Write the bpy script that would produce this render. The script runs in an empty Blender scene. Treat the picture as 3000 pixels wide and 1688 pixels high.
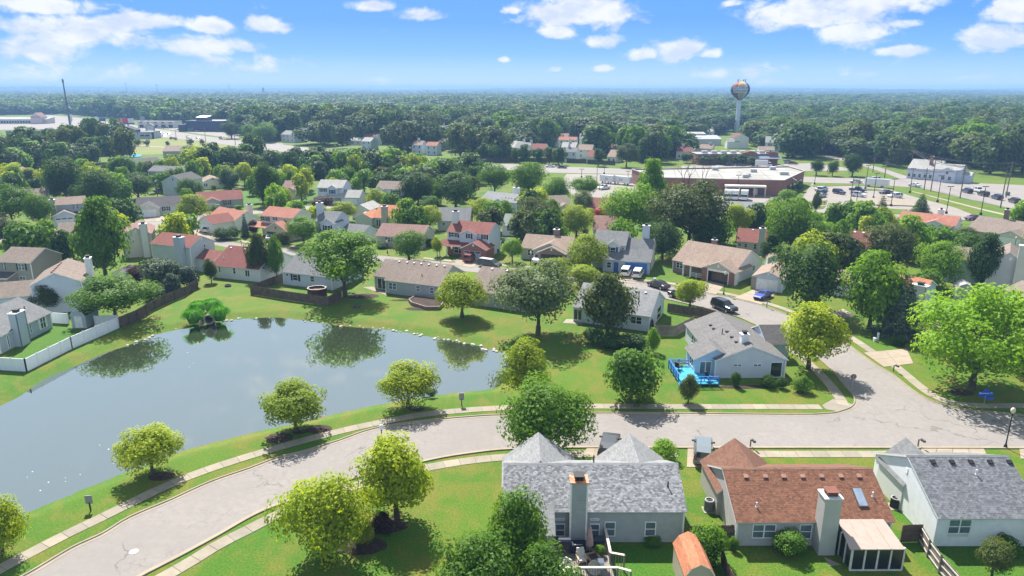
import bpy, bmesh, math, random
import numpy as np
from mathutils import Vector, Matrix
from mathutils.geometry import tessellate_polygon
random.seed(7)
SC = bpy.context.scene
COL = SC.collection
rad = math.radians

# ------------------------------------------------------------------ camera
CAM_H, PITCH, FPX = 35.0, rad(15.93), 2046.0      # drone height, tilt, focal length in px of a 3000 px wide picture
cd = bpy.data.cameras.new('camera')
cd.sensor_width = 36.0
cd.lens = 36.0 * FPX / 3000.0
cd.clip_start, cd.clip_end = 0.5, 30000.0
cam = bpy.data.objects.new('camera', cd)
COL.objects.link(cam)
cam.location = (0, 0, CAM_H)
cam.rotation_euler = (rad(90) - PITCH, 0, 0)
SC.camera = cam
CP, SP = math.cos(PITCH), math.sin(PITCH)

def ray(u, v):
    """direction of the sight line through a pixel of the 3000x1688 photograph"""
    xc, yc = (u - 1500.0) / FPX, (844.0 - v) / FPX
    return Vector((xc, CP + yc * SP, -SP + yc * CP))
def G(u, v, z=0.0):
    """place on the level z that shows at this pixel"""
    d = ray(u, v)
    t = (z - CAM_H) / d.z
    return Vector((d.x * t, d.y * t, z))
def z_at(P, v):
    """height above the ground place P at which row v is reached"""
    yc = (844.0 - v) / FPX
    d = (CP + yc * SP, -SP + yc * CP)
    return CAM_H + P.y * d[1] / d[0]
def zdepth(P):
    return P.y * CP + (CAM_H - P.z) * SP
def pxm(P):
    """metres per photograph pixel at P"""
    return zdepth(P) / FPX

# ------------------------------------------------------------------ light, sky, exposure
SUN_EL, SUN_AZ = rad(51), rad(-18)                # azimuth from +Y (ahead of the camera), negative = to the left
sd = Vector((math.sin(SUN_AZ) * math.cos(SUN_EL), math.cos(SUN_AZ) * math.cos(SUN_EL), math.sin(SUN_EL)))
sl = bpy.data.lights.new('sun', 'SUN')
sl.energy, sl.angle, sl.color = 5.0, rad(0.55), (1.0, 0.95, 0.86)
sun = bpy.data.objects.new('sun', sl)
COL.objects.link(sun)
sun.rotation_euler = sd.to_track_quat('Z', 'Y').to_euler()
sun.location = (0, 0, 300)
SC.view_settings.view_transform = 'Standard'
SC.view_settings.look = 'None'
SC.view_settings.gamma = 1.0
SC.view_settings.use_curve_mapping = False
SC.view_settings.exposure = 1.22
SC.cycles.max_bounces = 6
SC.cycles.diffuse_bounces = 3
SC.cycles.glossy_bounces = 3
SC.cycles.transmission_bounces = 4
SC.cycles.volume_bounces = 0

class NT:
    """tiny node-tree helper"""
    def __init__(s, tree):
        s.t = tree; s.n = tree.nodes; s.l = tree.links
    def new(s, typ, **kw):
        n = s.n.new(typ)
        for k, v in kw.items():
            setattr(n, k, v)
        return n
    def link(s, a, b): s.l.new(a, b)
    def put(s, sock, val):
        if hasattr(val, 'node'): s.l.new(val, sock)
        else: sock.default_value = val
    def math(s, op, a, b=None, c=None, clamp=False):
        n = s.new('ShaderNodeMath', operation=op); n.use_clamp = clamp
        s.put(n.inputs[0], a)
        if b is not None: s.put(n.inputs[1], b)
        if c is not None: s.put(n.inputs[2], c)
        return n.outputs[0]
    def vmath(s, op, a, b=None):
        n = s.new('ShaderNodeVectorMath', operation=op)
        s.put(n.inputs[0], a)
        if b is not None: s.put(n.inputs[1], b)
        return n
    def mix(s, f, a, b, blend='MIX'):
        n = s.new('ShaderNodeMix', data_type='RGBA', blend_type=blend)
        s.put(n.inputs[0], f)
        s.put(n.inputs[6], a if hasattr(a, 'node') else c4(a))
        s.put(n.inputs[7], b if hasattr(b, 'node') else c4(b))
        return n.outputs[2]
    def noise(s, vec, scale, detail=4, rough=0.55, dist=0.0):
        n = s.new('ShaderNodeTexNoise'); n.inputs['Scale'].default_value = scale
        n.inputs['Detail'].default_value = detail; n.inputs['Roughness'].default_value = rough
        n.inputs['Distortion'].default_value = dist
        if vec is not None: s.link(vec, n.inputs['Vector'])
        return n.outputs['Fac']
    def ramp(s, fac, stops):
        n = s.new('ShaderNodeValToRGB'); cr = n.color_ramp
        while len(cr.elements) < len(stops): cr.elements.new(0.5)
        for e, (p, c) in zip(cr.elements, stops):
            e.position = p; e.color = c4(c) if not isinstance(c, (int, float)) else (c, c, c, 1)
        s.link(fac, n.inputs[0])
        return n.outputs[0]
    def smooth(s, x, a, b):
        n = s.new('ShaderNodeMapRange', interpolation_type='SMOOTHSTEP')
        s.put(n.inputs[0], x); n.inputs[1].default_value = a; n.inputs[2].default_value = b
        return n.outputs[0]
def c4(c): return (c[0], c[1], c[2], 1.0)

W = bpy.data.worlds.new('World'); SC.world = W; W.use_nodes = True
w = NT(W.node_tree); w.n.clear()
tc = w.new('ShaderNodeTexCoord').outputs['Generated']
dirn = w.vmath('NORMALIZE', tc).outputs[0]
sp = w.new('ShaderNodeSeparateXYZ'); w.link(dirn, sp.inputs[0])
sky = w.new('ShaderNodeTexSky', sky_type='NISHITA', sun_disc=False, sun_elevation=SUN_EL, sun_rotation=SUN_AZ)
sky.altitude = 250; sky.air_density = 1.0; sky.dust_density = 0.6; sky.ozone_density = 1.5
grad = w.ramp(w.math('MAXIMUM', sp.outputs[2], 0.0), [
    (0.0, (5.8, 6.9, 7.7)), (0.014, (3.6, 5.7, 7.9)), (0.045, (1.3, 3.9, 7.8)), (0.085, (0.58, 2.8, 7.7)),
    (0.13, (0.6, 2.8, 7.6)), (0.24, (5.2, 6.4, 7.6)), (0.50, (5.2, 6.0, 6.9)), (1.0, (3.6, 4.5, 5.6))])
base = w.mix(0.85, sky.outputs[0], grad)
az = w.math('ARCTAN2', sp.outputs[0], sp.outputs[1])
el = w.math('ARCSINE', sp.outputs[2])
ae = w.new('ShaderNodeCombineXYZ'); w.link(az, ae.inputs[0]); w.link(el, ae.inputs[1])
CLOUDS = [(110, 12, 190, 34, 1), (215, 84, 230, 46, .95), (425, 60, 95, 30, 1), (120, 135, 180, 52, .85), (60, 205, 200, 45, .5),
          (625, 76, 72, 28, 1), (785, 73, 76, 27, 1), (590, 133, 165, 32, 1), (430, 120, 90, 30, .5), (730, 186, 180, 34, .55), (330, 215, 230, 40, .45),
          (1090, 17, 75, 19, .95), (1230, 42, 76, 22, .9), (1690, 38, 190, 58, 1), (1640, 92, 70, 22, .95), (1770, 120, 75, 22, .85),
          (1985, 146, 80, 38, 1), (1885, 156, 62, 24, .9), (2085, 160, 42, 16, .95), (2400, 32, 270, 55, .95), (2500, 104, 130, 44, 1), (2610, 12, 180, 32, .9),
          (2650, 70, 52, 16, .85), (2650, 146, 98, 19, .9), (2935, 108, 130, 48, 1), (2975, 30, 110, 50, 1), (2160, 212, 160, 25, .6),
          (2265, 245, 70, 22, .6), (1475, 175, 22, 10, .9), (1625, 204, 30, 12, .7), (1762, 200, 36, 13, .8), (2510, 216, 70, 12, .6),
          (2490, 205, 60, 16, .5), (1105, 240, 50, 16, .55), (2850, 232, 130, 22, .5), (1500, 32, 40, 14, .8), (2150, 8, 40, 14, .8)]
cov = None
for (u, v, ru, rv, wt) in CLOUDS:
    d0 = ray(u, v).normalized(); d1 = ray(u + ru, v).normalized(); d2 = ray(u, v - rv).normalized()
    a0, e0 = math.atan2(d0.x, d0.y), math.asin(d0.z)
    ra, re = abs(math.atan2(d1.x, d1.y) - a0), abs(math.asin(d2.z) - e0)
    q = w.vmath('MULTIPLY', w.vmath('SUBTRACT', ae.outputs[0], (a0, e0, 0)).outputs[0], (1 / ra, 1 / re, 0)).outputs[0]
    ln = w.vmath('LENGTH', q).outputs['Value']
    b = w.math('MULTIPLY', w.math('SUBTRACT', 1.42, ln, clamp=True), wt)
    cov = b if cov is None else w.math('MAXIMUM', cov, b)
# beyond the part of the sky in view the clouds go on as ordinary scattered cumulus
wide = w.vmath('MULTIPLY', ae.outputs[0], (3.2, 6.0, 1)).outputs[0]
gen = w.math('MULTIPLY', w.smooth(w.noise(wide, 1.1, 3), 0.38, 0.75), 0.55)
outm = w.math('MAXIMUM', w.smooth(el, 0.135, 0.2), w.smooth(w.math('ABSOLUTE', az), 0.70, 0.85))
cov = w.math('MAXIMUM', cov, w.math('MULTIPLY', gen, outm))
puff = w.vmath('MULTIPLY', ae.outputs[0], (1.0, 1.7, 1)).outputs[0]
n1 = w.noise(puff, 26, 9, 0.62, 0.25)
n2 = w.noise(w.vmath('ADD', puff, (0.0, -0.006, 0.3)).outputs[0], 22, 5, 0.55)
dens = w.math('ADD', w.math('MULTIPLY', cov, 0.9), w.math('MULTIPLY', w.math('SUBTRACT', n1, 0.5), 1.9))
dens = w.smooth(dens, 0.24, 0.78)
ccol = w.mix(w.smooth(n2, 0.35, 0.62), (5.5, 6.1, 7.5), (7.8, 7.85, 7.9))
skyc = w.mix(w.math('MULTIPLY', dens, 0.93), base, ccol)
bg = w.new('ShaderNodeBackground'); bg.inputs[1].default_value = 0.057
w.link(skyc, bg.inputs[0])
wo = w.new('ShaderNodeOutputWorld'); w.link(bg.outputs[0], wo.inputs[0])

# ------------------------------------------------------------------ materials
MATS = {}
def nmat(key):
    if key in MATS: return MATS[key], None
    m = bpy.data.materials.new(key); m.use_nodes = True
    t = NT(m.node_tree); t.n.clear()
    MATS[key] = m
    return m, t
def finish(t, bsdf):
    o = t.new('ShaderNodeOutputMaterial'); t.link(bsdf, o.inputs[0])
def princ(t, col, rough=0.7, metal=0.0, spec=0.3, bump=None, bdist=0.02, bstr=0.6):
    p = t.new('ShaderNodeBsdfPrincipled')
    t.put(p.inputs['Base Color'], col if hasattr(col, 'node') else c4(col))
    t.put(p.inputs['Roughness'], rough); p.inputs['Metallic'].default_value = metal
    p.inputs['Specular IOR Level'].default_value = spec
    if bump is not None:
        b = t.new('ShaderNodeBump'); b.inputs['Distance'].default_value = bdist; b.inputs['Strength'].default_value = bstr
        t.link(bump, b.inputs['Height']); t.link(b.outputs[0], p.inputs['Normal'])
    return p
def mul(c, k): return (min(c[0] * k, 1), min(c[1] * k, 1), min(c[2] * k, 1))
def ck(c): return '_'.join('%03d' % int(x * 1000) for x in c)
def plain(col, rough=0.6, metal=0.0, spec=0.3, var=0.10, scale=2.0, name='paint'):
    m, t = nmat('%s_%s_%02d_%d' % (name, ck(col), rough * 100, metal * 10))
    if t:
        ob = t.new('ShaderNodeTexCoord').outputs['Object']
        n = t.noise(ob, scale, 5)
        c = t.mix(t.smooth(n, 0.3, 0.7), mul(col, 1 - var), mul(col, 1 + var))
        finish(t, princ(t, c, rough, metal, spec).outputs[0])
    return m
def carpaint(col):
    m, t = nmat('car_paint_' + ck(col))
    if t:
        ob = t.new('ShaderNodeTexCoord').outputs['Object']
        c = t.mix(t.noise(ob, 3, 4), mul(col, 0.92), mul(col, 1.08))
        p = princ(t, c, 0.28, 0.0, 0.5); p.inputs['Coat Weight'].default_value = 0.7; p.inputs['Coat Roughness'].default_value = 0.06
        finish(t, p.outputs[0])
    return m
def glassy(col=(0.02, 0.026, 0.034), rough=0.06, name='glass'):
    m, t = nmat(name + ck(col))
    if t:
        ob = t.new('ShaderNodeTexCoord').outputs['Object']
        c = t.mix(t.noise(ob, 1.3, 3), mul(col, 0.6), mul(col, 1.7))
        finish(t, princ(t, c, rough, 0.0, 0.7).outputs[0])
    return m
def siding(col, step=0.16):
    m, t = nmat('siding_' + ck(col))
    if t:
        tcn = t.new('ShaderNodeTexCoord'); uv = tcn.outputs['UV']
        s = t.new('ShaderNodeSeparateXYZ'); t.link(uv, s.inputs[0])
        fr = t.math('FRACT', t.math('DIVIDE', s.outputs[1], step))
        line = t.smooth(fr, 0.0, 0.16)
        stain = t.noise(uv, 0.6, 6, 0.65)
        c = t.mix(t.smooth(stain, 0.3, 0.75), mul(col, 0.93), mul(col, 1.04))
        c = t.mix(line, mul(col, 0.72), c)
        finish(t, princ(t, c, 0.55, 0, 0.3, bump=fr, bdist=0.012, bstr=0.5).outputs[0])
    return m
def brickmat(col, mortar=(0.34, 0.30, 0.27)):
    m, t = nmat('brickwork_' + ck(col))
    if t:
        uv = t.new('ShaderNodeTexCoord').outputs['UV']
        b = t.new('ShaderNodeTexBrick'); t.link(uv, b.inputs[0])
        b.inputs['Color1'].default_value = c4(mul(col, 0.75)); b.inputs['Color2'].default_value = c4(mul(col, 1.25)); b.inputs['Mortar'].default_value = c4(mortar)
        b.inputs['Scale'].default_value = 1.0; b.inputs['Brick Width'].default_value = 0.22; b.inputs['Row Height'].default_value = 0.075; b.inputs['Mortar Size'].default_value = 0.008
        c = t.mix(t.noise(uv, 0.8, 5), t.mix(1.0, b.outputs[0], (0.82, 0.82, 0.82), 'MULTIPLY'), b.outputs[0])
        finish(t, princ(t, c, 0.85, 0, 0.2, bump=b.outputs[1], bdist=0.008).outputs[0])
    return m
def shingle(col, var=0.30):
    m, t = nmat('shingles_' + ck(col))
    if t:
        uv = t.new('ShaderNodeTexCoord').outputs['UV']
        b = t.new('ShaderNodeTexBrick'); t.link(uv, b.inputs[0]); b.offset = 0.37
        b.inputs['Color1'].default_value = c4(mul(col, 1 - var)); b.inputs['Color2'].default_value = c4(mul(col, 1 + var)); b.inputs['Mortar'].default_value = c4(mul(col, 0.55))
        b.inputs['Scale'].default_value = 1.0; b.inputs['Brick Width'].default_value = 0.33; b.inputs['Row Height'].default_value = 0.15; b.inputs['Mortar Size'].default_value = 0.012
        st = t.new('ShaderNodeMapping'); t.link(uv, st.inputs[0]); st.inputs['Scale'].default_value = (1.1, 0.22, 1)
        streak = t.noise(st.outputs[0], 1.0, 6, 0.62)
        c = t.mix(t.smooth(streak, 0.32, 0.70), mul(col, 0.80), mul(col, 1.12))
        c = t.mix(0.55, c, b.outputs[0])
        finish(t, princ(t, c, 0.9, 0, 0.15, bump=t.noise(uv, 9, 3), bdist=0.01).outputs[0])
    return m

# ------------------------------------------------------------------ mesh helper
ZUP = Vector((0, 0, 1))
class MB:
    def __init__(s): s.v = []; s.f = []; s.m = []
    def add(s, pts): i = len(s.v); s.v.extend([tuple(p) for p in pts]); return i
    def poly(s, pts, m=0):
        i = s.add(pts); s.f.append(tuple(range(i, i + len(pts)))); s.m.append(m); return s
    def box(s, x0, y0, z0, x1, y1, z1, m=0, skip=''):
        a = [(x0, y0, z0), (x1, y0, z0), (x1, y1, z0), (x0, y1, z0), (x0, y0, z1), (x1, y0, z1), (x1, y1, z1), (x0, y1, z1)]
        i = s.add(a)
        for k, q in (('b', (3, 2, 1, 0)), ('t', (4, 5, 6, 7)), ('f', (0, 1, 5, 4)), ('r', (1, 2, 6, 5)), ('k', (2, 3, 7, 6)), ('l', (3, 0, 4, 7))):
            if k in skip: continue
            s.f.append(tuple(i + j for j in q)); s.m.append(m)
        return s
    def obox(s, c, ex, ey, ez, m=0):
        """box from centre and three half-extent vectors"""
        c, ex, ey, ez = Vector(c), Vector(ex), Vector(ey), Vector(ez)
        a = [c + sx * ex + sy * ey + sz * ez for sz in (-1, 1) for sx, sy in ((-1, -1), (1, -1), (1, 1), (-1, 1))]
        i = s.add(a)
        for q in ((3, 2, 1, 0), (4, 5, 6, 7), (0, 1, 5, 4), (1, 2, 6, 5), (2, 3, 7, 6), (3, 0, 4, 7)):
            s.f.append(tuple(i + j for j in q)); s.m.append(m)
        return s
    def beam(s, p, q, wd, ht, m=0):
        p, q = Vector(p), Vector(q); d = (q - p)
        L = d.length; d.normalize()
        side = d.cross(ZUP)
        side = side.normalized() if side.length > 1e-4 else Vector((1, 0, 0))
        up = side.cross(d)
        return s.obox((p + q) / 2, d * L / 2, side * wd / 2, up * ht / 2, m)
    def tube(s, p, q, r0, r1=None, n=8, m=0, caps=True):
        p, q = Vector(p), Vector(q); r1 = r0 if r1 is None else r1
        d = (q - p).normalized()
        a = d.cross(Vector((0.31, 0.87, 0.4))).normalized() if abs(d.z) < .999 else Vector((1, 0, 0))
        b = d.cross(a)
        ring = [(math.cos(2 * math.pi * k / n), math.sin(2 * math.pi * k / n)) for k in range(n)]
        i = s.add([p + (a * c + b * t) * r0 for c, t in ring] + [q + (a * c + b * t) * r1 for c, t in ring])
        for k in range(n):
            s.f.append((i + k, i + (k + 1) % n, i + n + (k + 1) % n, i + n + k)); s.m.append(m)
        if caps:
            s.f.append(tuple(i + k for k in range(n - 1, -1, -1))); s.m.append(m)
            s.f.append(tuple(i + n + k for k in range(n))); s.m.append(m)
        return s
    def lathe(s, prof, n=16, m=0, c=(0, 0, 0), mats=None):
        """prof = [(r, z), ...]; mats(k) = material of the k-th gore"""
        rows = []
        for r, z in prof:
            rows.append(s.add([(c[0] + r * math.cos(2 * math.pi * k / n), c[1] + r * math.sin(2 * math.pi * k / n), c[2] + z) for k in range(n)]))
        for a, b in zip(rows[:-1], rows[1:]):
            for k in range(n):
                s.f.append((a + k, a + (k + 1) % n, b + (k + 1) % n, b + k)); s.m.append(mats(k) if mats else m)
        return s
    def slab(s, pts, th, m=0, m_edge=None):
        """flat polygon pts (counter-clockwise seen from outside) given thickness th inward"""
        pts = [Vector(p) for p in pts]
        n = (pts[1] - pts[0]).cross(pts[2] - pts[0]).normalized()
        low = [p - n * th for p in pts]
        s.poly(pts, m); s.poly(low[::-1], m if m_edge is None else m_edge)
        k = len(pts)
        for i in range(k):
            s.poly([pts[i], low[i], low[(i + 1) % k], pts[(i + 1) % k]], m if m_edge is None else m_edge)
        return s
    def data(s, name, mats, smooth=False):
        me = bpy.data.meshes.new(name)
        me.from_pydata(s.v, [], s.f)
        for mm in mats: me.materials.append(mm)
        if len(mats) > 1: me.polygons.foreach_set('material_index', s.m)
        uvl = me.uv_layers.new(name='UVMap')
        V = s.v; uvs = np.zeros((len(me.loops), 2), dtype=np.float32); li = 0
        for f in s.f:
            p0 = Vector(V[f[0]]); n = Vector((0, 0, 0))
            for a in range(1, len(f) - 1):
                n += (Vector(V[f[a]]) - p0).cross(Vector(V[f[a + 1]]) - p0)
            n = n.normalized() if n.length > 1e-9 else Vector((0, 0, 1))
            t = Vector((1, 0, 0)) if abs(n.z) > 0.999 else ZUP.cross(n).normalized()
            b = n.cross(t)
            for vi in f:
                p = Vector(V[vi]); uvs[li] = (p.dot(t), p.dot(b)); li += 1
        uvl.data.foreach_set('uv', uvs.ravel())
        if smooth: me.polygons.foreach_set('use_smooth', [True] * len(me.polygons))
        me.update()
        return me
    def build(s, name, mats, parent=None, loc=None, rz=0.0, smooth=False):
        if not isinstance(mats, (list, tuple)): mats = [mats]
        return link(name, s.data(name, mats, smooth), parent, loc, rz)
def link(name, data, parent=None, loc=None, rz=0.0):
    o = bpy.data.objects.new(name, data); COL.objects.link(o)
    if parent is not None: o.parent = parent
    if loc is not None: o.location = loc
    if rz: o.rotation_euler = (0, 0, rz)
    return o
def tag(o, label=None, cat=None, group=None, kind=None):
    if label: o['label'] = label
    if cat: o['category'] = cat
    if group: o['group'] = group
    if kind: o['kind'] = kind
    return o
def empty(name, loc, rz=0.0, label=None, cat=None, group=None):
    o = link(name, None, None, loc, rz)
    o.empty_display_size = 0.5
    return tag(o, label, cat, group)
KIDS = {}
def kids(o):
    if o.name not in KIDS: KIDS[o.name] = list(o.children)
    return KIDS[o.name]
def dup(o, parent=None):
    """copy of a thing together with its parts"""
    c = o.copy(); COL.objects.link(c)
    if parent is not None: c.parent = parent
    for ch in kids(o): dup(ch, c)
    return c
def sheet(name, pts, z, mat, kind='structure', parent=None):
    P = [Vector((p.x, p.y, z)) for p in pts]
    tri = tessellate_polygon([P])
    b = MB(); b.v = [tuple(p) for p in P]
    for t in tri:
        a, bb, c = t
        if (P[bb] - P[a]).cross(P[c] - P[a]).z < 0: bb, c = c, bb
        b.f.append((a, bb, c)); b.m.append(0)
    o = b.build(name, mat, parent)
    if parent is None: tag(o, kind=kind)
    return o
def resample(pts, step):
    out = [pts[0].copy()]; acc = 0.0
    for a, b in zip(pts[:-1], pts[1:]):
        L = (b - a).length; pos = step - acc
        while pos <= L:
            out.append(a.lerp(b, pos / L)); pos += step
        acc = L - (pos - step)
    if (out[-1] - pts[-1]).length > step * 0.3: out.append(pts[-1].copy())
    return out
def spline(pts, n=6):
    """Catmull-Rom through pts"""
    P = [pts[0] * 2 - pts[1]] + list(pts) + [pts[-1] * 2 - pts[-2]]
    out = []
    for i in range(1, len(P) - 2):
        for k in range(n):
            t = k / n; a, b, c, d = P[i - 1], P[i], P[i + 1], P[i + 2]
            out.append(0.5 * ((2 * b) + (c - a) * t + (2 * a - 5 * b + 4 * c - d) * t * t + (3 * b - a - 3 * c + d) * t ** 3))
    out.append(pts[-1].copy())
    return out
def normals2(pts):
    res = []
    for i in range(len(pts)):
        d = pts[min(i + 1, len(pts) - 1)] - pts[max(i - 1, 0)]
        d.z = 0; d.normalize(); res.append(Vector((-d.y, d.x, 0)))
    return res
def offset(pts, o):
    return [p + n * o for p, n in zip(pts, normals2(pts))]
# ------------------------------------------------------------------ ground, pond
WATER_Z = -0.55
SHORE = [(0, 1193), (58, 1162), (151, 1102), (210, 1079), (272, 1051), (330, 1028), (373, 1015), (427, 993), (485, 974), (551, 962), (621, 950), (668, 939),
         (738, 934), (815, 932), (893, 941), (1000, 957), (1062, 961), (1155, 970), (1233, 984), (1311, 997), (1388, 1013), (1450, 1030), (1494, 1045), (1488, 1080), (1475, 1115),
         (1450, 1136), (1388, 1145), (1287, 1156), (1136, 1180), (1039, 1199), (893, 1233), (776, 1258), (660, 1287), (543, 1318), (388, 1376), (272, 1421), (155, 1470), (50, 1512), (-60, 1565),
         (-260, 1660), (-560, 1600), (-600, 1400), (-420, 1300), (-150, 1240)]
shore = spline([G(u, v, WATER_Z) for u, v in SHORE], 3)
sx = np.array([[p.x, p.y] for p in shore])
def pond_sd(x, y):
    """signed distance to the shore line, negative in the pond"""
    P = np.stack([x.ravel(), y.ravel()], 1); best = np.full(len(P), 1e9); ins = np.zeros(len(P), bool)
    for a, b in zip(sx, np.roll(sx, -1, 0)):
        ab = b - a; t = np.clip(((P - a) @ ab) / max(ab @ ab, 1e-9), 0, 1)
        d = np.hypot(*(P - a - t[:, None] * ab).T); best = np.minimum(best, d)
        cond = ((a[1] > P[:, 1]) != (b[1] > P[:, 1]))
        xi = a[0] + (P[:, 1] - a[1]) / (b[1] - a[1] + 1e-12) * (b[0] - a[0])
        ins ^= cond & (P[:, 0] < xi)
    return np.where(ins, -best, best).reshape(x.shape)
def ground_mesh():
    def axis(lo, hi, step, far, g=1.16):
        c = list(np.arange(lo, hi, step)); s = step
        a = []; p = lo
        while p > -far: s *= g; p -= s; a.append(p)
        s = step; b = []; p = c[-1]
        while p < far: s *= g; p += s; b.append(p)
        return np.array(a[::-1] + c + b)
    xs = axis(-80, 16, 0.55, 9000); ys = axis(28, 118, 0.55, 9500)
    ys = ys[ys > -400]
    X, Y = np.meshgrid(xs, ys)
    near = (np.abs(X) < 140) & (Y < 140) & (Y > 10)
    Z = np.zeros_like(X)
    d = np.full_like(X, 50.0); d[near] = pond_sd(X[near], Y[near])
    k = np.clip(d / 2.6, 0, 1); bank = WATER_Z + (-0.02 - WATER_Z + 0.02) * (k * k * (3 - 2 * k))
    Z = np.where(d < 2.6, np.where(d > 0, bank, WATER_Z + np.maximum(d * 0.45, -0.8)), 0.0)
    rr = np.hypot(X, Y)
    Z += np.clip((rr - 3200) / 4500, 0, 1) ** 1.5 * (20 + 8 * np.sin(X / 900.0) + 6 * np.sin(X / 370.0 + 1))
    ny, nx = X.shape
    me = bpy.data.meshes.new('lawn')
    V = np.stack([X.ravel(), Y.ravel(), Z.ravel()], 1).astype(np.float32)
    idx = np.arange(nx * ny).reshape(ny, nx)
    F = np.stack([idx[:-1, :-1], idx[:-1, 1:], idx[1:, 1:], idx[1:, :-1]], -1).reshape(-1, 4)
    me.vertices.add(len(V)); me.vertices.foreach_set('co', V.ravel())
    me.loops.add(F.size); me.loops.foreach_set('vertex_index', F.ravel().astype(np.int32))
    me.polygons.add(len(F)); me.polygons.foreach_set('loop_start', np.arange(0, F.size, 4, dtype=np.int32)); me.polygons.foreach_set('loop_total', np.full(len(F), 4, dtype=np.int32))
    me.update(); me.validate()
    me.polygons.foreach_set('use_smooth', [True] * len(F))
    return me
def lawnmat(name, g1, g2, dry, amount):
    m, t = nmat(name)
    if t:
        ob = t.new('ShaderNodeTexCoord').outputs['Object']
        big = t.noise(ob, 0.035, 5, 0.6)
        mid = t.noise(ob, 0.22, 6, 0.65, 0.6)
        st = t.new('ShaderNodeMapping'); t.link(ob, st.inputs[0]); st.inputs['Rotation'].default_value = (0, 0, 0.6); st.inputs['Scale'].default_value = (1, 0.18, 1)
        mow = t.noise(st.outputs[0], 0.9, 5, 0.6)
        fine = t.noise(ob, 6.0, 4, 0.7)
        c = t.mix(t.smooth(big, 0.35, 0.65), g1, g2)
        dr = t.math('ADD', t.math('MULTIPLY', mid, 0.75), t.math('MULTIPLY', mow, 0.25))
        c = t.mix(t.math('MULTIPLY', t.smooth(dr, 0.42, 0.62), amount), c, dry)
        c = t.mix(t.math('MULTIPLY', t.smooth(t.noise(ob, 0.55, 6, 0.7), 0.55, 0.72), 0.35), c, (0.14, 0.115, 0.03))
        c = t.mix(t.smooth(fine, 0.25, 0.8), t.mix(1.0, c, (0.52, 0.56, 0.46), 'MULTIPLY'), t.mix(1.0, c, (1.22, 1.2, 1.1), 'MULTIPLY'))
        c = t.mix(t.math('MULTIPLY', t.smooth(t.noise(ob, 1.4, 4), 0.62, 0.78), 0.5), c, mul(g1, 0.6))
        finish(t, princ(t, c, 0.85, 0, 0.15, bump=fine, bdist=0.05, bstr=0.6).outputs[0])
    return m
GRASS = lawnmat('grass_lawn', (0.052, 0.140, 0.010), (0.088, 0.160, 0.012), (0.160, 0.152, 0.028), 0.80)
GRASS2 = lawnmat('grass_green', (0.042, 0.135, 0.010), (0.060, 0.150, 0.012), (0.105, 0.150, 0.016), 0.5)
MEADOW = lawnmat('grass_meadow', (0.15, 0.19, 0.045), (0.19, 0.21, 0.06), (0.22, 0.205, 0.08), 0.8)
lawn = link('ground', ground_mesh()); lawn.data.materials.append(GRASS); tag(lawn, kind='structure')

m, t = nmat('pond_water')
ob = t.new('ShaderNodeTexCoord').outputs['Object']
mott = t.noise(ob, 0.05, 4)
gl = t.new('ShaderNodeBsdfGlossy'); gl.inputs['Roughness'].default_value = 0.025; gl.inputs['Color'].default_value = (0.86, 0.90, 0.92, 1)
bp = t.new('ShaderNodeBump'); bp.inputs['Strength'].default_value = 0.05; bp.inputs['Distance'].default_value = 0.02
t.link(t.noise(ob, 2.2, 4), bp.inputs['Height']); t.link(bp.outputs[0], gl.inputs['Normal'])
df = t.new('ShaderNodeBsdfDiffuse'); t.link(t.mix(mott, (0.040, 0.056, 0.034), (0.055, 0.068, 0.040)), df.inputs[0])
fr = t.new('ShaderNodeFresnel'); fr.inputs[0].default_value = 1.45
ms = t.new('ShaderNodeMixShader'); t.link(t.math('ADD', t.math('MULTIPLY', fr.outputs[0], 1.2), 0.42, clamp=True), ms.inputs[0]); t.link(df.outputs[0], ms.inputs[1]); t.link(gl.outputs[0], ms.inputs[2])
finish(t, ms.outputs[0])
cen = Vector((sx[:, 0].mean(), sx[:, 1].mean(), 0))
water = sheet('pond_water', [p + (p - cen).normalized() * 0.5 for p in shore], WATER_Z, MATS['pond_water'])

# stones and foam at the water line
STONE = plain((0.42, 0.40, 0.36), 0.8, var=0.3, scale=3, name='stone')
b = MB(); rs = random.Random(3)
north = resample([G(u, v, WATER_Z) for u, v in SHORE[6:24]], 0.42)
for p in north:
    if rs.random() < 0.42 * (1.6 if p.x > -20 else 0.7):
        r = rs.uniform(0.10, 0.30); c = p + Vector((rs.uniform(-.5, .5), rs.uniform(-.3, .75), 0.05))
        pr = [(r * .9, -.08), (r, r * .25), (r * .5, r * .5)]
        b.lathe(pr, 6, c=c); i = len(b.v) - 6; b.f.append(tuple(range(i, i + 6))); b.m.append(0)
tag(b.build('shore_stones', STONE), 'row of pale stones along the far water line of the pond', 'stones', kind='stuff')
b = MB()
for (u, v, r) in [(318, 1316, .45), (292, 1304, .28), (142, 1413, .38), (118, 1437, .40), (95, 1382, .32), (235, 1390, .28), (192, 1400, .25), (192, 1411, .25), (335, 1352, .2), (332, 1358, .2), (80, 1398, .2), (205, 1364, .15),
                  (549, 1033, .4), (566, 1064, .35), (555, 1075, .3)]:
    c = G(u, v, WATER_Z + 0.012); r *= .26
    b.poly([c + Vector((r * rs.uniform(.5, 1) * math.cos(k * .7), r * rs.uniform(.4, .8) * math.sin(k * .7), 0)) for k in range(9)])
tag(b.build('foam_flecks', plain((0.62, 0.64, 0.60), 0.8, var=.1, name='foam')), 'pale flecks of foam and algae floating on the pond', 'foam', kind='stuff')

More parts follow.
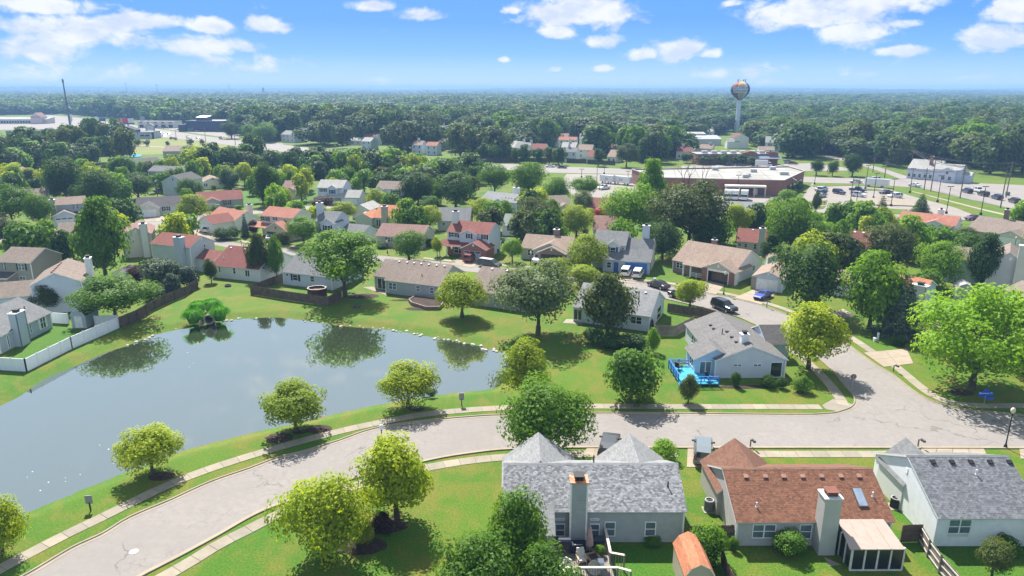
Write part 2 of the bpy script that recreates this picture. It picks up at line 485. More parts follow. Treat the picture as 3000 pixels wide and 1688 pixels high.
# ------------------------------------------------------------------ roads
def asphalt(name, col, crack=True):
    m, t = nmat(name)
    if t:
        ob = t.new('ShaderNodeTexCoord').outputs['Object']
        big = t.noise(ob, 0.12, 6, 0.6); sm = t.noise(ob, 1.6, 6, 0.7); grain = t.noise(ob, 24, 3, 0.7)
        c = t.mix(t.smooth(big, 0.3, 0.7), mul(col, 0.90), mul(col, 1.08))
        c = t.mix(t.smooth(sm, 0.30, 0.72), mul(col, 0.86), c)
        c = t.mix(t.smooth(grain, 0.2, 0.8), t.mix(1.0, c, (0.86, 0.86, 0.86), 'MULTIPLY'), c)
        if crack:
            wv = t.new('ShaderNodeMix', data_type='VECTOR'); wv.inputs[0].default_value = 0.10
            nz = t.new('ShaderNodeTexNoise'); nz.inputs['Scale'].default_value = 0.5; nz.inputs['Detail'].default_value = 6; t.link(ob, nz.inputs[0])
            off = t.vmath('ADD', ob, t.vmath('SCALE', t.vmath('SUBTRACT', nz.outputs['Color'], (.5, .5, .5)).outputs[0]).outputs[0])
            off.inputs[1].links[0].from_node.inputs['Scale'].default_value = 3.2
            for sc, wd, k in ((0.10, 0.0042, 0.55), (0.21, 0.0042, 0.32)):
                vo = t.new('ShaderNodeTexVoronoi', feature='DISTANCE_TO_EDGE'); vo.inputs['Scale'].default_value = sc; t.link(off.outputs[0], vo.inputs[0])
                line = t.math('SUBTRACT', 1.0, t.smooth(vo.outputs['Distance'], wd * 0.6, wd * 2.2))
                patch = t.smooth(t.noise(ob, 0.11 + sc * .3, 4), 0.47, 0.56)
                c = t.mix(t.math('MULTIPLY', t.math('MULTIPLY', line, patch), k), c, mul(col, 0.32))
            ravel = t.math('MULTIPLY', t.smooth(t.noise(ob, 0.33, 5, 0.7), 0.56, 0.68), t.smooth(t.noise(ob, 5.0, 4, 0.7), 0.52, 0.62))
            c = t.mix(t.math('MULTIPLY', ravel, 0.5), c, mul(col, 0.5))
        finish(t, princ(t, c, 0.9, 0, 0.2, bump=grain, bdist=0.01).outputs[0])
    return m
ASPH = asphalt('asphalt_bleached', (0.255, 0.234, 0.222))
ASPH2 = asphalt('asphalt_far', (0.265, 0.242, 0.232), False)
LOT = asphalt('asphalt_lot', (0.275, 0.248, 0.23), False)
def concrete(name, col):
    m, t = nmat(name)
    if t:
        ob = t.new('ShaderNodeTexCoord').outputs['Object']
        rnd = t.new('ShaderNodeObjectInfo').outputs['Random']
        c = t.mix(t.smooth(t.noise(ob, 0.7, 6, 0.7), 0.3, 0.75), mul(col, 0.84), mul(col, 1.06))
        c = t.mix(rnd, t.mix(1.0, c, (0.86, 0.87, 0.88), 'MULTIPLY'), t.mix(1.0, c, (1.08, 1.06, 1.02), 'MULTIPLY'))
        finish(t, princ(t, c, 0.9, 0, 0.2, bump=t.noise(ob, 12, 4), bdist=0.008).outputs[0])
    return m
CONC = concrete('concrete_walk', (0.285, 0.252, 0.205))
KERB = concrete('concrete_kerb', (0.29, 0.25, 0.20))
DRIVE = concrete('concrete_drive', (0.31, 0.26, 0.205))
SEAM = plain((0.10, 0.11, 0.06), 0.9, name='joint_dirt')

def gl_(L, z=0.0): return [G(u, v, z) for u, v in L]
MAIN_N = gl_([(-60, 1762), (89, 1687), (217, 1611), (307, 1569), (388, 1520), (505, 1470), (621, 1417), (738, 1376), (815, 1347), (893, 1328), (1000, 1294), (1078, 1266), (1155, 1250), (1272, 1235), (1388, 1225), (1462, 1221), (1722, 1215.5), (2000, 1216), (2233, 1218.5), (2388, 1219)])
CORNER_W = gl_([(2388, 1219), (2440, 1215.5), (2466, 1211), (2501, 1198), (2515, 1180), (2508, 1159)])
MAIN_S = gl_([(260, 1770), (400, 1687), (505, 1633), (621, 1571), (738, 1505), (835, 1466), (1000, 1409), (1054, 1392), (1260, 1343), (1388, 1322), (1505, 1311), (1726, 1307), (2000, 1308), (2233, 1308), (2574, 1308), (3000, 1309), (3400, 1310)])
SIDE_W = gl_([(2508, 1159), (2475, 1121), (2446, 1086), (2400, 1047), (2340, 1012), (2275, 978), (2205, 945), (2158, 926), (2050, 898), (1956, 876), (1850, 855), (1700, 832), (1500, 808), (1330, 792), (1240, 783), (1100, 767), (1000, 757), (863, 748), (734, 738), (600, 712), (470, 690)])
SIDE_E = gl_([(3400, 1262), (3000, 1221), (2854, 1209), (2776, 1194), (2714, 1174), (2660, 1141), (2606, 1098), (2559, 1071), (2505, 1032), (2443, 985), (2380, 950), (2304, 924), (2229, 896), (2135, 872), (2083, 863), (1977, 842), (1900, 832), (1700, 808), (1512, 788), (1330, 771), (1240, 762), (1100, 748), (1000, 740), (863, 731), (734, 720), (600, 694), (545, 672)])
mn = spline(MAIN_N, 4); msn = spline(MAIN_S, 4)
sheet('road_main', mn + [G(2776, 1196), G(3000, 1223), G(3400, 1262)] + msn[::-1], 0.004, ASPH)
sheet('road_side', CORNER_W + SIDE_W[1:] + SIDE_E[3:][::-1] + [G(2776, 1199), G(2430, 1222)], 0.008, ASPH)
sheet('road_crescent', gl_([(-300, 712), (77, 680), (300, 660), (385, 653), (493, 643), (600, 628), (756, 614), (885, 605), (1010, 598), (1010, 608), (885, 617), (756, 626), (640, 642), (560, 664), (545, 672), (600, 694), (600, 712), (470, 692), (400, 676), (300, 682), (77, 702), (-300, 736)]), 0.012, ASPH2)
def kerb(pts, side, name='kerb', wd=0.45, ht=0.12):
    """kerb with gutter along pts on the given side (+1 = left)"""
    b = MB(); nn = normals2(pts)
    P = [(p, n * side) for p, n in zip(pts, nn)]
    prof = [(0.0, 0.02), (0.28, 0.03), (0.33, ht), (wd + .03, ht), (wd + .05, -0.05)]
    rows = [b.add([p + n * o + Vector((0, 0, z)) for o, z in prof]) for p, n in P]
    for r0, r1 in zip(rows[:-1], rows[1:]):
        for k in range(len(prof) - 1):
            q = (r0 + k, r1 + k, r1 + k + 1, r0 + k + 1)
            b.f.append(q if side < 0 else q[::-1]); b.m.append(0)
    return tag(b.build(name, KERB), kind='structure')
kerb(mn, 1); kerb(msn, -1)
kerb(spline(CORNER_W + SIDE_W[1:11], 4), 1)
kerb(spline(SIDE_E[:18], 4), -1)
# the cast iron storm drain and the light patch with the manhole in the road
mh = G(392, 1617); b = MB().lathe([(0.0, 0.03), (0.36, 0.03), (0.36, 0.006)], 20, c=mh); tag(b.build('manhole_cover', plain((0.30, 0.29, 0.28), 0.6, 0.3)), 'round manhole cover in the pale patch of the curving road', 'manhole cover')
for u, v, lab in ((2519, 1168, 'storm drain grate at the corner kerb by the stop sign'), (2521, 1180, None)):
    if lab:
        p = G(u, v); b = MB().box(-.5, -.25, 0.012, .5, .25, .04)
        for k in range(6): b.box(-.44 + k * .16, -.2, .04, -.36 + k * .16, .2, .045)
        tag(b.build('storm_drain', plain((.12, .11, .10), .6, .4), None, p, -.3), lab, 'drain')

# sidewalks: every slab is a piece of its own on a bed
def sidewalk(pts, wd=1.25, step=1.55, z=0.035, name='sidewalk', far=2000):
    pts = resample(pts, step); nn = normals2(pts); h = wd / 2
    bed = MB(); L = [p - n * (h + .03) for p, n in zip(pts, nn)]; R = [p + n * (h + .03) for p, n in zip(pts, nn)]
    for i in range(len(pts) - 1):
        bed.poly([Vector((q.x, q.y, 0.016)) for q in (L[i], L[i + 1], R[i + 1], R[i])])
    root = tag(bed.build(name, SEAM), kind='structure')
    rr = random.Random(len(pts))
    for i in range(len(pts) - 1):
        a, c = pts[i], pts[i + 1]; d = (c - a).normalized() * 0.018
        q = [a - nn[i] * h + d, c - nn[i + 1] * h - d, c + nn[i + 1] * h - d, a + nn[i] * h + d]
        b = MB(); zz = z + rr.uniform(-.006, .008)
        b.slab([Vector((p.x, p.y, zz)) for p in q][::-1] if (q[1] - q[0]).cross(q[2] - q[0]).z < 0 else [Vector((p.x, p.y, zz)) for p in q], 0.03)
        b.build('paving_slab', CONC, root)
    return root
sidewalk(spline(gl_([(-60, 1700), (0, 1668), (155, 1586), (330, 1501), (481, 1427), (621, 1372), (815, 1312), (1000, 1263), (1155, 1230), (1272, 1211), (1466, 1196), (1718, 1191), (2000, 1192), (2233, 1192), (2408, 1193)]), 8))
sidewalk(spline(gl_([(2470, 1188), (2466, 1176), (2439, 1137), (2404, 1098), (2380, 1075), (2340, 1040), (2300, 1015), (2257, 992), (2182, 952), (2142, 938), (2080, 920)]), 8))
sidewalk(spline(gl_([(400, 1738), (485, 1687), (543, 1656), (644, 1594), (738, 1547), (831, 1501), (1000, 1437), (1100, 1407), (1280, 1365), (1466, 1341), (1722, 1330), (1990, 1330)]), 8))
sidewalk(spline(gl_([(2060, 1330), (2248, 1331), (2551, 1331), (2690, 1331)]), 8))
sidewalk(spline(gl_([(2439, 958), (2505, 997), (2575, 1044), (2621, 1071), (2691, 1129), (2738, 1162), (2796, 1182), (2893, 1190), (3000, 1189), (3200, 1192)]), 8))
sidewalk(spline(gl_([(1240, 756), (1322, 765), (1512, 780), (1700, 799), (1900, 823), (1994, 835), (2055, 846)]), 8), step=1.8)
sidewalk(spline(gl_([(2095, 854), (2158, 867), (2240, 887), (2308, 909), (2370, 932)]), 8))
sidewalk(gl_([(551, 674), (734, 712), (863, 723), (1000, 731), (1100, 739)]), step=2.0)
# corner ramp
rampc = gl_([(2408, 1188), (2440, 1170), (2470, 1176), (2500, 1186), (2490, 1198), (2462, 1207), (2420, 1200)])
sheet('corner_ramp', rampc, 0.03, CONC)
def driveway(px, rows=2, name='driveway'):
    """concrete drive made of slabs between the two long sides px[0]-px[3] and px[1]-px[2]"""
    a, b_, c, d = gl_(px)
    root = sheet(name, [a, b_, c, d], 0.018, SEAM)
    L = max((d - a).length, (c - b_).length); n = max(2, int(L / 3.0))
    for i in range(n):
        for j in range(rows):
            def P(s, t): return a.lerp(b_, s).lerp(d.lerp(c, s), t)
            e = 0.004; q = [P(j / rows + e, i / n + e), P((j + 1) / rows - e, i / n + e), P((j + 1) / rows - e, (i + 1) / n - e), P(j / rows + e, (i + 1) / n - e)]
            if (q[1] - q[0]).cross(q[2] - q[0]).z < 0: q = q[::-1]
            mb = MB().slab([Vector((p.x, p.y, 0.05)) for p in q], 0.03); mb.build('driveway_slab', DRIVE, root)
    return root
driveway([(2068, 822), (2124, 835), (2096, 866), (2040, 854)])
driveway([(2214, 846), (2276, 860), (2230, 893), (2148, 874)])
driveway([(2400, 952), (2380, 938), (2470, 905), (2506, 926)])
driveway([(2530, 1034), (2590, 1076), (2676, 1066), (2656, 1022)])
driveway([(1348, 752), (1410, 758), (1388, 785), (1318, 776)])
driveway([(1826, 800), (1880, 806), (1862, 832), (1812, 826)])
driveway([(420, 634), (473, 631), (490, 645), (424, 652)])
driveway([(575, 668), (655, 690), (640, 708), (560, 690)])
driveway([(2015, 1308), (2046, 1308), (2058, 1370), (2012, 1370)])
driveway([(1722, 1308), (1770, 1308), (1770, 1340), (1706, 1340)])
driveway([(2704, 1309), (2880, 1309), (2890, 1331), (2690, 1331)], rows=4)
driveway([(2985, 1309), (3080, 1309), (3090, 1345), (2990, 1345)])
driveway([(1690, 800), (1740, 806), (1728, 815), (1680, 808)])

# greener yards
for px in ([(20, 1046), (72, 1052), (152, 1012), (215, 980), (215, 962), (152, 950), (60, 1010)],):
    sheet('yard_grass', gl_(px), 0.006, GRASS2)
sheet('yard_grass', gl_([(1772, 1600), (1985, 1600), (1990, 1760), (1780, 1760)]), 0.006, GRASS2)
sheet('yard_grass', gl_([(2690, 1590), (3100, 1585), (3200, 1800), (2800, 1760)]), 0.006, GRASS2)
sheet('yard_grass', gl_([(690, 556), (760, 553), (765, 600), (700, 610)]), 0.006, GRASS2)
sheet('yard_grass', gl_([(875, 560), (930, 548), (920, 600), (880, 610)]), 0.006, GRASS2)
sheet('yard_grass', gl_([(70, 690), (140, 668), (150, 650), (90, 655)]), 0.006, GRASS2)

# ------------------------------------------------------------------ commercial area roads and lots
ART_N = [(691, 411), (830, 424), (1010, 447), (1200, 465), (1396, 476), (1600, 487), (1861, 496), (2140, 508), (2421, 521), (2517, 522.5), (2600, 524), (2705, 528), (2860, 537), (3000, 543), (3400, 575)]
ART_S = [(3400, 700), (3000, 619), (2869, 591), (2766, 567), (2698, 551), (2585, 543), (2489, 538), (2400, 536), (2140, 523), (1861, 511), (1600, 506), (1396, 491), (1200, 481), (1010, 463), (900, 452), (741, 436), (702, 424)]
sheet('arterial_road', gl_(ART_N + ART_S), 0.03, ASPH2)
sheet('arterial_branch', gl_([(2410, 462), (2450, 468), (2520, 484), (2600, 510), (2640, 526), (2690, 528), (2600, 498), (2530, 478), (2470, 464), (2420, 456)]), 0.045, ASPH2)
sheet('highway', gl_([(130, 336), (215, 344), (345, 359), (450, 376), (586, 397), (691, 411), (830, 421), (830, 436), (741, 436), (586, 413), (456, 402), (345, 378), (252, 357), (130, 342)]), 0.05, ASPH2)
sheet('parking_lot', gl_([(2380, 536), (2400, 547), (2489, 544), (2588, 550), (2675, 576), (2799, 609), (2857, 632), (3050, 668), (3050, 690), (2820, 644), (2630, 642), (2553, 638), (2482, 635), (2400, 629), (2300, 625), (2347, 585)]), 0.03, LOT)
sheet('loading_yard', gl_([(2100, 566), (2290, 572), (2345, 590), (2300, 610), (1880, 600), (1690, 580), (1640, 540), (1660, 510), (1861, 512), (1870, 560)]), 0.03, LOT)
sheet('shop_forecourt', gl_([(1990, 486), (2300, 481), (2380, 478), (2480, 492), (2500, 500), (2330, 502), (2000, 497)]), 0.045, ASPH2)
sheet('shopping_lot', gl_([(-80, 352), (120, 344), (200, 346), (300, 362), (330, 374), (200, 378), (-80, 382)]), 0.06, LOT)
sheet('shopping_lot', gl_([(470, 366), (560, 374), (700, 392), (700, 408), (640, 400), (520, 384), (470, 376)]), 0.06, LOT)
sheet('school_roof_path', gl_([(385, 424), (500, 431), (500, 434), (385, 428)]), 0.06, CONC)
for px in ([(-40, 425), (60, 418), (170, 418), (130, 440), (-40, 440)], [(380, 408), (460, 405), (600, 412), (680, 428), (600, 440), (500, 450), (390, 455)]):
    sheet('meadow_grass', gl_(px), 0.02, MEADOW)
sheet('verge_path', gl_([(2672, 560), (2760, 582), (2869, 610), (3000, 640), (3200, 690), (3200, 697), (3000, 645), (2869, 614), (2760, 585), (2672, 562)]), 0.03, CONC)
def island(px, name='grass_island'):
    P = gl_(px); ring = offset(P + [P[0]], 0.0)
    b = MB().slab([Vector((p.x, p.y, 0.16)) for p in (P if (sum((P[i].x * P[(i + 1) % len(P)].y - P[(i + 1) % len(P)].x * P[i].y) for i in range(len(P))) > 0) else P[::-1])], 0.15, 0, 1)
    return tag(b.build(name, [GRASS, KERB]), kind='structure')
island([(2481, 589), (2538, 591), (2538, 577), (2600, 580), (2672, 589), (2693, 596), (2681, 606), (2600, 603), (2494, 601)])
island([(2482, 613), (2505, 610), (2600, 612), (2658, 616), (2646, 629), (2550, 624), (2498, 620)])
island([(2354, 592), (2424, 588), (2420, 601), (2356, 602)])
island([(2362, 606), (2418, 605), (2412, 612), (2388, 615), (2352, 612)])
island([(2376, 545), (2400, 540), (2480, 541), (2500, 544), (2440, 546), (2400, 548), (2384, 548)])
island([(2530, 553), (2570, 555), (2588, 559), (2540, 559)])
# ------------------------------------------------------------------ houses
def TL(x0, y0, k): return lambda x, y: (x0 + x / k, y0 + y / k)
T1, T2, T3, T4, T5, T6 = (TL(x, 440, 4.2617) for x in (0, 500, 1000, 1500, 2000, 2400))
T7, T8 = TL(2400, 700, 4.2617), TL(1900, 680, 4.2617)
U1, U2, U3 = (TL(x, 640, 2.576) for x in (0, 1000, 2000))
L1, L2, L3 = (TL(x, 1128, 2.576) for x in (0, 1000, 2000))
D1, D2, D3, D4 = TL(0, 310, 5.152), TL(450, 310, 5.152), TL(950, 340, 5.152), TL(1400, 340, 5.152)
D5 = TL(1850, 340, 2.912)

WHITE = plain((0.74, 0.75, 0.76), 0.5, name='white_trim')
CREAM = plain((0.66, 0.62, 0.54), 0.5, name='cream_trim')
DARK = plain((0.02, 0.02, 0.022), 0.6, name='dark_metal')
GREYM = plain((0.30, 0.31, 0.32), 0.5, 0.2, name='grey_metal')
BLACKSH = plain((0.025, 0.024, 0.028), 0.6, name='shutter_dark')
BLUESH = plain((0.03, 0.09, 0.34), 0.6, name='shutter_blue')
PANE = glassy(); PANE2 = glassy((0.10, 0.13, 0.16), 0.05, 'glass_curtain')
SID = dict(white=siding((0.66, 0.66, 0.66)), blue=siding((0.54, 0.59, 0.68)), ivory=siding((0.62, 0.59, 0.52)), taupe=siding((0.33, 0.30, 0.26)), beige=siding((0.50, 0.46, 0.38)),
           grey=siding((0.36, 0.38, 0.40)), bluegrey=siding((0.40, 0.46, 0.52)), sage=siding((0.40, 0.45, 0.38)), sky=siding((0.42, 0.56, 0.74)), tan=siding((0.46, 0.40, 0.33)))
BRK = brickmat((0.27, 0.085, 0.055)); BRKT = brickmat((0.24, 0.15, 0.115)); STONEV = brickmat((0.36, 0.31, 0.26))
SH = dict(grey=shingle((0.160, 0.164, 0.172)), light=shingle((0.232, 0.236, 0.244)), black=shingle((0.092, 0.088, 0.092)), taupe=shingle((0.212, 0.170, 0.148)), tan=shingle((0.260, 0.196, 0.160)),
          red=shingle((0.208, 0.084, 0.072)), maroon=shingle((0.172, 0.064, 0.058)), salmon=shingle((0.336, 0.148, 0.108)), orange=shingle((0.400, 0.164, 0.092)), mauve=shingle((0.240, 0.148, 0.132)),
          brown=shingle((0.160, 0.084, 0.060)), pale=shingle((0.336, 0.328, 0.320)), green=shingle((0.216, 0.248, 0.224)))

class House:
    def __init__(s, label, A, B, h, wall='white', roof='grey', ridge=None, m=0.5, D=None, apex=None, rot=None, L=None, cat='house', group=None, trim=WHITE, name='house', main=True, ov=0.28):
        s.h, s.trim, s.ov = h, trim, ov
        s.wm = SID[wall] if isinstance(wall, str) else wall; s.rm = SH[roof] if isinstance(roof, str) else roof
        wa = G(*A, h); wb = G(*B, h)
        ang = math.atan2(wb.y - wa.y, wb.x - wa.x) if rot is None else rad(rot)
        s.ang = ang; s.ex = Vector((math.cos(ang), math.sin(ang), 0)); s.ey = Vector((-math.sin(ang), math.cos(ang), 0))
        s.o = Vector((wa.x, wa.y, 0)); s.L = (wb - wa).dot(s.ex) if L is None else L
        if ridge:
            d = ray(*ridge); n = -m * s.ey + Vector((0, 0, 1))
            c = Vector((0, 0, CAM_H)); t = (Vector((wa.x, wa.y, h)) - c).dot(n) / d.dot(n)
            D0 = 2 * ((c + d * t) - s.o).dot(s.ey)
            s.D = D0 if D is None else D
        else: s.D = D or 9.0
        if apex:
            x, z = s.front(*apex); m = max(0.2, (z - h) / (s.L / 2)); 
        s.m = m
        s.root = empty(name, s.o, ang, label, cat, group)
        s.xl, s.xr, s.yf, s.yb = 0.2, s.L - 0.2, ov, s.D - ov
        s.kind = 'y' if apex else 'x'
        if main: s.block(s.xl, s.xr, s.yf, s.yb, h, s.kind, m, edge=True)
    def hit(s, u, v, n, p):
        d = ray(u, v); c = Vector((0, 0, CAM_H)); t = (p - c).dot(n) / d.dot(n)
        return c + d * t - s.o
    def front(s, u, v, y=None):
        q = s.hit(u, v, s.ey, s.o + s.ey * (s.ov if y is None else y)); return q.dot(s.ex), q.z
    def right(s, u, v, x=None):
        q = s.hit(u, v, s.ex, s.o + s.ex * (s.L - .2 if x is None else x)); return q.dot(s.ey), q.z
    def atz(s, u, v, z):
        q = G(u, v, z) - s.o; return q.dot(s.ex), q.dot(s.ey)
    def block(s, x0, x1, y0, y1, h, kind='x', m=0.5, wall=None, roof=None, z0=0.0, ov=None, edge=False, wallname='wall', roofname='roof', rake=0.2, backroof=True):
        wm = wall or s.wm; rm = roof or s.rm; ov = s.ov if ov is None else ov
        wm = SID[wm] if isinstance(wm, str) else wm; rm = SH[rm] if isinstance(rm, str) else rm
        b = MB(); r = MB(); th = 0.13
        if kind == 'x':
            ym = (y0 + y1) / 2; hr = h + m * (y1 - y0) / 2
            b.poly([(x0, y0, z0), (x1, y0, z0), (x1, y0, h), (x0, y0, h)]); b.poly([(x1, y1, z0), (x0, y1, z0), (x0, y1, h), (x1, y1, h)])
            b.poly([(x1, y0, z0), (x1, y1, z0), (x1, y1, h), (x1, ym, hr), (x1, y0, h)]); b.poly([(x0, y1, z0), (x0, y0, z0), (x0, y0, h), (x0, ym, hr), (x0, y1, h)])
            e = h - m * ov + .1; k = hr + .1
            r.slab([(x0 - rake, y0 - ov, e), (x1 + rake, y0 - ov, e), (x1 + rake, ym, k), (x0 - rake, ym, k)], th, 0, 1)
            r.slab([(x1 + rake, y1 + ov, e), (x0 - rake, y1 + ov, e), (x0 - rake, ym, k), (x1 + rake, ym, k)], th, 0, 1)
        elif kind == 'y':
            xm = (x0 + x1) / 2; hr = h + m * (x1 - x0) / 2
            b.poly([(x0, y0, z0), (x1, y0, z0), (x1, y0, h), (xm, y0, hr), (x0, y0, h)]); b.poly([(x1, y1, z0), (x0, y1, z0), (x0, y1, h), (xm, y1, hr), (x1, y1, h)])
            b.poly([(x1, y0, z0), (x1, y1, z0), (x1, y1, h), (x1, y0, h)]); b.poly([(x0, y1, z0), (x0, y0, z0), (x0, y0, h), (x0, y1, h)])
            e = h - m * ov + .1; k = hr + .1; yb = y1 + (rake if backroof else 0)
            r.slab([(x1 + ov, y0 - rake, e), (x1 + ov, yb, e), (xm, yb, k), (xm, y0 - rake, k)], th, 0, 1)
            r.slab([(x0 - ov, yb, e), (x0 - ov, y0 - rake, e), (xm, y0 - rake, k), (xm, yb, k)], th, 0, 1)
        elif kind == 'hip':
            xm0, xm1 = x0 + (y1 - y0) / 2, x1 - (y1 - y0) / 2; ym = (y0 + y1) / 2; hr = h + m * (y1 - y0) / 2 + .1; e = h - m * ov + .1
            b.box(x0, y0, z0, x1, y1, h)
            a = [(x0 - ov, y0 - ov, e), (x1 + ov, y0 - ov, e), (x1 + ov, y1 + ov, e), (x0 - ov, y1 + ov, e)]; p, q = (xm0, ym, hr), (xm1, ym, hr)
            r.slab([a[0], a[1], q, p], th, 0, 1); r.slab([a[2], a[3], p, q], th, 0, 1); r.slab([a[1], a[2], q], th, 0, 1); r.slab([a[3], a[0], p], th, 0, 1)
        elif kind == 'shed':                      # high side at y1
            hr = h + m * (y1 - y0)
            b.poly([(x0, y0, z0), (x1, y0, z0), (x1, y0, h), (x0, y0, h)]); b.poly([(x1, y0, z0), (x1, y1, z0), (x1, y1, hr), (x1, y0, h)]); b.poly([(x0, y1, z0), (x0, y0, z0), (x0, y0, h), (x0, y1, hr)])
            e = h - m * ov + .1
            r.slab([(x0 - rake, y0 - ov, e), (x1 + rake, y0 - ov, e), (x1 + rake, y1, hr + .1), (x0 - rake, y1, hr + .1)], th, 0, 1)
        elif kind == 'flat':
            b.box(x0, y0, z0, x1, y1, h, skip='t'); r.box(x0 + .15, y0 + .15, h - .5, x1 - .15, y1 - .15, h - .35)
            for q in ((x0, y0, x1, y0 + .2), (x0, y1 - .2, x1, y1), (x0, y0 + .2, x0 + .2, y1 - .2), (x1 - .2, y0 + .2, x1, y1 - .2)):
                r.box(q[0], q[1], h - .38, q[2], q[3], h + .03, 1)
        wo_ = b.build(wallname, wm, s.root); ro_ = r.build(roofname, [rm, s.trim], s.root)
        if edge and kind in 'xy':
            q = .07
            for cx, cy in ((x0, y0), (x1, y0)):
                MB().box(cx - q, cy - .03, z0, cx + q, cy + q, h - .02).build('corner_trim', s.trim, s.root)
        return wo_, ro_
    def F(s, face, a, z, out, base=None):
        if face == 'f': return Vector((a, (s.yf if base is None else base) - out, z))
        if face == 'r': return Vector(((s.xr if base is None else base) + out, a, z))
        if face == 'l': return Vector(((s.xl if base is None else base) - out, a, z))
        if face == 'b': return Vector((a, (s.yb if base is None else base) + out, z))
    def fbox(s, b, face, a0, z0, a1, z1, o0, o1, base=None, m=0):
        p, q = s.F(face, a0, z0, o0, base), s.F(face, a1, z1, o1, base)
        b.box(min(p.x, q.x), min(p.y, q.y), min(p.z, q.z), max(p.x, q.x), max(p.y, q.y), max(p.z, q.z), m)
    def win(s, face, a0, z0, a1, z1, n=1, shutter=None, grid=True, base=None, pane=None, frame=None, name='window'):
        fr = MB(); w_ = 0.07
        s.fbox(fr, face, a0, z0, a0 + w_, z1, -.01, .06, base); s.fbox(fr, face, a1 - w_, z0, a1, z1, -.01, .06, base)
        s.fbox(fr, face, a0 + w_, z0, a1 - w_, z0 + w_, -.01, .06, base); s.fbox(fr, face, a0 + w_, z1 - w_, a1 - w_, z1, -.01, .06, base)
        st = (a1 - a0) / n; zm = (z0 + z1) / 2
        for i in range(1, n): s.fbox(fr, face, a0 + i * st - .05, z0 + w_, a0 + i * st + .05, z1 - w_, -.01, .055, base)
        if grid:
            for i in range(n):
                s.fbox(fr, face, a0 + i * st + w_, zm - .03, a0 + (i + 1) * st - w_, zm + .03, 0, .045, base)
        wo_ = fr.build(name, frame or s.trim, s.root)
        for i in range(n):
            g = MB(); s.fbox(g, face, a0 + i * st + .04, z0 + .04, a0 + (i + 1) * st - .04, z1 - .04, .0, .025, base)
            g.build('pane', pane or PANE, wo_)
        if shutter:
            sw = min(0.42, st * .45)
            for q in (a0 - sw - .02, a1 + .02):
                k = MB(); s.fbox(k, face, q, z0 - .03, q + sw, z1 + .03, 0, .05, base)
                for j in range(5): s.fbox(k, face, q + .05, z0 + (z1 - z0) * (j + .12) / 5, q + sw - .05, z0 + (z1 - z0) * (j + .8) / 5, .05, .065, base)
                k.build('shutter', shutter, s.root)
        return wo_
    def winpx(s, face, p0, p1, **kw):
        f = s.front if face == 'f' else s.right
        base = kw.get('base')
        a0, z1 = f(*p0, base) if base is not None else f(*p0); a1, z0 = f(*p1, base) if base is not None else f(*p1)
        if a1 < a0: a0, a1 = a1, a0
        zz0, zz1 = min(z0, z1), max(z0, z1)
        return s.win(face, a0, max(zz0, .15), a1, zz1, **kw)
    def door(s, face, a0, a1, z1=2.05, col=None, base=None, name='door', z0=0.05):
        b = MB(); s.fbox(b, face, a0, z0, a1, z1, 0, .05, base)
        for j in range(3): s.fbox(b, face, a0 + .12, z0 + .15 + j * .62, a1 - .12, z0 + .6 + j * .62, .05, .065, base)
        d = b.build(name, col or s.trim, s.root)
        k = MB(); s.fbox(k, face, a1 - .12, .95, a1 - .06, 1.02, .05, .12, base); k.build('handle', DARK, d)
        return d
    def garage(s, face, a0, a1, z1=2.1, col=None, base=None, windows=False):
        b = MB(); s.fbox(b, face, a0, .03, a1, z1, 0, .03, base)
        n = 4; k = max(3, int((a1 - a0) / 1.1)); hh = (z1 - .03) / n
        for i in range(n):
            for j in range(k):
                wq = (a1 - a0) / k
                if windows and i == n - 1: continue
                s.fbox(b, face, a0 + j * wq + .1, .03 + i * hh + .08, a0 + (j + 1) * wq - .1, .03 + (i + 1) * hh - .08, .03, .05, base)
        g = b.build('garage_door', col or s.trim, s.root)
        if windows:
            for j in range(k):
                wq = (a1 - a0) / k; p = MB(); s.fbox(p, face, a0 + j * wq + .12, z1 - hh + .1, a0 + (j + 1) * wq - .12, z1 - .1, .03, .055, base); p.build('pane', PANE, g)
        return g
    def chimney(s, x0, x1, y0, y1, top, mat=None, capcol=None, z0=0.0, flue=True, trimcol=None, topmat=None):
        b = MB(); b.box(x0, y0, z0, x1, y1, top)
        c = b.build('chimney', mat or s.wm, s.root)
        if trimcol:
            q = .09
            for cx, cy in ((x0, y0), (x1, y0)): MB().box(cx - q * (.4 if cx == x0 else 1), cy - .03, z0, cx + q * (1 if cx == x0 else .4), cy + q, top - .01).build('corner_trim', trimcol, c)
        k = MB(); k.box(x0 - .08, y0 - .08, top, x1 + .08, y1 + .08, top + .1); k.build('chimney_cap', topmat or s.trim, c)
        if flue:
            xm, ym = (x0 + x1) / 2, (y0 + y1) / 2; w_ = min(x1 - x0, y1 - y0) * .30
            f = MB(); f.box(xm - w_, ym - w_, top + .1, xm + w_, ym + w_, top + .42); f.box(xm - w_ * 1.3, ym - w_ * 1.3, top + .42, xm + w_ * 1.3, ym + w_ * 1.3, top + .5); f.build('flue', capcol or DARK, c)
        return c
    def slope(s, x, y, back=False):
        """height of the main roof at local x, y"""
        if s.kind == 'x': return s.h + s.m * (min(y, s.D - y) - s.ov) + .1
        return s.h + s.m * (min(x, s.L - x) - s.ov) + .1
    def vents(s, xs, t=0.7, mat=DARK, w_=.34):
        """row of box vents just below the ridge on the side facing the camera"""
        for x in xs:
            y = s.D / 2 - t; z = s.slope(x, y)
            b = MB(); e2 = Vector((0, 1, s.m)).normalized(); n = Vector((0, -s.m, 1)).normalized()
            b.obox(Vector((x, y, z)) + n * .07, Vector((w_ / 2, 0, 0)), e2 * w_ * .45, n * .08); b.build('roof_vent', mat, s.root)
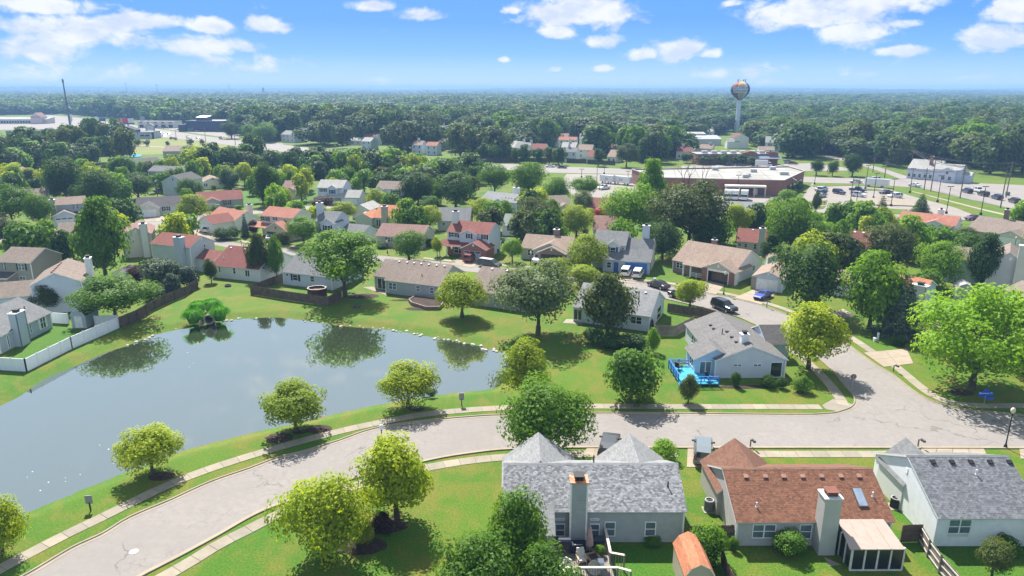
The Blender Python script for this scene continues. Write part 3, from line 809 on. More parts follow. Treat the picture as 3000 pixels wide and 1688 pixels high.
    def pipe(s, x, y, hh=.4, mat=None, r=.06):
        z = s.slope(x, y); b = MB().tube((x, y, z - .1), (x, y, z + hh), r, n=8); b.lathe([(r * 2.2, z - .06), (r, z + .1)], 8, c=(x, y, 0)); b.build('vent_pipe', mat or DARK, s.root)
    def gvent(s, face, a, z, base=None, w_=.35, hh=.55, mat=None):
        b = MB(); s.fbox(b, face, a - w_ / 2, z, a + w_ / 2, z + hh, 0, .05, base)
        for j in range(4): s.fbox(b, face, a - w_ / 2 + .04, z + .05 + j * hh / 4.3, a + w_ / 2 - .04, z + .10 + j * hh / 4.3, .05, .07, base)
        b.build('gable_vent', mat or s.trim, s.root)
    def autowin(s, face='f', n=3, z=.9, hh=1.2, w_=.95, sh=None, skip=()):
        span = s.L if face == 'f' else s.D
        for i in range(n):
            if i in skip: continue
            a = span * (i + .5) / n; s.win(face, a - w_ / 2, z, a + w_ / 2, z + hh, shutter=sh)

def tones(col, ks):
    return [plain(mul(col, k), 0.9, spec=.12, var=.16, scale=7, name='shingle_tone') for k in ks]
def shingle_field(H, x0, x1, y0, run, z0, m, col, ks=(.72, .9, 1.1, 1.32), tab=.33, expo=.165, limit=300, parent=None, holes=()):
    """courses of separate shingle tabs laid on a slope that starts at y0, z0 and runs back"""
    rng = random.Random(int(x1 * 100)); cosa = 1 / math.sqrt(1 + m * m); e2 = Vector((0, cosa, m * cosa)); n = Vector((0, -m * cosa, cosa))
    L = run / cosa; rows = int(L / expo); mats = tones(col, ks)
    shared = []
    for mt in mats:
        b = MB(); b.obox((0, 0, 0), (tab / 2 - .006, 0, 0), e2 * (expo / 2 + .02), n * .009); shared.append(b.data('shingle', [mt]))
    rest = MB(); cnt = 0
    for r in range(rows):
        sh = (r * .37 + rng.uniform(-.05, .05)) % 1.0 * tab; x = x0 - sh
        while x < x1:
            a, c = max(x, x0), min(x + tab, x1); x += tab
            if c - a < .05: continue
            p = Vector(((a + c) / 2, y0, z0)) + e2 * (expo * (r + .5)) + n * (.017 + rng.uniform(-.002, .006))
            if any(h0 < p.x < h1 and g0 < p.y < g1 for h0, h1, g0, g1 in holes): continue
            k = rng.choices(range(len(ks)), weights=(2, 3, 3, 2)[:len(ks)])[0]
            if cnt < limit and c - a > tab * .9:
                link('shingle', shared[k], parent or H.root, p); cnt += 1
            else:
                ex = Vector(((c - a) / 2 - .006, 0, 0)); f = e2 * (expo / 2 + .02); i = rest.add([p - ex - f + n * .009, p + ex - f + n * .009, p + ex + f + n * .002, p - ex + f + n * .002, p - ex - f - n * .01, p + ex - f - n * .01])
                rest.f += [(i, i + 1, i + 2, i + 3), (i + 4, i + 5, i + 1, i)]; rest.m += [k, k]
    tag(rest.build('shingles', mats, parent or H.root), kind='stuff')
def boards(H, face, base, lo, hi, mat, step=.2, z0=.06, cut=()):
    """lap siding: one board per course; lo(z), hi(z) give its ends"""
    z = z0
    while True:
        a, c = lo(z + step * .6), hi(z + step * .6)
        if c - a < .15: break
        segs = [(a, c)]
        for (q0, q1, w0, w1) in cut:
            if z + step > w0 and z < w1:
                segs = [s_ for sg in segs for s_ in ((sg[0], min(sg[1], q0)), (max(sg[0], q1), sg[1])) if s_[1] - s_[0] > .03]
        for (a_, c_) in segs:
            p = [H.F(face, a_, z, .032, base), H.F(face, c_, z, .032, base), H.F(face, c_, z + step, .012, base), H.F(face, a_, z + step, .012, base), H.F(face, a_, z, .002, base), H.F(face, c_, z, .002, base)]
            b = MB(); i = b.add(p)
            fl = face == 'l'
            for q in ((0, 1, 2, 3), (4, 5, 1, 0)):
                b.f.append(q[::-1] if fl else q); b.m.append(0)
            b.build('siding_board', mat, H.root)
        z += step
        if z > 12: break

# ---- the three houses in the foreground -------------------------------------------------
GREYS = plain((0.33, 0.355, 0.38), 0.55, var=.06, name='siding_board_grey'); TAUPES = plain((0.40, 0.385, 0.38), 0.55, var=.06, name='siding_board_taupe'); WHITES = plain((0.70, 0.72, 0.74), 0.5, var=.05, name='siding_board_white')
f1 = House('grey sided house with pale grey shingle roof and tall grey chimney above its wooden deck', (1474, 1499), (2015, 1499), 3.0, 'grey', 'light', rot=0, D=8.0, m=.5)
x0w = f1.xl
f1.block(.0, 6.2, 4.5, 9.2, 2.5, 'y', .78, ov=.2); f1.block(f1.atz(1752, 1345, 2.9)[0], f1.atz(1752, 1345, 2.9)[0] + 5.9, 4.5, 9.1, 2.5, 'y', .78, ov=.2)
wx1 = f1.front(1618, 1560)[0]
f1.block(-.1, wx1, -1.55, .6, 2.15, 'shed', .5, rake=.12)
shingle_field(f1, 0.0, f1.L, 0.0, f1.D / 2, f1.h - f1.m * f1.ov + .1, f1.m, (0.21, 0.214, 0.228), holes=((-1, wx1 - .1, -2, .45),), ks=(.66, .88, 1.12, 1.36), tab=.23, expo=.15)
b = MB(); zr = f1.h + f1.m * (f1.D / 2 - f1.ov) + .1
b.slab([(-.02, f1.D / 2 - .18, zr - .05), (f1.L + .02, f1.D / 2 - .18, zr - .05), (f1.L + .02, f1.D / 2, zr + .05), (-.02, f1.D / 2, zr + .05)], .03); b.slab([(f1.L + .02, f1.D / 2 + .18, zr - .05), (-.02, f1.D / 2 + .18, zr - .05), (-.02, f1.D / 2, zr + .05), (f1.L + .02, f1.D / 2, zr + .05)], .03)
b.build('ridge_cap', shingle((0.27, 0.275, 0.29)), f1.root)
for (a, c) in (((1626, 1534), (1655, 1571)), ((1728, 1534), (1756, 1571))):
    f1.winpx('f', a, c, pane=PANE2)
for (a, c) in (((1626, 1518), (1655, 1524)), ((1728, 1518), (1756, 1524))):
    f1.winpx('f', a, c, grid=False)
for (a, c) in (((1771, 1528), (1802, 1571)), ((1890, 1528), (1920, 1571))): f1.winpx('f', a, c, pane=PANE2)
cx0, cx1 = f1.front(1669, 1560, -.6)[0], f1.front(1717, 1560, -.6)[0]
f1.chimney(cx0, cx1, -.75, .3, z_at(f1.o + Vector((0, -.6, 0)), 1414), trimcol=WHITE, topmat=plain((0.52, 0.22, 0.12), .7, var=.5, scale=3, name='rusty_cap'))
for z in np.arange(.1, 5.4, .2):
    b = MB().box(cx0 + .1, -.775, z, cx1 - .1, -.752, z + .19); b.build('siding_board', GREYS, f1.root)
boards(f1, 'f', f1.yf, lambda z: wx1 if z < 2.7 else 99, lambda z: f1.xr, GREYS, cut=[(f1.front(u0, 1540)[0] - .02, f1.front(u1, 1540)[0] + .02, f1.front(0, v1)[1] - .02, f1.front(0, v0)[1] + .02) for u0, v0, u1, v1 in ((1626, 1517, 1655, 1571), (1728, 1517, 1756, 1571), (1771, 1528, 1802, 1571), (1890, 1528, 1920, 1571))])
f1.pipe(f1.L - 1.2, 2.0, .5); f1.pipe(f1.L / 2 + .3, f1.D / 2 + .4, .7)

f2 = House('tan sided house with brown shingle roof and a screened sunroom at its back', L3(405, 1036), L3(1610, 1032), 2.35, siding((0.44, 0.42, 0.41)), 'brown', ridge=L3(870, 622), m=.5)
f2.block(-.15, 5.5, f2.D / 2, 9.4, 2.3, 'y', .76, ov=.2)
shingle_field(f2, 0, f2.L, 0, f2.D / 2, f2.h - f2.m * f2.ov + .1, f2.m, (0.182, 0.088, 0.058), ks=(.8, .94, 1.06, 1.2), tab=.25)
zr = f2.h + f2.m * (f2.D / 2 - f2.ov) + .1
b = MB(); b.slab([(-.02, f2.D / 2 - .2, zr - .05), (f2.L + .02, f2.D / 2 - .2, zr - .05), (f2.L + .02, f2.D / 2, zr + .06), (-.02, f2.D / 2, zr + .06)], .03); b.slab([(f2.L + .02, f2.D / 2 + .2, zr - .05), (-.02, f2.D / 2 + .2, zr - .05), (-.02, f2.D / 2, zr + .06), (f2.L + .02, f2.D / 2, zr + .06)], .03); b.build('ridge_cap', shingle((0.25, 0.14, 0.10)), f2.root)
BRV = plain((0.30, 0.17, 0.13), .6, name='vent_brown')
f2.vents([f2.atz(*L3(x, 650), zr - .3)[0] for x in (453, 597, 735, 875, 1017, 1162, 1298)], .75, BRV, .38)
f2.winpx('f', L3(530, 1050), L3(695, 1155), n=2, pane=PANE2); f2.winpx('f', L3(885, 1050), L3(966, 1160), pane=PANE2)
c0, c1 = f2.front(*L3(1040, 1100), -.8)[0], f2.front(*L3(1165, 1100), -.8)[0]
TOPM = plain((0.62, 0.63, 0.66), .5, name='chimney_top')
cm = f2.chimney(c0, c1, -.95, .3, z_at(f2.o + Vector((0, -.9, 0)), 1128 + 865 / 2.576), siding((0.46, 0.45, 0.44)), capcol=plain((.16, .06, .04), .7, name='rust'), topmat=TOPM)
boards(f2, 'f', f2.yf, lambda z: f2.xl if z < 2.2 else 99, lambda z: c0 - .05, TAUPES, cut=[(f2.front(*L3(a, 1100))[0] - .02, f2.front(*L3(c, 1100))[0] + .02, f2.front(*L3(a, 1160))[1] - .05, f2.front(*L3(a, 1050))[1] + .02) for a, c in ((530, 695), (885, 966))])
def gable_lo(H): return lambda z: H.yf + max(0, (z - H.h) / H.m)
def gable_hi(H): return lambda z: H.yb - max(0, (z - H.h) / H.m)
boards(f2, 'l', f2.xl, gable_lo(f2), gable_hi(f2), TAUPES)
x, y = f2.atz(*L3(1340, 825), 3.6); z = f2.slope(x, y); e2 = Vector((0, 1, f2.m)).normalized(); n = Vector((0, -f2.m, 1)).normalized()
sk = MB().obox(Vector((x, y, z)) + n * .08, Vector((.38, 0, 0)), e2 * .85, n * .07).build('skylight', plain((.12, .11, .10), .5, .3, name='skylight_curb'), f2.root)
MB().obox(Vector((x, y, z)) + n * .16, Vector((.33, 0, 0)), e2 * .78, n * .012).build('pane', glassy((0.20, 0.25, 0.32), .08, 'skylight_glass'), sk)
f2.pipe(*f2.atz(*L3(560, 880), 3.4), .4, WHITE); f2.pipe(*f2.atz(*L3(1437, 810), 3.7), .4, WHITE)
# sunroom
TANR = plain((0.36, 0.29, 0.25), .5, .1, var=.06, name='sunroom_roof'); SCREEN = glassy((0.012, 0.016, 0.022), .25, 'screen_glass')
sr0, sr1 = f2.front(*L3(1280, 1210), -3.2)[0], f2.front(*L3(1700, 1210), -3.2)[0]
yS, zS, zH = -3.0, 2.05, 2.52
zx0 = f2.front(*L3(1172, 1040), 0)[0]; zx1 = sr1 - .1
nP = 4
for i in range(nP):
    a0, a1 = i / nP, (i + 1) / nP
    def Q(t, lo): return Vector(((sr0 + (sr1 - sr0) * t), yS, zS)) if lo else Vector(((zx0 + (zx1 - zx0) * t), .1, zH))
    MB().slab([Q(a0, 1), Q(a1, 1), Q(a1, 0), Q(a0, 0)], .06).build('sunroom_roof_panel', TANR, f2.root)
    if i:
        MB().beam(Q(a0, 1) + Vector((0, 0, .02)), Q(a0, 0) + Vector((0, 0, .02)), .05, .05).build('roof_batten', plain((0.40, 0.32, 0.27), .5, name='batten'), f2.root)
yw = yS + .25; xs0, xs1 = f2.front(*L3(1275, 1300), yw)[0], f2.front(*L3(1665, 1300), yw)[0]
fr_ = MB(); fr_.box(xs0, yw - .05, 0, xs1, yw + .06, .12); fr_.box(xs0, yw - .05, 1.84, xs1, yw + .06, 2.02)
for i in range(5):
    xx = xs0 + (xs1 - xs0) * i / 4; fr_.box(xx - .06, yw - .07, .12, xx + .06, yw + .08, 1.84)
for yy in np.linspace(yw, .1, 4): fr_.box(xs0 - .05, yy - .06, 0.02, xs0 + .06, yy + .06, 2.0); fr_.box(xs1 - .06, yy - .06, .02, xs1 + .05, yy + .06, 2.0)
sf = fr_.build('sunroom_frame', plain((0.62, 0.58, 0.54), .5, name='sunroom_white'), f2.root)
for i in range(4):
    a0, a1 = xs0 + (xs1 - xs0) * i / 4 + .06, xs0 + (xs1 - xs0) * (i + 1) / 4 - .06
    MB().box(a0, yw, .12, a1, yw + .02, 1.84).build('pane', SCREEN, sf)
for i in range(3):
    y0_, y1_ = np.linspace(yw, .1, 4)[i:i + 2]
    MB().box(xs0, y0_ + .06, .1, xs0 + .02, y1_ - .06, 1.95).build('pane', SCREEN, sf); MB().box(xs1 - .02, y0_ + .06, .1, xs1, y1_ - .06, 1.95).build('pane', SCREEN, sf)
MB().box(xs0 + .02, yw + .1, .02, xs1 - .02, .1, .06).build('sunroom_floor', plain((.15, .14, .13), .8, name='floor'), f2.root)

f3 = House('white sided house with dark grey shingle roof at the lower right corner', L3(1930, 1006), L3(2750, 1006), 2.75, 'white', 'grey', ridge=L3(1900, 530), m=.5, rot=0)
f3.block(.1, 4.5, f3.D / 2, 9.3, 2.6, 'y', .92, ov=.2)
shingle_field(f3, 0, min(f3.L, 11.0), 0, f3.D / 2, f3.h - f3.m * f3.ov + .1, f3.m, (0.155, 0.160, 0.178), ks=(.76, .93, 1.08, 1.25), tab=.25)
zr = f3.h + f3.m * (f3.D / 2 - f3.ov) + .1
b = MB(); b.slab([(-.02, f3.D / 2 - .18, zr - .05), (f3.L + .02, f3.D / 2 - .18, zr - .05), (f3.L + .02, f3.D / 2, zr + .05), (-.02, f3.D / 2, zr + .05)], .03); b.slab([(f3.L + .02, f3.D / 2 + .18, zr - .05), (-.02, f3.D / 2 + .18, zr - .05), (-.02, f3.D / 2, zr + .05), (f3.L + .02, f3.D / 2, zr + .05)], .03); b.build('ridge_cap', shingle((0.19, 0.195, 0.21)), f3.root)
f3.vents([f3.atz(*L3(x, 545), zr - .3)[0] for x in (1842, 1983, 2125, 2267, 2410)], .6, DARK, .4)
f3.winpx('f', L3(2012, 1012), L3(2166, 1122), n=2, pane=PANE2)
boards(f3, 'f', f3.yf, lambda z: f3.xl if z < 2.6 else 99, lambda z: f3.xr, WHITES, cut=[(f3.front(*L3(2012, 1060))[0] - .02, f3.front(*L3(2166, 1060))[0] + .02, .9, 2.7)])
lw = [f3.hit(*L3(*p), f3.ex, f3.o + f3.ex * f3.xl) for p in ((1600, 760), (1635, 790))]
lyc = (lw[0].dot(f3.ey) + lw[1].dot(f3.ey)) / 2
f3.win('l', lyc - .5, .9, lyc + .5, 2.2)
boards(f3, 'l', f3.xl, gable_lo(f3), gable_hi(f3), WHITES, step=.22, cut=[(lyc - .52, lyc + .52, .88, 2.22)])
f3.gvent('l', f3.D / 2, 3.6)
f3.pipe(*f3.atz(*L3(2205, 715), 4.0), .45, WHITE)
f3.block(f3.atz(*L3(2545, 1170), 0)[0], f3.atz(*L3(2545, 1170), 0)[0] + 5, -2.2, 2.0, 2.75, 'x', .4)

# ---- the corner house with the blue deck ------------------------------------------------
hb = House('white gabled corner house with a bright blue deck and dark grey roof', U3(245, 1076), U3(845, 1112), 2.45, 'blue', shingle((0.150, 0.144, 0.146)), apex=U3(495, 962), rot=1.5, D=14.5)
for q in ((383, 445), (533, 594)):
    hb.winpx('f', U3(q[0], 1098), U3(q[1], 1116), n=2, grid=False)
hb.gvent('f', hb.L / 2, 3.35, w_=.5, mat=SID['blue'])
BLUE = plain((0.025, 0.13, 0.45), .5, name='deck_rail_blue'); CYAN = plain((0.03, 0.29, 0.43), .6, var=.25, scale=1.2, name='deck_floor_blue'); SKYW = SID['sky']
hb.block(-2.2, 3.0, 1.0, 5.0, 2.35, 'y', .5, wall=SKYW)               # small gable by the deck
hb.block(hb.L - .4, hb.L + 2.6, 6.0, 12.0, 2.45, 'x', .5, roof='black', wall=SKYW)
hb.win('f', -1.6, .1, -.1, 2.0, n=2, base=1.0, grid=False, pane=PANE2, name='patio_door')
hb.win('l', 1.6, .9, 3.2, 2.0, n=2, base=-2.2); hb.win('l', 6.0, .8, 8.4, 2.0, n=3, pane=PANE); hb.win('l', 9.2, .8, 11.0, 2.0, n=2)
xx, yy = hb.atz(*U3(465, 905), 4.6); zz = hb.slope(xx, yy)
hb.chimney(xx - .45, xx + .45, yy - .4, yy + .4, zz + 1.0, WHITE, z0=zz - .6)
for p in ((217, 745), (240, 770), (340, 813), (375, 852), (410, 888)):
    xx, yy = hb.atz(*U3(*p), 4.7); zz = hb.slope(xx, yy); MB().box(xx - .2, yy - .18, zz - .05, xx + .2, yy + .18, zz + .16).build('roof_vent', DARK, hb.root)
xx, yy = hb.atz(*U3(303, 815), 4.7); hb.pipe(xx, yy, .8)
# deck (a part of the house: built on to it)
dk = [G(*U3(-30, 1120), .5), G(*U3(240, 1180), .5)]
DX0, DX1, DY0, DY1 = -4.8, -.1, -2.3, 3.6
deck = MB().box(DX0, DY0, .30, DX1, DY1, .40).build('deck', CYAN, hb.root)
for i in range(int((DY1 - DY0) / .3)):
    MB().box(DX0, DY0 + i * .3 + .01, .402, DX1, DY0 + i * .3 + .29, .43).build('deck_board', CYAN, deck)
rl = MB()
def railing(b, pts, h0=.43, h1=1.35, every=1.2, xb=False):
    for p, q in zip(pts[:-1], pts[1:]):
        p, q = Vector(p), Vector(q); n = max(1, round((q - p).length / every))
        for i in range(n + 1):
            c = p.lerp(q, i / n); b.box(c.x - .05, c.y - .05, 0, c.x + .05, c.y + .05, h1)
        for zz in (h0 + .25, h1 - .28): b.beam(p + Vector((0, 0, zz)), q + Vector((0, 0, zz)), .04, .10)
        b.beam(p + Vector((0, 0, h1)), q + Vector((0, 0, h1)), .14, .05)
        if xb:
            for i in range(n):
                c, e = p.lerp(q, i / n), p.lerp(q, (i + 1) / n); b.beam(c + Vector((0, 0, h0 + .25)), e + Vector((0, 0, h1 - .3)), .03, .06); b.beam(e + Vector((0, 0, h0 + .25)), c + Vector((0, 0, h1 - .3)), .03, .06)
railing(rl, [(DX1, DY0, 0), (DX0 + 1.4, DY0, 0)]); railing(rl, [(DX0, DY0 + 1.0, 0), (DX0, DY1, 0), (DX0 + 2.6, DY1, 0)], xb=True)
rl.build('deck_railing', BLUE, deck)
st = MB().box(DX0 - .1, DY0 + .05, .02, DX0 + 1.3, DY0 + 1.0, .22).build('deck_step', CYAN, deck)
pc = MB(); pc.box(hb.L - .35, .1, 0, hb.L - .2, .25, 2.3); pc.build('porch_post', WHITE, hb.root)
hb.win('f', hb.L - 2.1, .05, hb.L - .6, 2.1, n=1, grid=False, pane=PANE, name='porch_opening')
# ---- houses round the pond and along the crescents ---------------------------------------
def H_(label, tile, A, B, h, wall, roof, **kw):
    for k in ('ridge', 'apex'):
        if k in kw: kw[k] = tile(*kw[k])
    A = A if kw.pop('absA', False) else tile(*A); B = kw.pop('absB', None) or tile(*B)
    return House(label, A, B, h, wall, roof, **kw)
h1 = H_('taupe two storey house with brown roof at the left edge', T1, (-60, 1392), (372, 1410), 5.2, 'taupe', 'taupe', ridge=(300, 1207))
h1.winpx('f', U1(20, 332), U1(40, 385), shutter=BLACKSH, pane=PANE2); h1.winpx('f', U1(132, 340), U1(193, 392), n=2, shutter=BLACKSH, pane=PANE2); h1.winpx('f', U1(145, 436), U1(198, 465), n=2)
x, z = h1.front(*U1(115, 400)); h1.block(-1.5, x, -1.8, 1.0, 2.6, 'shed', .3, roof='black')
h2 = H_('white two storey house whose gable end faces the pond, brown ridge vented roof', U1, (213, 512), (622, 478), 4.9, 'blue', 'taupe', apex=(405, 408), D=11.0)
h2.winpx('f', U1(395, 430), U1(408, 445), grid=False)
h2.block(-5.2, .4, 1.0, 8.0, 3.2, 'x', .45)
for i in range(7): b = MB().box(h2.L / 2 - .5 - .2, 1.2 + i * 1.1, h2.h + h2.m * (h2.L / 2 - .5), h2.L / 2 - .5 + .1, 1.6 + i * 1.1, h2.h + h2.m * (h2.L / 2 - .2) + .1); b.build('roof_vent', BRV, h2.root)
h2.chimney(h2.L - .3, h2.L + .6, 5.2, 6.6, h2.h + 2.6, WHITE); h2.win('r', 1.5, 3.0, 2.6, 4.2); h2.win('r', 1.5, .6, 2.6, 1.8)
h3 = H_('grey ranch house with grey roof and white shutters behind the white vinyl fence', U1, (-10, 897), (395, 706), 2.5, 'bluegrey', 'grey', ridge=(60, 622))
h3.winpx('f', U1(215, 795), U1(243, 862)); h3.winpx('f', U1(293, 748), U1(350, 818), n=2, shutter=WHITE); h3.winpx('f', U1(103, 848), U1(140, 915), shutter=WHITE); h3.winpx('f', U1(45, 888), U1(78, 975), grid=False, name='patio_door')
a, z = h3.front(*U1(135, 860), -.5); c, _ = h3.front(*U1(208, 860), -.5); h3.chimney(a, c, -.7, .4, 4.8, SID['bluegrey'], trimcol=plain((.12, .15, .22), .6, name='trim_slate')); h3.pipe(h3.L - 2.2, 2.5)
h4 = H_('white ranch house with brown roof beyond the tall tree at the left', T1, (703, 1094), (1240, 1056), 2.5, 'white', 'taupe', ridge=(850, 898))
h4.winpx('f', T1(783, 1120), T1(860, 1195), n=2, grid=False, name='patio_door'); h4.winpx('f', T1(1005, 1120), T1(1040, 1160))
h5 = H_('ivory two storey house with a tall white chimney on its gable end', T1, (1500, 1068), (1892, 1042), 5.0, 'ivory', 'mauve', apex=(1725, 962), D=10)
x, _ = h5.front(*T1(1775, 1200), -.5); x2, _ = h5.front(*T1(1868, 1200), -.5); h5.chimney(x, x2, -.7, .4, 7.2, SID['white'], trimcol=plain((.42, .38, .34), .6, name='trim_tan')); h5.gvent('f', h5.L / 2, 5.4)
h6 = H_('big two storey house with grey back wall, red brown roof and grey chimney', T1, (1862, 1162), (2362, 1216), 5.1, siding((.46, .52, .53)), 'red', ridge=(2260, 1040))
a, _ = h6.front(*T1(2180, 1200), -.6); c, _ = h6.front(*T1(2265, 1200), -.6); h6.chimney(a, c, -.8, .4, 7.0, SID['bluegrey'])
h6.winpx('f', T1(2298, 1226), T1(2332, 1290)); h6.winpx('f', T1(2312, 1372), T1(2348, 1440)); h6.winpx('f', T1(1940, 1327), T1(1975, 1366)); h6.winpx('f', T1(2055, 1345), T1(2080, 1372))
h6.winpx('r', T2(405, 1178), T2(440, 1250)); h6.gvent('r', h6.D / 2, 6.0); MB().poly([(h6.L - .19, h6.ov, 0), (h6.L - .19, h6.D - h6.ov, 0), (h6.L - .19, h6.D - h6.ov, 5.05), (h6.L - .19, h6.D / 2, 5.1 + .5 * (h6.D / 2 - h6.ov) - .1), (h6.L - .19, h6.ov, 5.05)]); 
h6.block(h6.L - .5, h6.L + 4.5, h6.D - 5.5, h6.D - .4, 2.6, 'x', .5)
h7 = H_('white ranch house with dark red roof above the lawn by the pond', U1, (1588, 352), (1955, 388), 2.5, 'white', 'maroon', ridge=(1780, 205))
h7.winpx('f', U1(1648, 366), U1(1668, 408)); h7.winpx('f', U1(1756, 372), U1(1782, 420)); h7.winpx('f', U1(1848, 388), U1(1888, 442), n=2, grid=False, name='french_door')
h7.vents([h7.L * k for k in (.1, .4, .62, .85)], .7, WHITE, .3); h7.pipe(1.6, 2.0, .4, WHITE)
h8 = H_('pale blue house with grey roof and round window inside the wooden fence', U1, (2120, 402), (2500, 446), 2.5, 'blue', 'grey', ridge=(2330, 259))
h8.winpx('f', U1(2208, 422), U1(2252, 472), shutter=BLACKSH); h8.vents([h8.L * k for k in (.2, .5)], .7, DARK)
c = h8.front(*U1(2168, 425)); b = MB()
for k in range(16):
    a0, a1 = 2 * math.pi * k / 16, 2 * math.pi * (k + 1) / 16
    b.poly([(c[0] + .32 * math.cos(a0), h8.yf - .05, c[1] + .32 * math.sin(a0)), (c[0] + .32 * math.cos(a1), h8.yf - .05, c[1] + .32 * math.sin(a1)), (c[0] + .22 * math.cos(a1), h8.yf - .05, c[1] + .22 * math.sin(a1)), (c[0] + .22 * math.cos(a0), h8.yf - .05, c[1] + .22 * math.sin(a0))])
rw = b.build('round_window', WHITE, h8.root)
MB().tube((c[0], h8.yf - .03, c[1]), (c[0], h8.yf, c[1]), .23, n=16).build('pane', PANE, rw)
h8.winpx('f', U1(2340, 435), U1(2375, 480))
h9 = H_('long grey ranch house with taupe roof and a brick planter behind it', U2, (318, 464), (738, 513), 2.5, siding((.36, .37, .38)), 'taupe', ridge=(600, 323))
h9.winpx('f', U2(356, 482), U2(418, 540), n=2, pane=PANE2); h9.winpx('f', U2(563, 505), U2(596, 556), pane=PANE2); h9.winpx('f', U2(667, 516), U2(700, 570), pane=PANE2)
h9.vents([h9.L * k for k in (.05, .2, .33, .46, .6, .74, .88)], .6, plain((.5, .46, .42), .6, name='vent_tan'), .32); h9.pipe(h9.L * .6, 2.0)
h9.block(-3.2, .5, 2.0, h9.D - .3, 2.5, 'x', .5); h9.win('f', -2.6, .1, -.7, 2.1, n=2, base=2.0, grid=False, name='patio_door')
h10 = H_('taupe roofed ranch house between the yellow tree and the silver willow', U2, (942, 540), (1400, 603), 2.5, siding((.42, .42, .40)), 'taupe', ridge=(1150, 366))
h10.winpx('f', U2(1150, 587), U2(1182, 640)); h10.vents([h10.L * k for k in (.2, .45, .7)], .5, WHITE, .3); h10.pipe(h10.L * .4, 3.0, .6, GREYM)
h11 = H_('white ranch house with light grey roof behind the dark tree', U2, (1742, 665), (2334, 742), 2.5, 'blue', shingle((.225, .23, .24)), ridge=(2095, 511))
h11.winpx('f', U2(2185, 735), U2(2267, 802), n=2); h11.winpx('f', U2(1755, 682), U2(1815, 770), n=2, grid=False, name='patio_door', pane=PANE); h11.winpx('r', U2(2384, 682), U2(2406, 762)); h11.vents([h11.L * k for k in (.3, .72, .84)], .7, GREYM, .3); h11.pipe(h11.L * .8, 2.2)
# row behind the street
h12 = H_('white two storey house with blue shutters and attached garage', T2, (1818, 466), (2150, 472), 5.2, 'blue', 'pale', ridge=(2020, 367))
a, _ = h12.front(*T2(1965, 500)); c, _ = h12.front(*T2(2085, 500)); h12.block(a, c, -.25, h12.D / 2, 5.0, 'y', .62, z0=2.6); h12.win('f', (a + c) / 2 - .6, 3.3, (a + c) / 2 + .6, 4.6, shutter=BLUESH, base=-.25)
h12.winpx('f', T2(1872, 478), T2(1935, 522), n=2, shutter=BLUESH); h12.winpx('f', T2(1875, 575), T2(1935, 605), n=2, shutter=BLUESH); h12.winpx('f', T2(2108, 480), T2(2124, 502), grid=False)
a, _ = h12.front(*T2(1960, 560)); h12.block(a, h12.L, -1.6, .4, 2.5, 'shed', .35, z0=2.3); 
g0, g1 = h12.front(*T2(2150, 620), -1.5)[0], h12.front(*T2(2345, 620), -1.5)[0]
h12.block(h12.L - .3, g1 + .2, -1.5, h12.D * .62, 2.5, 'x', .55); h12.garage('f', g0 + .2, g1 - .5, base=-1.5); h12.win('f', a + .5, .1, a + 1.5, 2.1, base=.25, grid=False, name='front_door')
for q in (a + .1, (a + g0) / 2, g0 - .3): MB().box(q - .07, -1.62, 0, q + .07, -1.48, 2.4).build('porch_post', WHITE, h12.root)
h13 = H_('white two storey house with grey roof left of the two round dark trees', T3, (420, 480), (790, 492), 5.2, 'white', 'taupe', ridge=(640, 383))
h13.winpx('f', T3(638, 502), T3(722, 556), n=2, shutter=BLACKSH); h13.block(h13.L * .5, h13.L + .6, -2.2, 3, 2.3, 'shed', .35); a, _ = h13.front(*T3(622, 640), -2.2); c, _ = h13.front(*T3(760, 640), -2.2); h13.garage('f', a, c, base=-2.2, col=plain((.35, .40, .48), .5, name='garage_bluegrey'))
a, _ = h13.front(*T3(425, 500)); c, _ = h13.front(*T3(535, 500)); h13.block(a, c, -.3, h13.D / 2, 5.0, 'y', .55)
h14 = H_('house with bright orange roof, sage walls and sage chimney', T3, (374, 838), (862, 868), 2.6, 'sage', 'orange', ridge=(720, 688))
h14.block(-4.2, .6, -1.0, h14.D * .5, 2.6, 'y', .45); a, _ = h14.front(*T3(505, 800), -.3); c, _ = h14.front(*T3(566, 800), -.3); h14.chimney(a, c, -.6, .6, 5.6, siding((.34, .35, .30))); h14.winpx('f', T3(585, 858), T3(618, 895)); h14.win('f', 1.2, .1, 2.6, 2.1, n=2, grid=False, name='patio_door'); h14.block(h14.L - 3.6, h14.L - .2, -1.6, .4, 2.2, 'shed', .3)
sk = MB().box(-2.9, 1.2, 3.2, -2.2, 2.4, 3.5).build('skylight', WHITE, h14.root)
h15 = H_('taupe ranch house with reddish tan roof next to the brick fronted house', T3, (418, 1066), (1015, 1097), 2.6, siding((.40, .38, .34)), 'mauve', ridge=(830, 922))
h15.winpx('f', T3(572, 1090), T3(655, 1150), n=2, shutter=BLACKSH); h15.gvent('r', h15.D / 2, 3.4); h15.block(h15.L * .45, h15.L * .8, -1.2, 4, 2.5, 'y', .45)
h16 = H_('two storey white house with brick garage, red roof and white chimney', T3, (1308, 1012), (1842, 1052), 5.2, 'blue', 'red', ridge=(1650, 885))
a, _ = h16.front(*T3(1490, 1030)); c, _ = h16.front(*T3(1700, 1040)); h16.block(a, c, -.3, h16.D / 2, 4.95, 'y', .45, z0=2.8, wall='blue')
h16.winpx('f', T3(1366, 1027), T3(1450, 1088), n=2, shutter=BLACKSH); h16.winpx('f', T3(1575, 1042), T3(1616, 1104), shutter=BLACKSH, base=-.3); h16.winpx('f', T3(1768, 1054), T3(1812, 1116), shutter=BLACKSH)
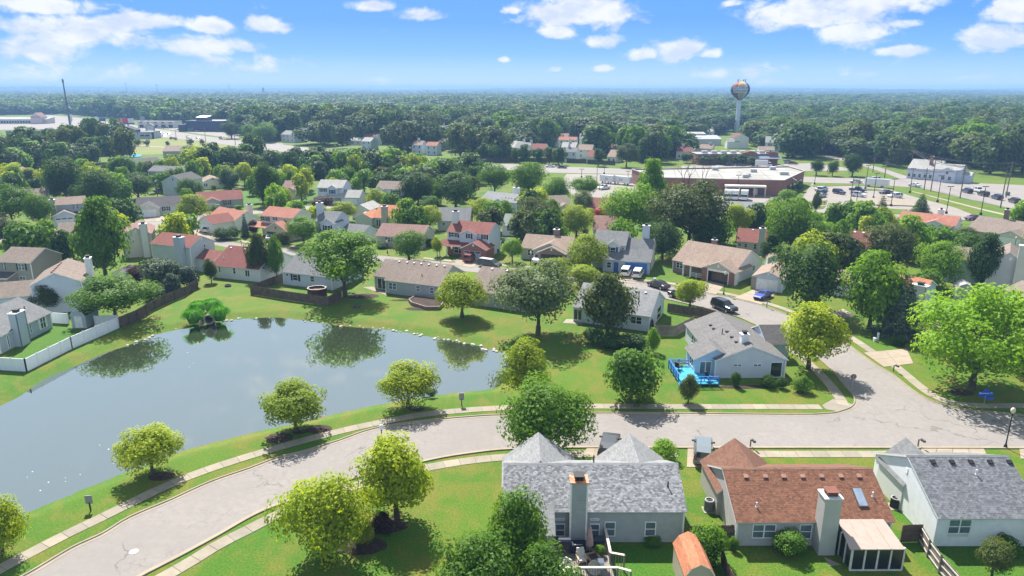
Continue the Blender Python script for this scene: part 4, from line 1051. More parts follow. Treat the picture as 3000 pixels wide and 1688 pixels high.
a, _ = h16.front(*T3(1495, 1200), -3.4); c, _ = h16.front(*T3(1800, 1210), -3.4); h16.block(a, c, -3.4, 1.5, 2.55, 'y', .5, wall=BRK)
p, _ = h16.front(*T3(1530, 1240), -3.4); q, _ = h16.front(*T3(1740, 1240), -3.4); h16.garage('f', p, q, base=-3.4, windows=True, col=plain((.36, .38, .42), .5, name='garage_grey'))
h16.block(-.9, a + .4, -1.9, .5, 2.5, 'shed', .32, z0=2.35, roof='maroon'); h16.block(.2, a, .0, .6, 2.4, 'flat', wall=BRK); h16.win('f', 1.8, .5, 3.9, 2.0, n=2, base=0); h16.door('f', a - 1.2, a - .3, base=0)
for q in (-.8, .9): MB().box(q - .09, -1.95, 0, q + .09, -1.77, 2.4).build('porch_post', WHITE, h16.root)
h16.chimney(.3, 1.5, h16.D * .35, h16.D * .35 + 1.1, 9.0, SID['white'], z0=5.5); h16.winpx('r', T3(1985, 1140), T3(2000, 1200)); h16.gvent('r', h16.D / 2, 6.4)
b = MB().lathe([(0.22, -.02), (0.22, .04), (0.0, .05)], 14); o = b.build('gable_medallion', WHITE, h16.root, Vector(((a + c) / 2, -3.42, 3.35))); o.rotation_euler = (rad(90), 0, 0)
h17 = H_('pale green house with grey roof behind the brick fronted house', T3, (1190, 882), (1610, 884), 2.6, 'sage', 'grey', ridge=(1420, 712)); h17.winpx('f', T3(1255, 905), T3(1300, 945))
h18 = H_('white house with grey roof and small cross gable near the parking lot trees', T3, (1728, 608), (2185, 662), 2.8, 'blue', 'light', ridge=(2020, 527)); h18.block(h18.L * .45, h18.L * .72, -1.2, 3.5, 2.7, 'y', .5); h18.autowin('f', 3, skip=(1,)); h18.chimney(h18.L * .6, h18.L * .75, h18.D * .7, h18.D * .7 + .8, 6.2, WHITE, z0=3.5); h18.vents([h18.L * k for k in (.62, .7, .78, .86)], 2.2, DARK, .3)
h19 = H_('pale green roofed white house hidden by the dark leafy tree', T3, (1998, 938), (2200, 946), 2.6, 'white', 'green', ridge=(2130, 792), absB=T4(470, 962)); h19.winpx('f', T3(2066, 955), T3(2100, 1010)); h19.winpx('f', T3(2108, 955), T3(2145, 1010)); h19.winpx('r', T4(535, 950), T4(552, 1005))
h20 = H_('taupe house with brown roof and an open double gable garage', T4, (98, 1216), (720, 1262), 2.5, siding((.44, .43, .38)), 'tan', ridge=(450, 1058))
h20.winpx('f', T4(195, 1242), T4(268, 1316), n=2); a, _ = h20.front(*T4(258, 1260), -1.5); c, _ = h20.front(*T4(680, 1300), -1.5); h20.block(a, c, -1.2, h20.D / 2 + .5, 2.5, 'y', .46); a2, _ = h20.front(*T4(325, 1290), -2.6); c2, _ = h20.front(*T4(660, 1310), -2.6); h20.block(a2, c2, -2.6, 2, 2.4, 'y', .46, wall=BRKT)
h20.garage('f', a2 + .6, c2 - .6, base=-2.6, col=plain((.05, .05, .05), .8, name='open_garage_shade')); h20.gvent('f', (a2 + c2) / 2, 2.9, base=-2.6); h20.chimney(h20.L * .55, h20.L * .66, h20.D * .55, h20.D * .55 + .8, 5.8, BRKT, z0=3.6)  # garage door panel coloured near black: shade of the open garage painted in
h21 = H_('grey roofed two storey house with a bright blue garage door', T4, (1005, 1166), (1425, 1192), 5.0, 'bluegrey', 'grey', ridge=(1280, 1004))
a, _ = h21.front(*T4(1180, 1200), -.4); c, _ = h21.front(*T4(1345, 1200), -.4); h21.block(a, c, -.4, h21.D / 2, 4.9, 'y', .75, wall='white', z0=2.7); h21.win('f', (a + c) / 2 - .55, 3.2, (a + c) / 2 + .55, 4.6, base=-.4, shutter=BLUESH); h21.winpx('f', T4(1370, 1215), T4(1400, 1248), grid=False)
g0, g1 = h21.front(*T4(1400, 1400), -2.4)[0], h21.front(*T4(1722, 1400), -2.4)[0]
h21.block(g0 - 4.2, g1, -2.4, 1.0, 2.6, 'shed', .5, wall='bluegrey'); h21.block(h21.L - .4, g1, -1.4, h21.D, 2.9, 'x', .6, wall='white'); p, _ = h21.front(*T4(1412, 1400), -2.4); q, _ = h21.front(*T4(1690, 1400), -2.4); h21.garage('f', p, q, base=-2.4, z1=2.2, col=plain((.045, .16, .50), .5, name='garage_blue'))
h21.win('f', p - 3.6, .8, p - 2.7, 2.0, base=-2.4); h21.door('f', p - 2.2, p - 1.3, base=-2.4, col=BLUESH); h21.chimney(g1 - 2.4, g1 - 1.0, h21.D * .45, h21.D * .45 + .9, 8.4, SID['blue'], z0=3.0)
h22 = H_('taupe roofed brick and white house with its garage standing open', T8, (288, 346), (1088, 493), 2.5, BRKT, 'tan', ridge=(880, 160))
ym = h22.D / 2; hr = 2.5 + .5 * (ym - h22.ov); X = h22.xr + .012
MB().poly([(X, h22.yf, 0), (X, h22.yb, 0), (X, h22.yb, 2.5), (X, ym, hr), (X, h22.yf, 2.5)]).build('siding', SID['white'], h22.root)
h22.winpx('f', T8(350, 372), T8(432, 460), n=2); a, _ = h22.front(*T8(672, 440), -1.3); c, _ = h22.front(*T8(1075, 500), -1.3)
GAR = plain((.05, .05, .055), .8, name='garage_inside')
gw = MB(); p, z1 = h22.front(*T8(745, 480), -1.3); q, _ = h22.front(*T8(995, 520), -1.3); y0 = -1.3; apx = 2.5 + .46 * (c - a) / 2
gw.box(a, y0, 0, p - .15, y0 + .2, 2.5, 0); gw.box(q + .15, y0, 0, c, y0 + .2, 2.5, 0); gw.build('garage_pier', BRK, h22.root)
g2 = MB(); g2.box(p - .15, y0 - .02, 2.15, q + .15, y0 + .18, 2.5); g2.box(p - .15, y0 - .03, 0, p, y0 + .1, 2.15); g2.box(q, y0 - .03, 0, q + .15, y0 + .1, 2.15); g2.build('garage_frame', WHITE, h22.root)
MB().poly([(a, y0, 2.5), (c, y0, 2.5), ((a + c) / 2, y0, apx)]).build('gable', SID['beige'], h22.root)
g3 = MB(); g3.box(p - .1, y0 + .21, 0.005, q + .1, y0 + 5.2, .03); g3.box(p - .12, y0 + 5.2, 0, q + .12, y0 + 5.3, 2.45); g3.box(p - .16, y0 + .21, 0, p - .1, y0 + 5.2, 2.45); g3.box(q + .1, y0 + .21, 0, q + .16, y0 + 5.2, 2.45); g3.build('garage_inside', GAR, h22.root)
r = MB(); xm = (a + c) / 2; e = 2.5 - .46 * .25 + .1; k = apx + .1
r.slab([(c + .25, y0 - .25, e), (c + .25, ym, e), (xm, ym, k), (xm, y0 - .25, k)], .13, 0, 1); r.slab([(a - .25, ym, e), (a - .25, y0 - .25, e), (xm, y0 - .25, k), (xm, ym, k)], .13, 0, 1); r.build('garage_roof', [SH['tan'], WHITE], h22.root); h22.gvent('f', xm, 3.0, base=y0)
MB().poly([(c, y0, 0), (c, .5, 0), (c, .5, 2.5), (c, y0, 2.5)]).build('garage_side', SID['white'], h22.root)
pa, _ = h22.front(*T8(432, 440), -.9); h22.block(pa, a, -.9, .5, 2.35, 'shed', .35, z0=2.2)
for q_ in (pa + .05, (pa * .62 + a * .38)): MB().box(q_ - .12, -1.0, 0, q_ + .12, -.76, 2.3).build('porch_post', WHITE, h22.root)
b = MB(); railing(b, [(pa * .62 + a * .38, -.88, 0), (a - .1, -.88, 0)], h0=.1, h1=1.0, every=1.4); b.build('porch_railing', WHITE, h22.root)
h22.winpx('r', T8(1300, 420), T8(1322, 478)); h22.chimney(h22.L * .33, h22.L * .4, h22.D * .6, h22.D * .6 + .7, 6.0, BRKT, z0=3.5)
h23 = H_('house with white garage gable half hidden by the round dark maple', T8, (1293, 548), (1690, 598), 2.5, 'blue', 'tan', apex=(1485, 490), D=9)
a, _ = h23.front(*T8(1350, 640)); c, _ = h23.front(*T8(1610, 690)); h23.garage('f', a, c); MB().box(a - 1.0, h23.yf - .06, 0, a - .15, h23.yf - .01, 2.3).build('stone_pier', STONEV, h23.root); h23.gvent('f', h23.L / 2, 2.9)
h23b = H_('white gabled house behind the dark maple beside the bright tree', T8, (2220, 590), (2500, 640), 2.7, 'white', 'tan', ridge=(2350, 452), L=9.0); h23b.win('r', 2.0, .9, 3.0, 2.2)
h24 = H_('beige house with red roof and a pale green chimney', T5, (670, 1136), (1060, 1162), 2.6, 'beige', 'red', ridge=(870, 978)); a, _ = h24.front(*T5(940, 1180), -.5); c, _ = h24.front(*T5(1018, 1180), -.5); h24.chimney(a, c, -.7, .4, 5.8, SID['sage']); h24.winpx('f', T5(768, 1165), T5(808, 1220)); h24.winpx('f', T5(690, 1160), T5(735, 1200)); h24.winpx('f', T5(885, 1170), T5(922, 1240)); h24.vents([h24.L * .5, h24.L * .75], .5, WHITE, .3)
h25 = H_('long house with dark red roof and white vents', T6, (283, 1196), (880, 1252), 2.6, siding((.44, .50, .46)), 'maroon', ridge=(520, 1006)); h25.winpx('f', T6(388, 1268), T6(438, 1310), n=2); h25.vents([h25.L * k for k in (.05, .22, .4, .6)], .6, WHITE, .42); h25.pipe(h25.L * .5, 2.0, .5, WHITE)
h26 = H_('white house with large salmon roof beside the parking lot', T6, (972, 868), (1705, 950), 2.6, 'blue', 'salmon', ridge=(1400, 790))
a, _ = h26.front(*T6(972, 900), -.3); c, _ = h26.front(*T6(1205, 910), -.3); h26.block(a, c, -.4, h26.D * .5, 2.5, 'y', .42); h26.win('f', (a + c) / 2 - .6, .9, (a + c) / 2 + .6, 2.1, n=2, shutter=BLACKSH, base=-.4); a, _ = h26.front(*T6(1250, 960), -2.6); c, _ = h26.front(*T6(1615, 1000), -2.6); h26.block(a, c, -2.6, h26.D * .5, 2.5, 'y', .42); h26.garage('f', a + .8, c - .8, base=-2.6); h26.winpx('r', T6(1765, 920), T6(1780, 955)); h26.chimney(h26.L * .6, h26.L * .7, h26.D * .6, h26.D * .6 + .7, 5.5, WHITE, z0=3.0)
h27 = H_('large taupe roofed house with white garage door at the right edge', T6, (1828, 986), (2760, 1130), 2.6, STONEV, 'taupe', ridge=(2270, 850)); a, _ = h27.front(*T6(2195, 1070), -1.5); c, _ = h27.front(*T6(2570, 1130), -1.5); h27.block(a, c, -1.5, h27.D * .5, 2.6, 'y', .45, wall='ivory'); p, _ = h27.front(*T6(2228, 1150), -1.5); q, _ = h27.front(*T6(2500, 1180), -1.5); h27.garage('f', p, q, base=-1.5, z1=2.3); h27.gvent('f', (a + c) / 2, 3.0, base=-1.5); h27.chimney(h27.L * .33, h27.L * .39, h27.D * .5, h27.D * .5 + .7, 7.5, BRKT, z0=4)
h28 = H_('white two storey gable house with tall chimney behind the big lime tree', T7, (2108, 274), (2620, 332), 5.2, siding((.56, .55, .56)), 'taupe', apex=(2398, 164), D=10); a, _ = h28.front(*T7(2462, 300), -.5); h28.chimney(a, a + 2.0, -.8, .4, 8.6, SID['ivory']); h28.gvent('f', h28.L / 2 + .2, 5.6); h28.block(-6.5, .4, 2.0, 9.0, 4.6, 'x', .45, wall=siding((.45, .55, .58))); h28.autowin('l', 1)
h29 = H_('pale house with orange roof and a tall square chimney behind the spruce', T7, (880, 562), (1312, 650), 4.4, siding((.50, .53, .56)), 'orange', ridge=(1100, 452)); h29.gvent('r', h29.D / 2, 4.6); p = h29.hit(*T7(1265, 700), h29.ey, h29.o - h29.ey * .3); h29.chimney(h29.L - 1.6, h29.L + .5, -.9, .4, z_at(h29.o, 700 + 500 / 4.26), siding((.56, .58, .60)), trimcol=plain((.25, .26, .28), .6, name='trim_dark'))
h30 = H_('pale house with taupe roof at the right edge behind the lime tree', T7, (2288, 626), (2860, 850), 2.6, 'blue', 'taupe', ridge=(2560, 522)); h30.winpx('f', T7(2368, 690), T7(2450, 770), n=2)
h31 = H_('grey roofed ranch house with stone front beside the grocery', T5, (402, 800), (1028, 830), 2.6, STONEV, 'light', ridge=(800, 641)); a, _ = h31.front(*T5(415, 800), -.6); c, _ = h31.front(*T5(600, 800), -.6); h31.block(a, c, -.6, h31.D * .45, 2.6, 'y', .42, z0=2.3, wall='white'); h31.winpx('f', T5(880, 868), T5(978, 905), n=2); X = h31.xr + .012; MB().poly([(X, h31.yf, 0), (X, h31.yb, 0), (X, h31.yb, 2.6), (X, h31.D / 2, 2.6 + .5 * (h31.D / 2 - h31.ov)), (X, h31.yf, 2.6)]).build('siding', SID['white'], h31.root)
h32 = H_('white ranch house with black roof and white garage by the street lamp', T1, (1688, 720), (2254, 690), 2.5, 'white', 'black', ridge=(1900, 581)); a, _ = h32.front(*T1(1695, 740), -2.5); c, _ = h32.front(*T1(1985, 730), -2.5); h32.block(a, c, -2.5, h32.D * .5, 2.4, 'y', .5, wall='ivory'); p, _ = h32.front(*T1(1748, 780), -2.5); q, _ = h32.front(*T1(1948, 775), -2.5); h32.garage('f', p, q, base=-2.5); h32.winpx('f', T1(2036, 700), T1(2112, 755), n=2, shutter=BLACKSH); h32.gvent('f', (a + c) / 2, 2.9, base=-2.5)
h33 = H_('grey ranch house with red brown roof and a blue car on its drive', T2, (330, 640), (912, 604), 2.5, siding((.38, .37, .36)), 'red', ridge=(560, 508)); a, _ = h33.front(*T2(428, 645), -1.8); c, _ = h33.front(*T2(618, 640), -1.8); h33.block(a, c, -1.8, h33.D * .5, 2.45, 'y', .45, wall='tan'); h33.garage('f', a + .4, c - 1.1, base=-1.8, col=plain((.60, .56, .50), .5, name='garage_cream')); h33.winpx('f', T2(672, 628), T2(742, 682), n=2, shutter=BLACKSH)
h34 = H_('white house with orange roof facing the crescent, garage on its left', T2, (795, 884), (1116, 834), 2.6, 'white', 'salmon', apex=(985, 757), D=13); h34.block(-5.8, .5, .6, 7.0, 2.6, 'x', .5, roof='red'); h34.garage('l', 1.6, 6.0, base=-5.8); h34.gvent('f', h34.L / 2, 3.4); h34.chimney(h34.L - .9, h34.L + .2, 3.5, 4.6, 5.4, SID['white'])
h35 = H_('two storey ivory house with salmon roof and a dark star on its garage gable', T2, (1110, 810), (1514, 852), 5.1, 'ivory', 'salmon', ridge=(1420, 712)); h35.winpx('f', T2(1138, 828), T2(1222, 888), n=2, shutter=BLACKSH); h35.winpx('f', T2(1288, 836), T2(1318, 876), shutter=BLACKSH)
a, _ = h35.front(*T2(1170, 975), -3.0); c, _ = h35.front(*T2(1455, 1000), -3.0); h35.block(a, c, -3.0, 2.0, 2.5, 'y', .52, wall='tan'); h35.garage('f', a + .7, c - .7, base=-3.0, z1=2.0, col=plain((.06, .06, .06), .8, name='garage_shade')); h35.block(-1.8, a + .4, -1.8, .6, 2.5, 'shed', .3, z0=2.35)  # shade painted into this garage door as a near black colour
st = MB(); pts = [(math.sin(k * math.pi / 5) * (.42 if k % 2 == 0 else .17), math.cos(k * math.pi / 5) * (.42 if k % 2 == 0 else .17)) for k in range(10)]
for k in range(10): st.poly([((a + c) / 2, -3.08, 3.1), ((a + c) / 2 + pts[k][0], -3.05, 3.1 + pts[k][1]), ((a + c) / 2 + pts[(k + 1) % 10][0], -3.05, 3.1 + pts[(k + 1) % 10][1])][::-1])
st.build('gable_star', plain((.10, .06, .05), .6, .3, name='star'), h35.root); h35.gvent('r', h35.D / 2, 6.2)
h36 = H_('two storey pale blue house with grey roof, brick porch and tall chimney', T2, (1788, 888), (2042, 902), 5.2, 'blue', 'grey', ridge=(1990, 757)); a, _ = h36.front(*T2(1870, 900), -.5); c, _ = h36.front(*T2(2038, 905), -.5); h36.block(a, c - .1, -.5, h36.D / 2, 5.0, 'y', .6, z0=2.7, wall='blue'); h36.win('f', (a + c) / 2 - .8, 3.2, (a + c) / 2 + .8, 4.5, n=2, base=-.5, shutter=BLACKSH); h36.block(a - .3, c, -2.0, .5, 2.5, 'shed', .4, z0=2.3, roof='black'); h36.block(a, c, -.2, .6, 2.4, 'flat', wall=BRKT)
for q in (a - .2, (a + c) / 2, c - .1): MB().box(q - .08, -1.95, 0, q + .08, -1.79, 2.4).build('porch_post', WHITE, h36.root)
h36.win('f', a + .4, .4, a + 1.8, 2.0, base=-.2, n=2); h36.chimney(-.8, .6, h36.D * .35, h36.D * .35 + 1.0, 9.0, SID['blue'])
h36b = H_('low garage wing house with dark roof and white gable next to the tall blue house', T2, (2118, 1012), (2388, 1042), 2.6, 'blue', 'grey', ridge=(2330, 921))
h37 = H_('white gable end house peeking behind the yellow green tree', T3, (120, 742), (352, 752), 2.6, 'white', 'pale', apex=(235, 678), D=9); h37.winpx('f', T3(252, 790), T3(270, 840))
h38 = H_('pale blue two storey gable house with black roof', T1, (2012, 393), (2300, 396), 5.2, 'blue', 'black', apex=(2172, 314), rot=-6, D=12); h38.gvent('f', h38.L / 2, 5.6, mat=DARK)
h39 = H_('ivory gable house at the edge of the woods', T2, (390, 402), (668, 386), 2.6, 'ivory', 'tan', apex=(528, 342), D=10); h39.winpx('f', T2(408, 416), T2(466, 456), n=2); h39.winpx('f', T2(605, 406), T2(632, 432)); h39.gvent('f', h39.L / 2, 3.2, mat=DARK)
h40 = H_('grey two storey house with black shutters and white chimney at its right end', T1, (1838, 258), (2290, 276), 5.0, siding((.44, .43, .43)), 'grey', ridge=(2060, 194)); h40.winpx('f', T1(1870, 276), T1(1925, 312), n=2, shutter=BLACKSH); h40.winpx('f', T1(2000, 280), T1(2030, 312), shutter=BLACKSH); a, _ = h40.front(*T1(1912, 350), -2.5); c, _ = h40.front(*T1(2095, 360), -2.5); h40.block(a, c, -2.5, 2, 2.5, 'y', .5, wall='ivory'); h40.garage('f', a + .5, c - .5, base=-2.5); h40.chimney(h40.L - .3, h40.L + 1.0, 2.0, 3.6, 8.2, SID['white'])
h41 = H_('ivory house with dark roof and skylight near the swimming pool', T1, (1548, 160), (1742, 190), 4.0, 'ivory', 'black', apex=(1640, 108), D=11); h41.chimney(-1.0, .2, 1, 2.4, 7.0, SID['white'])
h42 = H_('two storey house with grey upper wall and a white garage under a tan gable', T1, (678, 688), (1080, 660), 5.2, siding((.36, .38, .44)), 'tan', ridge=(850, 579)); h42.winpx('f', T1(918, 680), T1(965, 730), n=2, shutter=BLACKSH); a, _ = h42.front(*T1(652, 830), -2.8); c, _ = h42.front(*T1(960, 805), -2.8); h42.block(a, c, -2.8, 2.5, 2.5, 'y', .5, wall='blue'); p, _ = h42.front(*T1(690, 870), -2.8); q, _ = h42.front(*T1(915, 850), -2.8); h42.garage('f', p, q, base=-2.8, windows=True); h42.block(c - .3, h42.L + .5, -1.6, .5, 2.5, 'shed', .3, z0=2.3, roof='black'); h42.chimney(-1.1, .2, 1.5, 2.6, 6.4, SID['bluegrey'])
h43 = H_('brown roofed house half hidden behind the left trees', T1, (150, 600), (600, 572), 2.6, 'tan', 'taupe', ridge=(420, 478)); h43.vents([h43.L * k for k in (.35, .6, .8)], .6, DARK); h43.chimney(h43.L * .3, h43.L * .4, -.8, .2, 4.8, brickmat((.40, .18, .10)))
h43b = H_('pale roofed house behind the yellow topped tree at the far left', T1, (-60, 330), (400, 262), 2.8, 'blue', 'taupe', ridge=(200, 215))
h44 = H_('small white house with mauve roof near the dark pine', T2, (1380, 470), (1545, 472), 3.2, 'white', 'mauve', ridge=(1465, 376)); h44.block(h44.L * .4, h44.L + 3.5, -5, 1, 2.5, 'y', .45, wall='white')
h45 = H_('taupe ranch house with grey roof below the parking lot', T4, (380, 704), (745, 690), 2.6, 'beige', 'taupe', ridge=(600, 560)); h45.block(h45.L * .55, h45.L * .95, -1.5, 3, 2.5, 'y', .5); h45.autowin('f', 3, skip=(2,), sh=BLACKSH)
h46 = H_('red roofed house behind the red leaved shrub', T4, (945, 722), (1335, 738), 2.6, 'beige', 'red', ridge=(1130, 592)); h46.block(h46.L * .28, h46.L * .58, -1.2, 3, 2.5, 'y', .42); h46.block(h46.L * .62, h46.L, -2, 3, 2.5, 'y', .42)
h47 = H_('brown roofed house between the two big bright trees', T4, (1005, 992), (1300, 1000), 2.6, 'beige', 'mauve', ridge=(1150, 812))
h48 = H_('pale roofed house under the spreading lime tree', T7, (1380, 1110), (2350, 1290), 2.6, 'tan', 'tan', ridge=(1900, 1020))
# garden sheds
def shed(label, tile, A, B, apex, h, D, wall, roof, cat='shed', doorcol=WHITE, door=True):
    s = H_(label, tile, A, B, h, wall, roof, apex=apex, D=D, cat=cat, name='garden_shed', main=False, ov=.1)
    x0, x1, y0, y1 = 0, s.L, 0, D; w_ = s.L; H2 = s.h + s.m * w_ / 2
    xs = [(0, h), (w_ * .17, h + (H2 - h) * .62), (w_ / 2, H2), (w_ * .83, h + (H2 - h) * .62), (w_, h)]
    b = MB(); b.poly([(0, 0, 0), (w_, 0, 0)] + [(x, 0, z) for x, z in xs[::-1]]); b.poly([(w_, D, 0), (0, D, 0)] + [(x, D, z) for x, z in xs]); b.poly([(w_, 0, 0), (w_, D, 0), (w_, D, h), (w_, 0, h)]); b.poly([(0, D, 0), (0, 0, 0), (0, 0, h), (0, D, h)])
    b.build('wall', s.wm, s.root); r = MB(); xs2 = [(-.08, h - .04)] + [(x, z + .05) for x, z in xs[1:4]] + [(w_ + .08, h - .04)]
    for (xa, za), (xb, zb) in zip(xs2[:-1], xs2[1:]): r.slab([(xa, -.12, za), (xb, -.12, zb), (xb, D + .12, zb), (xa, D + .12, za)][::-1] if False else [(xb, -.12, zb), (xb, D + .12, zb), (xa, D + .12, za), (xa, -.12, za)], .06, 0, 1)
    r.build('roof', [s.rm, s.trim], s.root)
    if door:
        for k in (0, 1):
            d = MB(); a = w_ * (.24 + .27 * k); d.box(a, -.05, .1, a + w_ * .25, -.005, h * .95); d.box(a + .08, -.07, .3, a + w_ * .25 - .08, -.05, h * .5); d.box(a + .08, -.07, h * .55, a + w_ * .25 - .08, -.05, h * .9); d.build('door', doorcol, s.root)
    return s
shed('grey barn shaped shed with white double doors inside the white fence', U1, (530, 735), (640, 735), (580, 688), 2.0, 3.4, 'bluegrey', 'black')
shed('orange roofed tan shed cut off by the bottom edge', L3, (20, 1440), (240, 1440), (120, 1345), 2.0, 3.6, 'tan', 'orange', door=False)
shed('pale blue barn shaped shed behind the white garage house', T8, (1490, 345), (1640, 352), (1560, 290), 2.1, 3.6, 'blue', 'tan')
shed('small white shed with brown roof and black doors on the green lawn', T2, (1588, 498), (1690, 498), (1640, 462), 2.1, 3.5, 'ivory', 'maroon', doorcol=BLACKSH)
shed('pale blue shed with dark door behind the grey roofed white house', T3, (352, 500), (425, 500), (390, 470), 2.2, 3, 'blue', 'pale', doorcol=BLUESH)
shed('dark roofed white shed beside the purple leaved tree', U1, (830, 440), (985, 440), (890, 388), 1.9, 4, 'white', 'black', door=False)
shed('grey roofed shed behind the lime tree', T7, (1720, 620), (1940, 640), (1830, 560), 2.0, 3.2, 'grey', 'pale', door=False)

# ---- far houses: each a thing with walls, roof and a few windows --------------------------
FAR = [  # tile, A, B, ridge, h, wall, roof, label
 (D3, (310, 365), (545, 372), (430, 322), 3, 'ivory', 'pale', 'pale roofed townhouse left of the far white gables'),
 (D3, (300, 315), (545, 300), (420, 200), 3, 'white', 'mauve', 'pink roofed townhouse with two dark chimneys far behind the woods'),
 (D3, (582, 318), (785, 322), (680, 263), 5, 'white', 'red', 'red roofed far house between pale ones'),
 (D3, (555, 380), (700, 385), (640, 320), 5, 'blue', 'pale', 'pale townhouse with white chimney in front of the red roofed far house'),
 (D3, (1135, 283), (1315, 285), (1220, 228), 5.2, 'white', 'light', 'white two storey far house with grey roof'),
 (D3, (1315, 436), (1470, 440), (1430, 370), 5.2, 'blue', 'tan', 'blue grey far house with tan roof, left of the attached pair'),
 (D3, (1525, 446), (1700, 450), (1620, 388), 5.2, 'blue', 'salmon', 'blue grey far house with pink roof, right of the attached pair'),
 (D3, (1655, 215), (1910, 220), (1790, 140), 5.2, 'white', 'light', 'white gabled far house among the distant trees'),
 (D3, (1520, 300), (1700, 310), (1600, 255), 4, 'white', 'salmon', 'salmon roofed far house hidden in trees'),
 (D3, (2060, 250), (2140, 252), (2100, 195), 5, 'white', 'pale', 'small white far house beside the willow'),
 (D3, (2270, 360), (2480, 362), (2380, 300), 3, 'white', 'pale', 'pale roofed far bungalow behind the road fence'),
 (D3, (1730, 400), (1840, 405), (1790, 345), 4, 'ivory', 'tan', 'tan far house right of the pink roofed one'),
 (D4, (440, 470), (590, 480), (530, 376), 3.5, 'white', 'pale', 'leftmost pale roofed house behind the long road fence'),
 (D4, (545, 492), (770, 498), (690, 395), 3.5, 'white', 'light', 'grey roofed house in the row behind the long road fence'),
 (D4, (800, 500), (1010, 505), (930, 415), 3.5, 'ivory', 'red', 'red roofed house in the row behind the long road fence'),
 (D4, (1085, 330), (1350, 335), (1240, 258), 5.2, 'blue', 'mauve', 'big pale far house with mauve roof and white chimney'),
 (D4, (1210, 360), (1490, 365), (1370, 312), 5.2, 'white', 'salmon', 'orange roofed far house in the cluster'),
 (D4, (1255, 470), (1480, 475), (1380, 395), 4.5, 'white', 'pale', 'pale roofed far house in the middle of the cluster'),
 (D4, (1305, 540), (1490, 545), (1400, 472), 5.2, 'blue', 'grey', 'pale blue two storey house behind the road fence'),
 (D4, (1500, 510), (1725, 515), (1630, 428), 4.5, 'white', 'tan', 'tan roofed far house beside the pale blue one'),
 (D4, (1635, 610), (1780, 615), (1710, 515), 3.5, 'ivory', 'red', 'red roofed house with white chimney just behind the road fence'),
 (D4, (1530, 350), (1735, 352), (1640, 266), 5, 'white', 'light', 'grey roofed far house at the back of the cluster'),
 (D4, (1820, 300), (1980, 303), (1900, 236), 5, 'white', 'mauve', 'white far house with mauve roof and chimney among the trees'),
 (D4, (1870, 490), (2065, 500), (1970, 415), 3.5, 'ivory', 'tan', 'tan roofed far house right of the cluster'),
 (D4, (1945, 612), (2080, 618), (2010, 505), 3, 'ivory', 'tan', 'tan roofed house behind the willow by the road'),
 (D4, (2370, 320), (2560, 322), (2460, 266), 5, 'white', 'mauve', 'white far house with pinkish roof at the right of the row'),
 (D5, (60, 185), (170, 190), (110, 152), 4.5, 'white', 'mauve', 'white house with pale red roof left of the long grey building'),
 (D5, (380, 300), (500, 305), (440, 262), 4, 'white', 'maroon', 'white house with maroon roof left of the brick shops'),
 (D5, (545, 275), (690, 280), (620, 240), 4, 'ivory', 'tan', 'pale gabled house behind the brick shops'),
 (D5, (1085, 290), (1225, 292), (1150, 258), 4.5, 'white', 'tan', 'white house with tan roof behind the right end of the brick shops'),
 (D5, (1140, 225), (1270, 228), (1200, 172), 5.2, 'blue', 'light', 'white farmhouse among trees right of the red roofed church'),
 (D5, (615, 130), (695, 132), (655, 108), 4, 'white', 'pale', 'small white far house left of the water tower'),
 (D2, (1915, 430), (2120, 440), (2000, 370), 5.2, 'white', 'light', 'white house with grey roof beside the far intersection'),
 (D2, (2200, 400), (2560, 410), (2400, 368), 4, 'white', 'mauve', 'long pale roofed house hidden by the far intersection trees')]
frng = random.Random(5); FARPOS = []
for (tl, A, B, R, h, wl, rf, lab) in FAR:
    H = H_(lab, tl, A, B, h, wl, rf, ridge=R, m=.5, D=None if frng.random() < 2 else 9)
    if H.D < 5 or H.D > 16:
        for o in list(H.root.children): bpy.data.objects.remove(o)
        bpy.data.objects.remove(H.root); H = H_(lab, tl, A, B, h, wl, rf, D=10.5, m=.5)
    H.autowin('f', 3 if H.L > 9 else 2, z=.9, w_=1.0)
    if h > 4.2: H.autowin('f', 3 if H.L > 9 else 2, z=3.4, w_=1.0)
    if frng.random() < .5: x = H.L * frng.uniform(.1, .9); H.chimney(x, x + 1.1, H.D * .5, H.D * .5 + .9, H.h + H.m * H.D / 2 + 1.2, SID['white'], z0=H.h)
    FARPOS.append(H.o + H.ex * H.L / 2 + H.ey * H.D / 2)

# the church like house with the red roof below the water tower
hc = H_('white gabled hall with red roof at the foot of the water tower', D5, (840, 175), (930, 200), 6.5, 'white', 'maroon', D=9, L=11); hc.autowin('f', 3, z=1.2, hh=2.0); hc.block(hc.L * .5, hc.L * 1.05, -4, 3, 4.0, 'y', .5, wall='white', roof='light')
# the white farmhouse by the junction
hj = H_('large white house with grey roof and glazed porch at the road junction', T6, (1100, 222), (1330, 238), 4.2, 'blue', 'pale', ridge=(1240, 110), L=11.5); hj.autowin('f', 6, z=.8, hh=1.3, w_=1.1); hj.block(hj.L * .85, hj.L + 8, -2.0, 6, 4.8, 'x', .45, wall='blue'); hj.block(hj.L + 1, hj.L + 6.5, -4.0, 3, 4.4, 'y', .5, wall='blue'); hj.block(hj.L + 7, hj.L + 11, 0, 5, 3.0, 'x', .4); hj.win('f', hj.L + 2, 1, hj.L + 3.2, 2.4, base=-4); hj.win('f', hj.L + 4.2, 1, hj.L + 5.4, 2.4, base=-4); hj.win('f', hj.L + 3.2, 3.2, hj.L + 4.2, 4.3, base=-4); hj.chimney(hj.L * .6, hj.L * .7, 3, 4, 9, BRK, z0=5)

